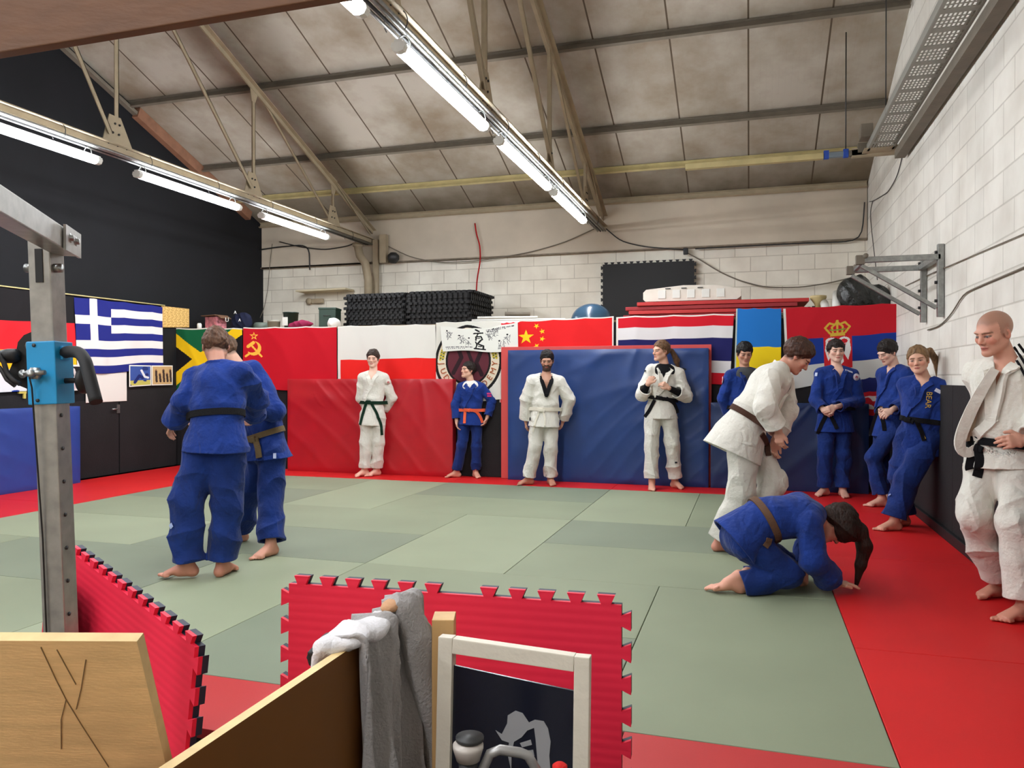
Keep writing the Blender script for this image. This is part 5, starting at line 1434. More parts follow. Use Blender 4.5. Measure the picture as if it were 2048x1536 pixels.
# long white plastic case on the red stack
t = thing('white_case', 'long white moulded plastic case lying on the red mat stack', 'case', tuple((bp(1288, 590, 10.55)+bp(1482, 590, 10.55))[:2]/2)+(SHZ+0.286,))
bm = bmesh.new(); Lw = bp(1482, 590, 10.55)[0]-bp(1288, 590, 10.55)[0]
prism(bm, [(-Lw/2, 0.03), (-Lw/2+0.03, 0.0), (Lw/2-0.05, 0.0), (Lw/2, 0.04), (Lw/2, 0.13), (Lw/2-0.3, 0.195), (-0.1, 0.205), (-Lw/2+0.04, 0.16), (-Lw/2, 0.12)], 0.45, Matrix(((1,0,0,0),(0,0,1,-0.1),(0,1,0,0),(0,0,0,1)))); obj('shell', bm, M('aged_white_plastic', (216,208,196), rough=0.5, var=(8, 0.06)), t)
for k in range(5):
    bm = bmesh.new(); box(bm, (-Lw/2+0.25+k*0.19, -0.104, 0.09), (0.10, 0.008, 0.11), bev=0.003); obj('panel', bm, WHITEPL, t)
for k in range(3):
    bm = bmesh.new(); box(bm, (-Lw/2+0.33+k*0.21, -0.11, 0.165), (0.07, 0.006, 0.012)); obj('slot', bm, DARKM, t)
# bundle of white poles
for k, (a, b, r, l) in enumerate([((938, 622), (1140, 632), 0.02, 'white pole, lowest of the bundle left of the blue half ball'), ((944, 615), (1130, 626), 0.016, 'white pole, middle of the bundle on the shelf'), ((955, 627), (1075, 618), 0.018, 'short white pole crossing the bundle on the shelf'), ((1010, 612), (1060, 617), 0.03, 'thick grey pole end above the white poles')]):
    bm = bmesh.new(); A_ = bp(*a, 10.0+0.1*k); B_ = bp(*b, 10.15+0.1*k); A_[2] = max(A_[2], SHZ+r+0.002); B_[2] = max(B_[2], SHZ+r+0.002)
    A_[2] = B_[2] = SHZ+r+0.003+0.042*k; tube(bm, [A_, B_], r, n=10); tag(obj('pole', bm, WHITEPL if k < 3 else STEEL), l, 'pole', 'poles on the shelf')
# plank bracket on the back wall
bm = bmesh.new(); A_, B_ = bp(601, 584, 11.9), bp(700, 579, 11.9); bar(bm, A_, B_, 0.30, 0.03, bev=0.004); tag(obj('wall_plank', bm, M('pale_plank', (206,194,164), rough=0.7)), 'pale thin plank shelf on the back wall above the green box', 'shelf')
bm = bmesh.new(); p = bp(636, 602, YB-0.06); box(bm, p, (0.22, 0.06, 0.08), bev=0.008); lathe(bm, [(0, 0), (0.055, 0), (0.055, 0.05), (0, 0.05)], (p[0]-0.18, YB-0.08, p[2]), n=14, axis='Y'); tag(obj('junction_box', bm, STEELP), 'pale junction box on the back wall above the green box', 'box')
# green box, bucket, jars, cloth, carton, bag
def sx(px, Y): return bp(px, 640, Y)[0]
t = thing('green_box', 'dark green metal box on the left part of the shelf', 'box', (sx(650, 10.3), 10.45, SHZ+0.001), rotz=0.25)
GRN = M('dark_green_paint', (30,54,42), rough=0.5, var=(8, 0.1))
bm = bmesh.new(); box(bm, (0, 0, 0.15), (0.26, 0.30, 0.30), bev=0.01); obj('case', bm, GRN, t); bm = bmesh.new(); box(bm, (0, 0, 0.31), (0.275, 0.31, 0.03), bev=0.006); obj('lid', bm, GRN, t)
bm = bmesh.new(); tube(bm, [(-0.05, -0.16, 0.2), (-0.05, -0.19, 0.2), (0.05, -0.19, 0.2), (0.05, -0.16, 0.2)], 0.006, n=6); obj('handle', bm, DARKM, t)
t = thing('bucket', 'dark green round bucket with a pale label on the shelf', 'bucket', (sx(582, 10.4), 10.4, SHZ+0.001))
bm = bmesh.new(); lathe(bm, [(0.0, 0.0), (0.095, 0.0), (0.115, 0.26), (0.122, 0.26), (0.122, 0.275), (0.105, 0.275), (0.09, 0.02)], n=24); obj('pail', bm, M('dark_green_plastic', (24,44,40), rough=0.4), t)
bm = bmesh.new(); box(bm, (-0.03, -0.11, 0.13), (0.09, 0.012, 0.13), bev=0.002); obj('sticker', bm, WHITEPL, t)
bm = bmesh.new(); lathe(bm, [(0.0, 0.0), (0.09, 0.0), (0.095, 0.12), (0.098, 0.12), (0.098, 0.15), (0.0, 0.155)], (sx(548, 10.3), 10.3, SHZ+0.001), n=20); tag(obj('jar', bm, M('cloudy_jar', (150,146,134), rough=0.3)), 'squat pale jar left of the green bucket', 'jar')
bm = bmesh.new(); lathe(bm, [(0.0, 0.0), (0.12, 0.0), (0.125, 0.10), (0.10, 0.135), (0.0, 0.14)], (sx(523, 10.5), 10.5, SHZ+0.001), n=20); tag(obj('tub', bm, M('grey_green_tub', (96,106,96), rough=0.4)), 'grey green tub at the left end of the shelf jars', 'tub')
def pile(name, lab, cat, c, sx_, sy_, sz_, mat, seed, cell=0.012):
    s = SDF(); c0 = A3(0, 0, sz_*0.45); rs_ = np.random.RandomState(seed)
    for k in range(7):
        q = A3(rs_.uniform(-.55, .55)*sx_, rs_.uniform(-.4, .4)*sy_, sz_*rs_.uniform(.25, .55)); s.ell(q, (sx_*rs_.uniform(.35, .55), sy_*rs_.uniform(.4, .6), sz_*rs_.uniform(.3, .48)), k=0.06)
    s.cut(lambda P: 0.006*fold(P[:, 0]*60+6*nz(P, 9, seed))+0.012, 0.0) if False else None
    s.add(lambda P: -0.02+0.012*fold(P[:, 0]*34+P[:, 2]*22+4*nz(P, 8, seed)), 0.0, 'n', c0, 9) if False else None
    s.plane((0, 0, 0.001), (0, 0, -1)); P, Q = s.mesh(cell)
    P = P+0.010*nz(P, 26, seed)[:, None]*np.array([0.6, 0.6, 0.8])+0.006*fold(P[:, 0]*60+P[:, 2]*40)[:, None]*np.array([0, -1, 0.4])
    P[:, 2] = np.maximum(P[:, 2], 0.0)
    o = link(name, make_mesh(name, P, Q), mat, smooth=True); o.location = c; return tag(o, lab, cat)
pile('magenta_cloth', 'folded dark magenta cloth between the bucket and the green box', 'cloth', (sx(600, 10.0), 10.0, SHZ+0.001), 0.20, 0.12, 0.11, cloth((120,26,60)), 3)
pile('plastic_bag', 'crumpled white plastic bag beside the green box', 'bag', (sx(668, 10.0), 10.05, SHZ+0.001), 0.10, 0.10, 0.14, cloth((214,212,208)), 5)
b_ = pile('gym_bag', 'navy bag with white print on the shelf in the far left corner', 'bag', (sx(484, 10.3), 10.3, SHZ+0.001), 0.20, 0.15, 0.33, cloth((26,30,52)), 7)
bm = bmesh.new()
for s_, x, z, sz in (('U', -0.13, 0.16, 0.10), ('A', 0.02, 0.27, 0.07), ('A', 0.10, 0.15, 0.06)): text_bm(bm, s_, sz, Matrix.Translation((x, -0.19, z)) @ Matrix.Rotation(PI/2, 4, 'X'), 0.004)
obj('print', bm, WHITEPL, b_)
t = thing('carton', 'open brown carton with pink and white wrapping in it, far left of the shelf', 'carton', (sx(432, 10.35), 10.35, SHZ+0.001), rotz=-0.2)
CB = M('cardboard', (120,88,66), rough=0.8)
bm = bmesh.new(); box(bm, (0, 0, 0.115), (0.26, 0.2, 0.23), bev=0.004); obj('box_body', bm, M('pink_print', (196,120,128), rough=0.6, var=(16, 0.5)), t)
bm = bmesh.new(); bar(bm, (-0.17, -0.02, 0.245), (0.15, -0.02, 0.25), 0.26, 0.012); obj('flap', bm, CB, t); bm = bmesh.new(); bar(bm, (0.14, 0, 0.25), (0.24, 0, 0.20), 0.2, 0.01); obj('flap', bm, CB, t)
bm = bmesh.new(); lathe(bm, [(0, 0), (0.035, 0), (0.035, 0.09), (0.025, 0.11), (0, 0.11)], (sx(399, 10.0), 10.0, SHZ+0.001), n=14); tag(obj('cup', bm, WHITEPL), 'small white cup left of the carton', 'cup')
# right end of the shelf
pile('holdall', 'black crumpled holdall at the right end of the shelf', 'bag', (sx(1727, 10.2), 10.2, SHZ+0.001), 0.29, 0.20, 0.56, M('black_nylon', (30,32,30), rough=0.35, bump=(30, 0.6), var=(14, 0.4)), 11)
for k, (px, dy) in enumerate(((1650, 0.0), (1671, 0.04))):
    t = thing('paper_tube', ['white tube with dark end, left of the pair', 'taller white tube with dark end beside the holdall'][k], 'tube', (sx(px, 10.1), 10.1+dy, SHZ+0.001), group='white tubes')
    bm = bmesh.new(); tube(bm, [(0, -0.12, 0.065), (0.02+0.03*k, 0.36, 0.20+0.12*k)], 0.05, n=18); obj('tube', bm, WHITEPL, t)
    bm = bmesh.new(); lathe(bm, [(0, -0.006), (0.040, -0.006), (0.040, 0.006), (0, 0.006)], (0, -0.124, 0.064), n=16, axis='Y'); obj('opening', bm, BLACKPL, t)
t = thing('work_lamp', 'cream funnel shaped lamp beside the white tubes', 'lamp', (sx(1636, 10.5), 10.5, SHZ+0.001))
bm = bmesh.new(); lathe(bm, [(0.0, 0.10), (0.02, 0.10), (0.05, 0.20), (0.10, 0.27), (0.10, 0.30), (0.0, 0.30)], n=20); obj('shade', bm, M('cream_shade', (190,170,120), rough=0.5), t)
bm = bmesh.new(); lathe(bm, [(0.0, 0.0), (0.07, 0.0), (0.07, 0.015), (0.015, 0.03), (0.015, 0.11), (0, 0.11)], n=16); obj('base', bm, DARKM, t)
for k in range(4):
    bm = bmesh.new(); lathe(bm, [(0, 0), (0.028, 0), (0.028, 0.05), (0.018, 0.10+0.01*k), (0, 0.10+0.01*k)], (sx(1600+9*k, 10.0), 10.0+0.03*(k % 2), SHZ+0.001), n=12); tag(obj('bottle', bm, BLACKPL), 'small black bottle in a row beside the cream lamp', 'bottle', 'small black bottles')
bm = bmesh.new(); box(bm, (sx(1545, 9.95), 9.97, SHZ+0.03), (0.62, 0.24, 0.04), rz=0.05, bev=0.004); tag(obj('grey_board', bm, M('olive_grey_board', (120,118,100), rough=0.7)), 'olive grey board lying under the right end of the red stack', 'board')
# ============================================================ foreground: rack, boards, jigsaw mats, picture
def cw(px, py, d):
    p = at(px, py, d); return Vector(to_world(p))
PLYL = M('pale_plywood', (242,196,136), rough=0.5, var=(9, 0.10), bump=(60, 0.08), stretch=(1, 1, 6), spec=0.35)
PLYE = M('plywood_edge', (222,192,136), rough=0.6, var=(30, 0.10))
HARD = M('brown_hardboard', (116,74,34), rough=0.45, var=(3, 0.08), spec=0.3)
PINE = M('pine', (204,164,108), rough=0.55, var=(16, 0.10), bump=(40, 0.08), stretch=(1, 1, 0.12))
RIB = M('red_eva', (232,38,68), rough=0.55, spec=0.35, bump=(200, 0.1))
EDG = M('navy_eva', (38,44,62), rough=0.6)
nt = RIB.node_tree; tc = nt.nodes.new('ShaderNodeTexCoord'); sp = nt.nodes.new('ShaderNodeSeparateXYZ'); nt.links.new(tc.outputs['Object'], sp.inputs[0])
m1 = nt.nodes.new('ShaderNodeMath'); m1.operation = 'MULTIPLY'; m1.inputs[1].default_value = 2*PI/0.0245; nt.links.new(sp.outputs['Y'], m1.inputs[0])
m2 = nt.nodes.new('ShaderNodeMath'); m2.operation = 'SINE'; nt.links.new(m1.outputs[0], m2.inputs[0])
m3 = nt.nodes.new('ShaderNodeMath'); m3.operation = 'GREATER_THAN'; m3.inputs[1].default_value = 0.72; nt.links.new(m2.outputs[0], m3.inputs[0])
m4 = nt.nodes.new('ShaderNodeMath'); m4.operation = 'MULTIPLY_ADD'; m4.inputs[1].default_value = -0.8; nt.links.new(m3.outputs[0], m4.inputs[0]); nt.links.new(m2.outputs[0], m4.inputs[2])
bp_ = nt.nodes.new('ShaderNodeBump'); bp_.inputs['Strength'].default_value = 0.07; bp_.inputs['Distance'].default_value = 0.004; nt.links.new(m4.outputs[0], bp_.inputs['Height']); nt.links.new(bp_.outputs['Normal'], nt.nodes['Principled BSDF'].inputs['Normal'])
def jigmat(lab, p0, p1, vdir, H, nx, ny, skip=(), W=None):
    p0 = Vector(p0); p1 = Vector(p1); u = (p1-p0); W = W or u.length; u.normalize(); v = Vector(vdir); v = (v-u*v.dot(u)).normalized(); n = u.cross(-v)
    if n.dot(Vector((0, 0, EYE))-p0) < 0: n = -n
    # local frame: x along u, y up (minus v), z towards the viewer
    mt = Matrix((u, -v, n)).transposed().to_4x4(); mt.translation = p0-n*0.030
    if mt.to_3x3().determinant() < 0: raise Exception('flip')
    ol = jig(W, H, nx, ny, skip)
    bm = bmesh.new(); prism(bm, ol, 0.012, Matrix.Translation((0, 0, 0.018)), mi=0, mi_side=0); prism(bm, ol, 0.018, mi=1)
    bmesh.ops.recalc_face_normals(bm, faces=bm.faces[:])
    o = obj('jigsaw_mat', bm, [RIB, EDG]); o.matrix_world = mt; tag(o, lab, 'jigsaw mat', 'upright red jigsaw mats'); return o
jigmat('upright red jigsaw mat in the middle foreground behind the white frame', cw(577, 1168, 2.23), cw(1243, 1212, 2.0), (0, -0.03, -1), 0.985, 12, 12, skip=(6,))
jigmat('upright red jigsaw mat beside the silver post, leaning, running away from the viewer', cw(140, 1103, 2.72), cw(388, 1296, 2.07), (-0.10, 0, -1), 0.86, 12, 10)
jigmat('piece of red jigsaw mat peeking out left of the silver post', cw(92, 1150, 2.75), cw(130, 1200, 2.48), (-0.10, 0.0, -1), 0.80, 4, 10)
# pale plywood panel lower left
def slab(name, lab, cat, pts, n, th, mf, me_, group=None):
    """four corner points of the face turned to the viewer, thickness away from it"""
    P = [Vector(p) for p in pts]; n = Vector(n).normalized(); c = sum(P, Vector())/4
    bm = bmesh.new(); A_ = [bm.verts.new(p-c) for p in P]; B_ = [bm.verts.new(p-c+n*th) for p in P]
    f = bm.faces.new(A_); f.material_index = 0; f = bm.faces.new(B_); f.material_index = 0
    for i in range(4): f = bm.faces.new((A_[i], A_[(i+1) % 4], B_[(i+1) % 4], B_[i])); f.material_index = 1
    o = obj(name, bm, [mf, me_]); o.location = c; return tag(o, lab, cat, group)
FZ = -0.268
tr = cw(272, 1284, 1.0); br_ = cw(330, 1536, 1.08); dn = (br_-tr); dn = dn*((tr.z-FZ)/-dn.z); tl = cw(-420, 1281, 1.0)
slab('plywood_panel', 'pale scratched plywood panel filling the lower left corner', 'panel', [tl, tr, tr+dn, tl+dn], (-0.25, 0.9, 0.3), 0.018, PLYL, PLYE)
scr = M('scratch', (140,108,68), rough=0.6)
pp = bpy.data.objects['plywood_panel']; u_ = (tr-tl).normalized(); v_ = dn.normalized(); n_ = u_.cross(v_).normalized(); n_ = n_ if n_.y < 0 else -n_
def on(px, py):
    o = Vector((0, 0, EYE)); d = cw(px, py, 1.0)-o; k = (tr-o).dot(n_)/d.dot(n_); return o+d*k+n_*0.0008
for k, pl in enumerate([[(80,1295),(110,1360),(130,1400),(120,1440),(120,1500)], [(112,1300),(150,1370)], [(130,1400),(160,1450),(215,1536)], [(170,1320),(160,1380),(150,1420)]]):
    bm = bmesh.new(); strip(bm, np.array([on(*p)-pp.location for p in pl]), [np.array(n_)]*len(pl), 0.0009, 0.0004); obj('scratch', bm, scr, pp)
# hardboard sheet running away from the viewer
fe = cw(845, 1200, 1.75); X2 = fe.x
ne = Vector((X2, 0.55, fe.z))
slab('hardboard_sheet', 'brown hardboard sheet on edge, grey top draped over its far end', 'panel', [ne, fe, Vector((fe.x, fe.y, FZ)), Vector((ne.x, ne.y, FZ))], (-1, 0, 0), 0.018, HARD, PLYE)
hs_ = bpy.data.objects['hardboard_sheet']
# grey sweatshirt
def sweat(u, v):
    # u along the sheet, v over the edge and down on the near side
    s_ = v*1.12-0.16                          # length past the top edge
    y = 1.27+0.30*u+np.clip(s_, 0, 1)*0.02*(1-u)
    x = np.where(s_ < 0, X2-0.030, X2+0.012)
    z = np.where(s_ < 0, fe.z+0.012+s_*0.9, fe.z+0.012-np.clip(s_-0.03, 0, 2))
    top = np.clip(s_/0.03, 0, 1)
    x = np.where((s_ >= 0) & (s_ < 0.03), X2-0.030+0.042*top, x)
    z = np.where((s_ >= 0) & (s_ < 0.03), fe.z+0.014+0.010*np.sin(PI*top), z)
    P = np.stack([u, u*0, v*2], 1)
    f_ = fold(u*17+3*v+1.6*nz(P, 3, 2))*0.5+0.5*fold(u*31-2*v+1.2*nz(P, 4, 5))
    dep = 0.014+0.030*np.clip(s_, 0, 1)**0.5
    x = x+np.where(s_ >= 0, dep*(0.9+f_), -0.012*(1+f_))
    y = y+0.02*np.sin(v*6+u*2)*np.clip(s_, 0, 1)+0.05*np.clip(s_, 0, 1)*(u)
    z = z+0.012*f_*np.exp(-(s_/0.08)**2)+0.02*u*np.exp(-(s_/0.1)**2)
    return x-X2, y-1.4, z-fe.z
GRY = M('grey_sweatshirt', (156,152,150), rough=0.9, bump=(160, 0.35), var=(9, 0.06), sheen=0.2)
t = thing('sweatshirt', 'light grey sweatshirt with tan stain draped over the hardboard sheet', 'sweatshirt', (X2, 1.4, fe.z))
so = sheet('body', sweat, 90, 150, GRY, t, thick=0.006)
s2 = SDF()
for a, b, r1, r2 in (((0.03, 0.05, 0.03), (0.075, 0.12, -0.25), 0.038, 0.036), ((0.075, 0.12, -0.25), (0.085, 0.17, -0.62), 0.036, 0.030)):
    s2.ec(A3(*a), A3(*b), r1, r2, k=0.02, wr=(0.14, 40, 1.0))
P, Q = s2.mesh(0.006); so2 = link('sleeve', make_mesh('sleeve', P, Q), GRY, t, smooth=True)
bm = bmesh.new(); lathe(bm, [(0.0, 0), (0.030, 0), (0.034, 0.002), (0.0, 0.003)], (0, 0, 0), n=18, rot=Matrix.Rotation(0.5, 3, 'Y')); bm.free()
s3 = SDF(); s3.ell(A3(0.0, -0.06, 0.016), (0.040, 0.085, 0.020), k=0.02); s3.ell(A3(-0.035, -0.10, 0.004), (0.030, 0.07, 0.024), k=0.02); s3.ell(A3(-0.048, -0.12, -0.03), (0.014, 0.055, 0.045), k=0.02); P, Q = s3.mesh(0.006)
P = P+0.005*fold(P[:, 1]*70+P[:, 0]*30)[:, None]*np.array([0, 0, 1]); link('rolled_hem', make_mesh('rolled_hem', P, Q), cloth((214,212,214)), t, smooth=True)['label'] = 'white rolled hem'
s3 = SDF(); s3.ec(A3(-0.050, -0.11, 0.0), A3(-0.052, -0.165, -0.012), 0.020, 0.016, 0.022, 0.018, k=0.01, flat=True); P, Q = s3.mesh(0.006); link('dark_lining', make_mesh('dark_lining', P, Q), BLACKPL, t, smooth=True)['label'] = 'black lining'
s3 = SDF(); s3.ell(A3(0.015, 0.04, 0.040), (0.024, 0.05, 0.012), k=0.01); P, Q = s3.mesh(0.005); link('stain', make_mesh('stain', P, Q), cloth((190,146,110)), t, smooth=True)['label'] = 'tan stain'
# timber post with cross rails
t = thing('timber_post', 'square pine post standing left of the white picture frame', 'post', tuple(cw(888, 1225, 1.62).xy)+(FZ,), rotz=YAW)
Hh = cw(888, 1232, 1.62).z-FZ
bm = bmesh.new(); box(bm, (0, 0, Hh/2), (0.046, 0.060, Hh), bev=0.002); obj('post', bm, PINE, t)
bm = bmesh.new(); box(bm, (-0.045, 0.04, Hh-0.11), (0.05, 0.02, 0.12), bev=0.002); obj('rail', bm, PINE, t)
bm = bmesh.new(); box(bm, (-0.045, 0.02, Hh-0.22), (0.05, 0.045, 0.04), bev=0.002); obj('rail', bm, PINE, t)
# white frame with the dark print
t = thing('picture_frame', 'white wooden frame around a dark print with a silver brush character', 'picture frame', (0, 0, 0))
WF = M('white_wood', (214,206,190), rough=0.55, bump=(50, 0.1))
a_, b_2 = cw(894, 1288, 1.54), cw(1166, 1328, 1.47)
uu = (b_2-a_).normalized(); down = (Vector((0.0, -0.06, -1))).normalized(); Wf = (b_2-a_).length; Hf = a_.z-FZ-0.05
nn = uu.cross(down).normalized(); nn = nn if nn.y < 0 else -nn
P4 = [a_, a_+uu*Wf, a_+uu*Wf+down*Hf, a_+down*Hf]
for k, (p, q) in enumerate(((P4[0], P4[1]), (P4[1], P4[2]), (P4[2], P4[3]), (P4[3], P4[0]))):
    d_ = (q-p).normalized(); bm = bmesh.new(); bar(bm, p-d_*(0.015 if k % 2 else -0.015), q+d_*(0.015 if k % 2 else -0.015), 0.030, 0.026, up=nn, bev=0.002); obj('frame_bar', bm, WF, t)
PB_ = M('black_navy_print', (14,18,34), rough=0.25, spec=0.6)
SIL = M('silver_print', (150,150,152), rough=0.4)
p0 = a_+uu*0.012+down*0.045-nn*0.006; bm = bmesh.new()
mt = Matrix((uu, -down, nn)).transposed().to_4x4(); mt.translation = p0
prism(bm, [(0, 0.004), (Wf*0.5, -0.004), (Wf-0.024, -0.010), (Wf-0.024, -Hf+0.09), (0, -Hf+0.09)], 0.006, mt); pr_ = obj('print', bm, PB_, t)
# brush character, drawn in print coordinates from pixels
def pc(px, py):
    o = Vector((0, 0, EYE)); d = cw(px, py, 1.0)-o; k = (p0-o).dot(nn)/d.dot(nn); q = o+d*k-p0; return (q.dot(uu), q.dot(-down))
SH = [[(988,1455),(1000,1462),(1012,1440),(1014,1424),(1030,1414),(1044,1418),(1056,1436),(1068,1430),(1086,1432),(1094,1446),(1098,1472),(1094,1500),(1096,1560),(1080,1560),(1070,1520),(1068,1470),(1066,1446),(1052,1452),(1040,1466),(1024,1476),(1018,1500),(1016,1536),(1010,1500),(1014,1478),(1000,1474)],
      [(1036,1478),(1058,1470),(1060,1480),(1040,1486)], [(1040,1494),(1062,1490),(1064,1502),(1042,1504)]]
for pl in SH:
    bm = bmesh.new(); prism(bm, [pc(*q) for q in pl], 0.0012, mt @ Matrix.Translation((0, 0, 0.0058))); obj('brush_character', bm, SIL, pr_)
# exercise handle in front of the picture
t = thing('machine_handle', 'grey tube handle with a pale cup mount at the bottom edge', 'handle', tuple(cw(960, 1530, 1.30).xy)+(FZ,))
o_ = t.location
GT = M('silver_paint', (150,148,146), rough=0.35, metal=0.4)
q = lambda px, py, d=1.30: cw(px, py, d)-o_
bm = bmesh.new(); tube(bm, [q(960, 1640), q(966, 1540), q(980, 1510), q(1000, 1502), q(1040, 1508), q(1056, 1514), q(1072, 1540), q(1080, 1640)], 0.0085, n=12); obj('grip', bm, GT, t)
bm = bmesh.new(); c_0 = q(936, 1498); lathe(bm, [(0.0, -0.02), (0.020, -0.02), (0.026, 0.0), (0.026, 0.006), (0.0, 0.010)], c_0, n=24); obj('cup', bm, M('pale_cup', (176,168,160), rough=0.4), t)
bm = bmesh.new(); lathe(bm, [(0.0, 0.0), (0.024, 0.0), (0.024, 0.006), (0.0, 0.008)], c_0+Vector((0, 0.008, 0.010)), n=20); obj('dark_cap', bm, DARKM, t)
bm = bmesh.new(); tube(bm, [c_0+Vector((0, 0, -0.02)), Vector((c_0.x, c_0.y, 0.01))], 0.016, n=12); box(bm, (c_0.x, c_0.y, 0.01), (0.3, 0.3, 0.02), bev=0.004); obj('stand', bm, DARKM, t)
bm = bmesh.new(); lathe(bm, [(0.0, -0.03), (0.012, -0.03), (0.013, 0.0), (0.008, 0.004), (0, 0.005)], q(1120, 1534), n=16); tube(bm, [q(1120, 1545), q(1085, 1600), q(1080, 1640)], 0.005, n=8); obj('red_knob', bm, cloth((200,40,36)), t)
# steel rack
t = thing('steel_rack', 'silver square steel upright of a pull-up machine with blue sliding collar', 'exercise rack', tuple(cw(118, 1290, 1.9).xy)+(FZ,), rotz=YAW)
UP = M('brushed_steel', (168,168,164), rough=0.35, metal=0.75, var=(30, 0.15))
base = cw(118, 1290, 1.9); base.z = FZ
inv = Matrix.Translation((base.x, base.y, FZ)) @ Matrix.Rotation(YAW, 4, 'Z'); inv = inv.inverted()
K = lambda px, py, d=1.9: inv @ cw(px, py, d)
top = K(92, 470); bot = K(121, 1290); ax = (top-bot).normalized(); bot0 = bot-ax*((bot.z)/ax.z)
bm = bmesh.new(); bar(bm, bot0, top+ax*0.0, 0.054, 0.060, up=(0,-1,0), bev=0.003); up_ = obj('upright', bm, UP, t)
cx_ = lambda z: bot0+ax*((z-bot0.z)/ax.z)
zz = lambda py: K(100, py).z
bm = bmesh.new(); a1, a2 = cx_(zz(502)), cx_(zz(568)); bar(bm, a1+Vector((0.0,-0.029,0)), a2+Vector((0.0,-0.029,0)), 0.018, 0.006, up=(0,-1,0)); obj('slot', bm, BLACKPL, up_)
for py in (520,):
    for s in (-1, 1): bm = bmesh.new(); lathe(bm, [(0, -0.01), (0.011, -0.01), (0.011, 0.01), (0, 0.01)], cx_(zz(538))+Vector((s*0.034, -0.012, 0)), n=10, axis='X'); obj('bolt', bm, GALV, up_)
for k, py in enumerate(range(830, 1290, 66)):
    bm = bmesh.new(); lathe(bm, [(0, 0), (0.005, 0), (0.005, 0.003), (0, 0.003)], cx_(zz(py))+Vector((0.0265, -0.01, 0)), n=10, axis='X'); obj('hole', bm, BLACKPL, up_)
bm = bmesh.new(); bar(bm, cx_(zz(810))+Vector((-0.016,-0.0325,0)), cx_(0.02)+Vector((-0.016,-0.0325,0)), 0.004, 0.003, up=(0,-1,0)); bar(bm, cx_(zz(700))+Vector((0.012,-0.0325,0)), cx_(0.02)+Vector((0.012,-0.0325,0)), 0.010, 0.002, up=(0,-1,0)); bm.free()
COLB = M('sky_blue_paint', (34,150,208), rough=0.4)
bm = bmesh.new(); bar(bm, cx_(zz(808)), cx_(zz(684)), 0.070, 0.078, up=(0,-1,0), bev=0.003); co_ = obj('collar', bm, COLB, t); co_['label'] = 'sky blue sliding collar'
cf = lambda px, py, o=-0.045: Vector((K(px, py).x, cx_(1.5).y+o, K(px, py).z))
for px, py, r in ((88, 692, 0.0045), (95, 800, 0.0045)):
    bm = bmesh.new(); lathe(bm, [(0, 0), (r, 0), (r, 0.003), (0, 0.003)], cf(px, py, -0.041), n=10, axis='Y'); obj('hole', bm, BLACKPL, co_)
bm = bmesh.new(); p = cf(95, 747, -0.055); lathe(bm, [(0, 0), (0.016, 0), (0.016, 0.012), (0, 0.014)], p, n=6, axis='Y'); lathe(bm, [(0, 0), (0.009, 0), (0.009, 0.02), (0, 0.02)], p+Vector((0, -0.018, 0)), n=12, axis='Y'); tube(bm, [p+Vector((-0.02, -0.004, 0)), p+Vector((0.03, -0.004, 0.002))], 0.006, n=8); obj('bolt', bm, GALV, co_)
bm = bmesh.new(); tube(bm, [cf(89, 755, -0.06), cf(89, 775, -0.05), Vector((cx_(1.2).x-0.014, cx_(1.2).y-0.036, cx_(1.2).z)), Vector((cx_(0.1).x-0.014, cx_(0.1).y-0.036, 0.1))], 0.0022, n=6); obj('cable', bm, BLACKPL, t)
pts = [K(126, 706), K(150, 703), K(178, 706), K(198, 722), K(215, 755), K(236, 802)]
pts = [Vector((p.x, p.y-0.0-0.02*i, p.z)) for i, p in enumerate(pts)]
bm = bmesh.new(); tube(bm, [tuple(x) for x in resample([tuple(x) for x in pts], 24)], 0.0145, n=14); obj('grip', bm, M('black_foam_grip', (22,22,24), rough=0.7), t)
bm = bmesh.new(); bar(bm, K(118, 706), K(134, 706), 0.034, 0.034, bev=0.003); obj('grip_socket', bm, COLB, co_)
bm = bmesh.new(); tube(bm, [K(122, 762), K(166, 760)], 0.007, n=10); a1 = K(166, 760); lathe(bm, [(0, -0.004), (0.030, -0.004), (0.034, 0.0), (0.034, 0.008), (0.028, 0.014), (0, 0.014)], a1, n=20, axis='X'); obj('pop_pin', bm, BLACKPL, t)
# cam plate
mt = Matrix(((1,0,0,0),(0,0,1,cx_(1.5).y+0.004),(0,1,0,0),(0,0,0,1)))
pc_ = [(74,664),(60,664),(46,670),(34,684),(31,700),(33,712),(24,724),(16,742),(18,756),(28,768),(48,776),(66,784),(74,788)]
pq = [(K(a, b).x, K(a, b).z) for a, b in pc_]
bm = bmesh.new(); prism(bm, pq, 0.014, mt); cp = obj('cam_plate', bm, BLACKPL, t)
for px, py in ((48, 748), (62, 692)):
    bm = bmesh.new(); p = K(px, py); lathe(bm, [(0, 0), (0.011, 0), (0.009, 0.008), (0, 0.01)], Vector((p.x, cx_(1.5).y-0.006, p.z)), n=10, axis='Y'); obj('bolt', bm, GALV, cp)
bm = bmesh.new(); p = K(24, 712); lathe(bm, [(0, -0.03), (0.014, -0.03), (0.018, -0.01), (0.018, 0.01), (0.010, 0.02), (0, 0.02)], p, n=16, axis='X'); obj('knob', bm, BLACKPL, t)
bm = bmesh.new(); tube(bm, [tuple(K(a, b, 1.88)) for a, b in ((-40,690),(-10,700),(8,725),(14,745),(26,760),(40,768))], 0.006, n=8); tube(bm, [tuple(K(a, b, 1.88)) for a, b in ((-40,730),(0,735),(14,760),(30,772))], 0.005, n=8); obj('hoses', bm, DARKM, t)
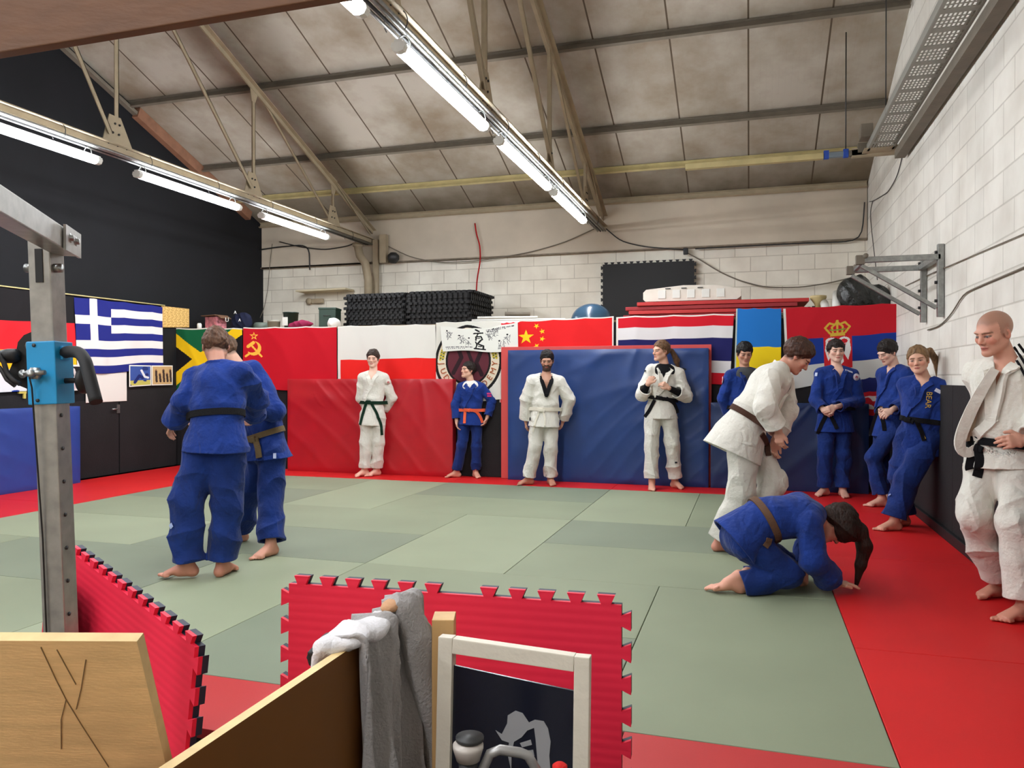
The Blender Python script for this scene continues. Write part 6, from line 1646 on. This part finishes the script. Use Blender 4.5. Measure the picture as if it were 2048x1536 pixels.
# top arm towards the viewer
bm = bmesh.new(); e0 = K(134, 492, 1.93); e1 = K(10, 418, 1.50); dd = (e1-e0).normalized(); e2 = e0+dd*1.5
bar(bm, e0, e2, 0.050, 0.052, bev=0.003); ar = obj('top_arm', bm, UP, t)
s_, d_, u2 = frame(dd)
for k in (0.05, 0.10):
    sgn = 1 if s_.x > 0 else -1
    bm = bmesh.new(); p = e0+dd*k+s_*sgn*0.026+u2*0.004; rr_ = s_.to_track_quat('Z', 'Y').to_matrix() if sgn > 0 else (-s_).to_track_quat('Z', 'Y').to_matrix()
    lathe(bm, [(0, 0), (0.013, 0), (0.013, 0.007), (0.008, 0.008), (0.008, 0.014), (0, 0.015)], p, n=6, rot=rr_); obj('bolt', bm, GALV, ar)
bm = bmesh.new(); bar(bm, e0+dd*0.0+s_*sgn*0.030, e0+dd*0.14+s_*sgn*0.030, 0.006, 0.060); obj('bracket_plate', bm, UP, ar)
# rack base so that it stands
bm = bmesh.new(); box(bm, (bot0.x-0.2, bot0.y, 0.02), (0.9, 0.07, 0.04), bev=0.004); box(bm, (bot0.x, bot0.y-0.35, 0.02), (0.07, 0.8, 0.04), bev=0.004); obj('base', bm, UP, t)
# timber board overhead
t = thing('overhead_board', 'brown wooden board crossing the top left corner close to the viewer', 'board', (0, 0, 0))
l0 = cw(-500, 196, 1.3); l1 = cw(900, -34, 1.3); dd = (l1-l0).normalized()
bm = bmesh.new(); up3 = (Vector((0, 0, 1))-dd*dd.z).normalized(); c1 = l0+up3*0.11; c2 = l1+up3*0.11
bar(bm, c1, c2, 0.022, 0.22, up=up3, bev=0.002); obj('board', bm, M('orange_brown_timber', (106,68,38), rough=0.6, var=(7, 0.22), bump=(20, 0.1), stretch=(1, 1, 3)), t)
bm = bmesh.new(); bar(bm, (l0.x+0.05, l0.y+0.035, FZ), (l0.x+0.05, l0.y+0.035, l0.z+0.25), 0.045, 0.045, up=(0, 1, 0)); obj('post', bm, PINE, t)
# ============================================================ the people
SK = dict(pale=(222,180,160), fair=(214,166,142), tan=(190,142,118), ruddy=(200,146,124))
RW = [[(-0.03,-0.006),(0.03,-0.006),(0.03,0.006),(-0.03,0.006)]]
SWOOSH = [[(-0.016,-0.014),(-0.004,-0.006),(0.002,0.012),(-0.006,0.016),(-0.014,0.004)], [(0.004,-0.014),(0.016,-0.006),(0.010,0.014),(0.004,0.006)]]
LOGO = [[(-0.02,-0.014),(0.0,0.012),(0.006,0.0),(0.02,0.014),(0.012,-0.012),(0.002,-0.004)]]

def build_people():
    R = {}
    # white suit, green belt, hands behind the back, by the red crash mat
    R['C'] = person('person in white judo suit with dark green belt standing against the red crash mat',
        dict(D=10.45, yaw=-4, head=(-4, 4), gi='white', belt=(14,44,30), skin=SK['pale'], hair=(52,38,30), style='short', hthick=0.013, sw=0.150, skirt=0.31,
             loose=0.93, foot_l=-35, foot_r=-40, vdeep=0.13, vwide=0.05, knot=(738,804), tails=[[(733,806),(727,826),(721,850)], [(743,807),(755,830),(762,850),(763,870)]], tailw=0.036,
             hem=0.93, flare=0.95, hs=0.97, brow=(80,60,48), marks=[dict(p=(776,764), disc=0.040, c=(232,224,214), inner=SWOOSH, ic=(190,40,50)), dict(p=(725,832), rect=(0.016,0.05), c=(60,60,70), rot=-8)]),
        dict(head=(746,718), neck=(747,745), waist=(746,805), pelvis=(745,828), el_l=(784,796,.07), wr_l=(766,826,.17), el_r=(721,796,.07), wr_r=(738,822,.17),
             kn_l=(757,885,-.02), kn_r=(731,885,-.02), g_l=(753,949), g_r=(729,950)))
    # youth, blue suit, orange belt
    R['D'] = person('young person in blue judo suit with orange belt looking left',
        dict(D=10.3, sc=0.90, yaw=-8, head=(-52, -6), gi='blue', belt=(226,96,62), skin=SK['fair'], hair=(36,28,24), style='short', hthick=0.014, sw=0.155, skirt=0.22, hs=1.0, lapw=0.064,
             foot_l=22, foot_r=-72, vdeep=0.13, vwide=0.05, shirt=(222,218,212), knot=(934,820), tails=[[(931,821),(930,834),(929,847)], [(938,819),(952,822),(960,834),(964,846)]],
             marks=[dict(p=(978,790), rect=(0.06,0.055), c=(196,60,110), inner=RW, ic=(80,30,120))], hem=0.92, flare=0.92, cuff=0.86),
        dict(head=(936,741), neck=(943,765), waist=(942,820), pelvis=(941,838), el_l=(984,803,.0), wr_l=(974,836,-.05), el_r=(911,808,.0), wr_r=(913,842,-.04),
             kn_l=(953,893,-.03), kn_r=(923,893,-.04), g_l=(951,950), g_r=(913,950)))
    # white dobok, white belt, black collar
    R['E'] = person('bearded person in white suit with black collar and white belt, hands behind back',
        dict(D=9.59, yaw=3, head=(-6, 16), gi='white', belt=(222,216,200), skin=SK['tan'], hair=(26,20,18), style='short', hthick=0.009, sw=0.170, skirt=0.22, sleeve=1.18,
             foot_l=12, foot_r=-62, vdeep=0.19, vwide=0.072, lapcol=(16,16,20), lapstop=True, knot=(1082,820), tails=[[(1079,822),(1072,842),(1066,864)], [(1086,822),(1090,838),(1089,852)]], tailw=0.02,
             beard=((40,26,20),0.8), brow=(30,22,18), cuff=0.92, hem=0.97, flare=1.0, loose=1.05, marks=[dict(p=(1061,838), rect=(0.035,0.04), c=(30,30,34), rot=20)]),
        dict(head=(1094,721), neck=(1092,751), waist=(1090,818), pelvis=(1089,840), el_l=(1139,800,.02), wr_l=(1126,842,.12), el_r=(1053,798,.02), wr_r=(1052,842,.10),
             kn_l=(1101,895,-.03), kn_r=(1069,895,-.03), g_l=(1101,967), g_r=(1058,967)))
    # woman white suit, black belt
    R['F'] = person('person with tied-back hair in white judo suit over black top holding the lapels',
        dict(D=9.24, yaw=-12, head=(-62, 2), gi='white', belt=(18,18,22), skin=SK['fair'], hair=(104,76,52), style='pony', pony=[(1343,702,.05),(1353,722,.09),(1358,748,.12)], pony_r=[0.034,0.036,0.016],
             hthick=0.010, hline=0.012, sw=0.155, skirt=0.24, lapw=0.060, sleeve=1.22, foot_l=24, foot_r=-14, vdeep=0.22, vwide=0.062, shirt=(16,16,20), longshirt=True, knot=(1320,796),
             tails=[[(1310,800),(1301,818),(1291,834)], [(1332,796),(1347,806),(1355,826)]], cuff=0.52, hem=0.90, flare=1.05,
             hand_l=dict(d=(-0.75,-0.2,0.6), n=(-0.3,0.8,-0.3), curl=0.85), hand_r=dict(d=(0.45,-0.1,0.85), n=(0.3,0.9,-0.2), curl=0.85), brow=(110,82,60),
             marks=[dict(p=(1368,738), rect=(0.05,0.022), c=(40,44,50), rot=-20), dict(p=(1291,742), rect=(0.03,0.022), c=(40,44,50)), dict(p=(1352,925), rect=(0.03,0.02), c=(40,44,50))]),
        dict(head=(1322,703), neck=(1334,738), waist=(1322,797), pelvis=(1322,820), el_l=(1372,792,-.03), wr_l=(1337,776,-.22), el_r=(1285,790,-.03), wr_r=(1296,768,-.20),
             kn_l=(1345,888,-.03), kn_r=(1303,888,-.03), g_l=(1350,972), g_r=(1304,975)))
    # blue suit behind the bending man
    R['G'] = person('person in blue judo suit over grey top standing behind the bending one in white',
        dict(D=8.85, yaw=2, head=(-4, 18), gi='blue', skin=SK['tan'], hair=(14,13,15), style='fringe', hthick=0.013, sw=0.165, skirt=0.28, foot_l=10, foot_r=-10, vdeep=0.17, vwide=0.07,
             shirt=(72,74,76), belt=(20,20,24), brow=(24,18,16), marks=[dict(p=(1446,760), disc=0.042, c=(214,196,204), inner=SWOOSH, ic=(190,40,60))]),
        dict(head=(1489,707), neck=(1490,742), waist=(1489,815), pelvis=(1489,836), el_l=(1528,795,.06), wr_l=(1512,832,.16), el_r=(1446,797,.06), wr_r=(1462,836,.16),
             kn_l=(1503,905,-.02), kn_r=(1475,905,-.02), g_l=(1503,984), g_r=(1476,984)))
    # clasped hands
    R['I'] = person('person in blue judo suit with hands clasped at the belt, below the crowned emblem',
        dict(D=8.66, yaw=-4, head=(-8, 4), gi='blue', belt=(18,18,24), skin=SK['pale'], fat=0.006, hair=(38,27,22), style='fringe', hthick=0.014, sw=0.175, wide=1.1, skirt=0.27, foot_l=-8, foot_r=-55,
             vdeep=0.20, vwide=0.045, hem=0.95, hs=1.02, cuff=0.86, knot=(1656,830), tails=[[(1652,832),(1643,850),(1637,868)], [(1662,833),(1668,845),(1674,858)]],
             hand_l=dict(d=(-0.9,-0.1,-0.25), n=(0.1,0.95,-0.1), curl=0.6), hand_r=dict(d=(0.8,-0.05,-0.45), n=(0.0,0.95,0.1), curl=0.6),
             marks=[dict(p=(1712,754), disc=0.040, c=(222,212,220), inner=SWOOSH, ic=(170,50,80)), dict(p=(1697,743), rect=(0.10,0.022), c=(206,212,230), rot=-18), dict(p=(1633,749), rect=(0.03,0.04), c=(190,200,226))]),
        dict(head=(1672,703), neck=(1674,741), waist=(1670,815), pelvis=(1670,838), el_l=(1718,802,-.04), wr_l=(1671,814,-.24), el_r=(1631,800,-.04), wr_r=(1648,821,-.20),
             kn_l=(1687,908,-.03), kn_r=(1651,908,-.03), g_l=(1686,990), g_r=(1650,988)))
    # looking down-left by the corner
    R['J'] = person('dark-haired person in blue judo suit looking down, leaning beside the one with gold sleeve letters',
        dict(D=8.08, yaw=-70, head=(-74, 26), gi='blue', belt=(18,18,24), skin=SK['pale'], hair=(32,25,22), style='short', hline=-0.010, hthick=0.013, sw=0.165, skirt=0.27, foot_l=-82, foot_r=-70, cuff=0.85,
             vdeep=0.18, vwide=0.045, knot=(1757,824), tails=[[(1755,828),(1748,850),(1742,872)], [(1762,828),(1768,846),(1770,862)]], hem=0.90,
             hand_l=dict(d=(-0.7,-0.1,-0.4), n=(0.2,0.7,-0.5), curl=0.6), marks=[dict(p=(1801,765), rect=(0.055,0.03), c=(206,212,230), rot=10)]),
        dict(head=(1775,705), neck=(1797,741,.03), waist=(1780,822), pelvis=(1779,845), el_l=(1806,806,-.16), wr_l=(1784,820,-.25), el_r=(1768,806,.16), wr_r=(1762,824,-.04),
             kn_l=(1748,915,-.10), kn_r=(1762,912,.10), g_l=(1765,1006), g_r=(1782,998)))
    # blonde woman
    R['K'] = person('blonde person in blue judo suit with gold sleeve letters leaning on the right wall',
        dict(D=6.80, yaw=-42, head=(-36, 4, -6), gi='blue', belt=(16,16,20), skin=SK['fair'], hair=(120,92,62), style='pony', pony=[(1858,702,.05),(1872,722,.10),(1876,752,.12)], pony_r=[0.036,0.034,0.016],
             hthick=0.008, hline=0.014, sw=0.160, skirt=0.30, foot_l=-78, foot_r=-70, vdeep=0.12, vwide=0.04, knot=(1817,840), tails=[[(1834,843),(1842,860),(1850,882)]], tailw=0.034, hem=0.93, flare=1.18,
             brow=(110,84,62), cuff=0.9,
             marks=[dict(p=(1857,800), rect=(0.004,0.004), c=(206,168,70), inner='BEAR', size=0.062, ic=(206,168,70), rot=-95, lift=0.006), dict(p=(1876,782), rect=(0.050,0.03), c=(214,218,232), rot=-30), dict(p=(1781,990), rect=(0.030,0.012), c=(150,170,220), rot=30), dict(p=(1849,872), rect=(0.008,0.05), c=(196,168,70), rot=28)]),
        dict(head=(1836,721,-.10), neck=(1855,761,-.06), waist=(1840,840,-.05), pelvis=(1840,870,-.03), el_l=(1879,842,-.16), wr_l=(1864,892,.03), el_r=(1822,835,.12), wr_r=(1846,885,.16),
             kn_l=(1815,955,-.10), kn_r=(1802,952,.08), g_l=(1790,1053), g_r=(1808,1044)))
    # bending man
    R['H'] = person('person in white judo suit with brown belt bending forward behind the kneeling one',
        dict(D=5.82, yaw=72, head=(74, 44), gi='white', belt=(70,46,36), skin=SK['ruddy'], hair=(66,40,28), style='short', hthick=0.020, sw=0.185, wide=1.08, loose=1.12, sleeve=1.22, flare=1.22, skirt=0.30, skw=1.0, skd=1.22,
             skirt_dir=(-0.42,0,-0.9), belt_up=(0.55,-0.05,0.83), foot_l=80, foot_r=88, vdeep=0.10, vwide=0.05, hem=0.93, cuff=0.80, tails=[[(1522,868),(1533,886),(1536,912)]],
             hand_r=dict(d=(0.05,-0.1,-1), n=(0.7,0.5,0.0), curl=0.55), hand_l=dict(d=(-0.1,0,-1), n=(0.2,-0.6,0), curl=0.6)),
        dict(head=(1594,713), neck=(1566,733), waist=(1497,835), pelvis=(1482,874), sh_r=(1544,757,-.19), sh_l=(1568,765,.17), el_r=(1530,815,-.30), wr_r=(1557,862,-.26), el_l=(1574,822,.10), wr_l=(1549,882,.02),
             hip_r=(1484,888,-.09), hip_l=(1496,884,.09), kn_r=(1484,985,-.08), kn_l=(1548,965,.02), g_r=(1442,1099), g_l=(1484,1106)), cell=0.005)
    # kneeling
    R['L'] = person('person in blue judo suit kneeling on hands and knees, long brown ponytail hanging down',
        dict(D=4.85, yaw=90, front=(0.12,-0.05,-1), head=(88, 76), gi='blue', belt=(96,72,56), skin=SK['fair'], hair=(40,24,18), style='kneel', hthick=0.016, hline=-0.010, hrough=0.004,
             pony=[(1700,1040,0),(1722,1062,-.01),(1730,1092,-.02),(1722,1130,-.02),(1714,1170,-.02)], pony_r=[0.046,0.050,0.046,0.034,0.012], sw=0.165, wide=1.08, loose=1.10, sleeve=1.25, flare=1.12, locks=[dict(p=[(1664,1034,-.02),(1690,1056,-.05),(1708,1064,-.03)], r=[0.070,0.078,0.050])],
             skirt=0.24, vdeep=0.1, vwide=0.05, lapel=False, hem=0.94, cuff=0.86, tails=[[(1538,1076),(1535,1086),(1530,1095)]], tailw=0.035, belt_up=(0.88,0,0.42),
             hand_r=dict(d=(1,0,-0.02), n=(0,0,-1), curl=0.18), hand_l=dict(d=(-0.1,-0.4,-0.6), n=(-0.5,0.3,-0.2), curl=1.3),
             foot_r=dict(d=(-0.85,0.05,-0.53), up=(0.53,0,-0.85)), foot_l=dict(d=(-0.85,0.05,-0.53), up=(0.53,0,-0.85))),
        dict(head=(1673,1049), neck=(1640,1026), waist=(1528,1040), pelvis=(1486,1074), sh_r=(1620,1046,-.17), sh_l=(1636,1040,.17), el_r=(1628,1122,-.22), wr_r=(1668,1166,-.12), el_l=(1614,1104,.16), wr_l=(1609,1141,.06),
             kn_r=(1575,1148,-.13), kn_l=(1580,1140,.15), an_r=(1478,1172,-.12), an_l=(1495,1165,.15)), cell=0.005)
    # man on the right
    R['M'] = person('shaven-headed person in loose white judo suit with black belt, hand on hip, far right',
        dict(D=4.42, yaw=-58, head=(-74, 16), gi='white', belt=(16,16,20), skin=SK['ruddy'], hair=(124,92,74), style=None, scalp=((132,98,80),0.6), hs=1.04, sw=0.185, wide=1.06, loose=1.06, sleeve=1.15, flare=1.14,
             skirt=0.13, vdeep=0.30, vwide=0.055, foot_l=-76, foot_r=-80, hem_l=0.90, hem_r=0.84, knot=(1953,893), tails=[[(1950,900),(1946,918),(1942,938)], [(1960,900),(1963,925),(1955,955)]], tailw=0.05,
             brow=(130,98,78), lapw=0.060, cuff=0.80, hand_l=dict(d=(-0.95,0.1,-0.1), n=(0.1,0.9,-0.3), curl=0.5, sgn=-1), eye=(70,78,84)),
        dict(head=(1988,667), neck=(2021,718), waist=(2004,886), pelvis=(2006,916), el_l=(2086,858,-.24), wr_l=(2052,880,-.26), el_r=(1985,840,.24), wr_r=(2005,905,.22),
             kn_r=(1950,1028,-.02), kn_l=(2034,1048,-.20), g_r=(2003,1193), g_l=(2052,1240)), cell=0.0045)
    # the pair gripping at the left
    R['A'] = person('person seen from behind in blue judo suit with black belt, gripping a partner',
        dict(D=5.12, yaw=165, head=(-158, 30), gi='blue', belt=(20,20,22), skin=SK['ruddy'], hair=(92,66,50), style='short', hthick=0.010, sw=0.180, wide=1.06, loose=1.12, sleeve=1.25, flare=1.25, skirt=0.245,
             foot_l=-76, foot_r=168, hem=0.93, lapel=True, cuff=0.9, marks=[dict(p=(343,1052), rect=(0.03,0.03), c=(170,185,225), rot=40)]),
        dict(head=(432,694,.12), neck=(436,727,.06), waist=(435,829), pelvis=(434,866), el_l=(371,802,.02), wr_l=(346,848,.16), el_r=(512,798,.24), wr_r=(506,832,.44),
             hip_l=(408,880), hip_r=(458,880), kn_l=(374,1006,-.06), kn_r=(453,1004,.02), g_l=(374,1148,.012), g_r=(444,1143)), cell=0.005)
    R['B'] = person('person in blue judo suit with olive brown belt, half hidden behind the black-belted partner',
        dict(D=5.98, yaw=-48, head=(-100, 40), gi='blue', belt=(112,94,66), skin=SK['fair'], hair=(96,72,54), style='short', hthick=0.010, sw=0.180, wide=1.02, loose=1.12, sleeve=1.25, flare=1.2, skirt=0.19,
             foot_l=-22, foot_r=-55, hem=0.93, cuff=0.8, belt_up=(-0.30,0,0.95), knot=(508,880), tails=[[(513,882),(517,898),(519,916)]], tailw=0.045, marks=[dict(p=(549,912), rect=(0.022,0.04), c=(190,200,228))]),
        dict(head=(450,705,.06), neck=(500,752), waist=(531,868), pelvis=(534,905), el_l=(548,822,-.18), wr_l=(492,806,-.34), el_r=(462,812,.10), wr_r=(400,846,-.22),
             kn_l=(540,990,-.10), kn_r=(494,990,.12), g_l=(541,1098), g_r=(479,1072)), cell=0.005)
    # the loose lapel of the man on the right
    r = R['M'][1]; base = r['base']; D = 4.42
    pth = resample([(1990,738),(1968,772),(1945,815),(1926,858),(1918,885),(1922,903),(1938,908),(1954,897),(1964,876)], 34)
    P = [at(a, b, D-0.10+0.10*math.sin(i/33*2.2)-0.0) for i, (a, b) in enumerate(pth)]
    N = [unit(A3(-0.35+1.1*(i/33)**2*0.5, -0.9, 0.1)) for i in range(34)]
    bm = bmesh.new(); strip(bm, np.array(P)-base, N, [0.046+0.016*math.sin(i/33*3.1) for i in range(34)], 0.009)
    root = R['M'][0]; obj('loose_lapel', bm, GI_WHITE, root)
    def panel(u, v):
        k = np.clip(u*33, 0, 33); i0 = np.clip(k.astype(int), 0, 32); w = k-i0
        PA = np.array(P)[:24]; kk_ = np.clip(u*23, 0, 22.999); i0 = kk_.astype(int); w = (kk_-i0)[:, None]
        e = PA[i0]*(1-w)+PA[i0+1]*w
        inner = np.array([at(a, b, D-0.02) for a, b in resample([(2008,732),(2000,770),(1988,820),(1975,860),(1966,880)], 24)])
        q = inner[i0]*(1-w)+inner[i0+1]*w
        X = e+(q-e)*v[:, None]; X[:, 1] += 0.05*np.sin(v*PI)
        X = X-base
        return X[:, 0], X[:, 1], X[:, 2]
    sheet('jacket_front', panel, 30, 12, cloth((206,186,160)), root, thick=0.006)  # white jacket's shaded inside, the shade put into this tan colour
    # stripes on his shoulder
    bm = bmesh.new()
    for k in range(3):
        pts = [(2018+k*9, 700+k*-6), (2030+k*9, 716+k*-6), (2042+k*9, 736+k*-6), (2050+k*9, 752+k*-6)]
        X = []; N = []
        for a, b in resample(pts, 10):
            p, n = r['hit'](a, b); X.append(p+n*0.003); N.append(n)
        strip(bm, np.array(X)-base, N, 0.012, 0.002)
    obj('shoulder_stripes', bm, cloth((20,20,24)), root)
    return R
PEOPLE = build_people()
# ============================================================ camera and colour management
cam = bpy.data.cameras.new('camera'); co = bpy.data.objects.new('camera', cam); COL.objects.link(co)
cam.sensor_width = 36.0; cam.lens = FPX*36.0/2048.0; cam.clip_end = 60; cam.clip_start = 0.05
co.location = (0, 0, EYE); co.rotation_euler = (PI/2+PIT, 0, YAW)
SC.camera = co
SC.view_settings.view_transform = 'Standard'; SC.view_settings.look = 'None'
SC.view_settings.exposure = 0.75; SC.view_settings.gamma = 1.0; SC.view_settings.use_curve_mapping = False
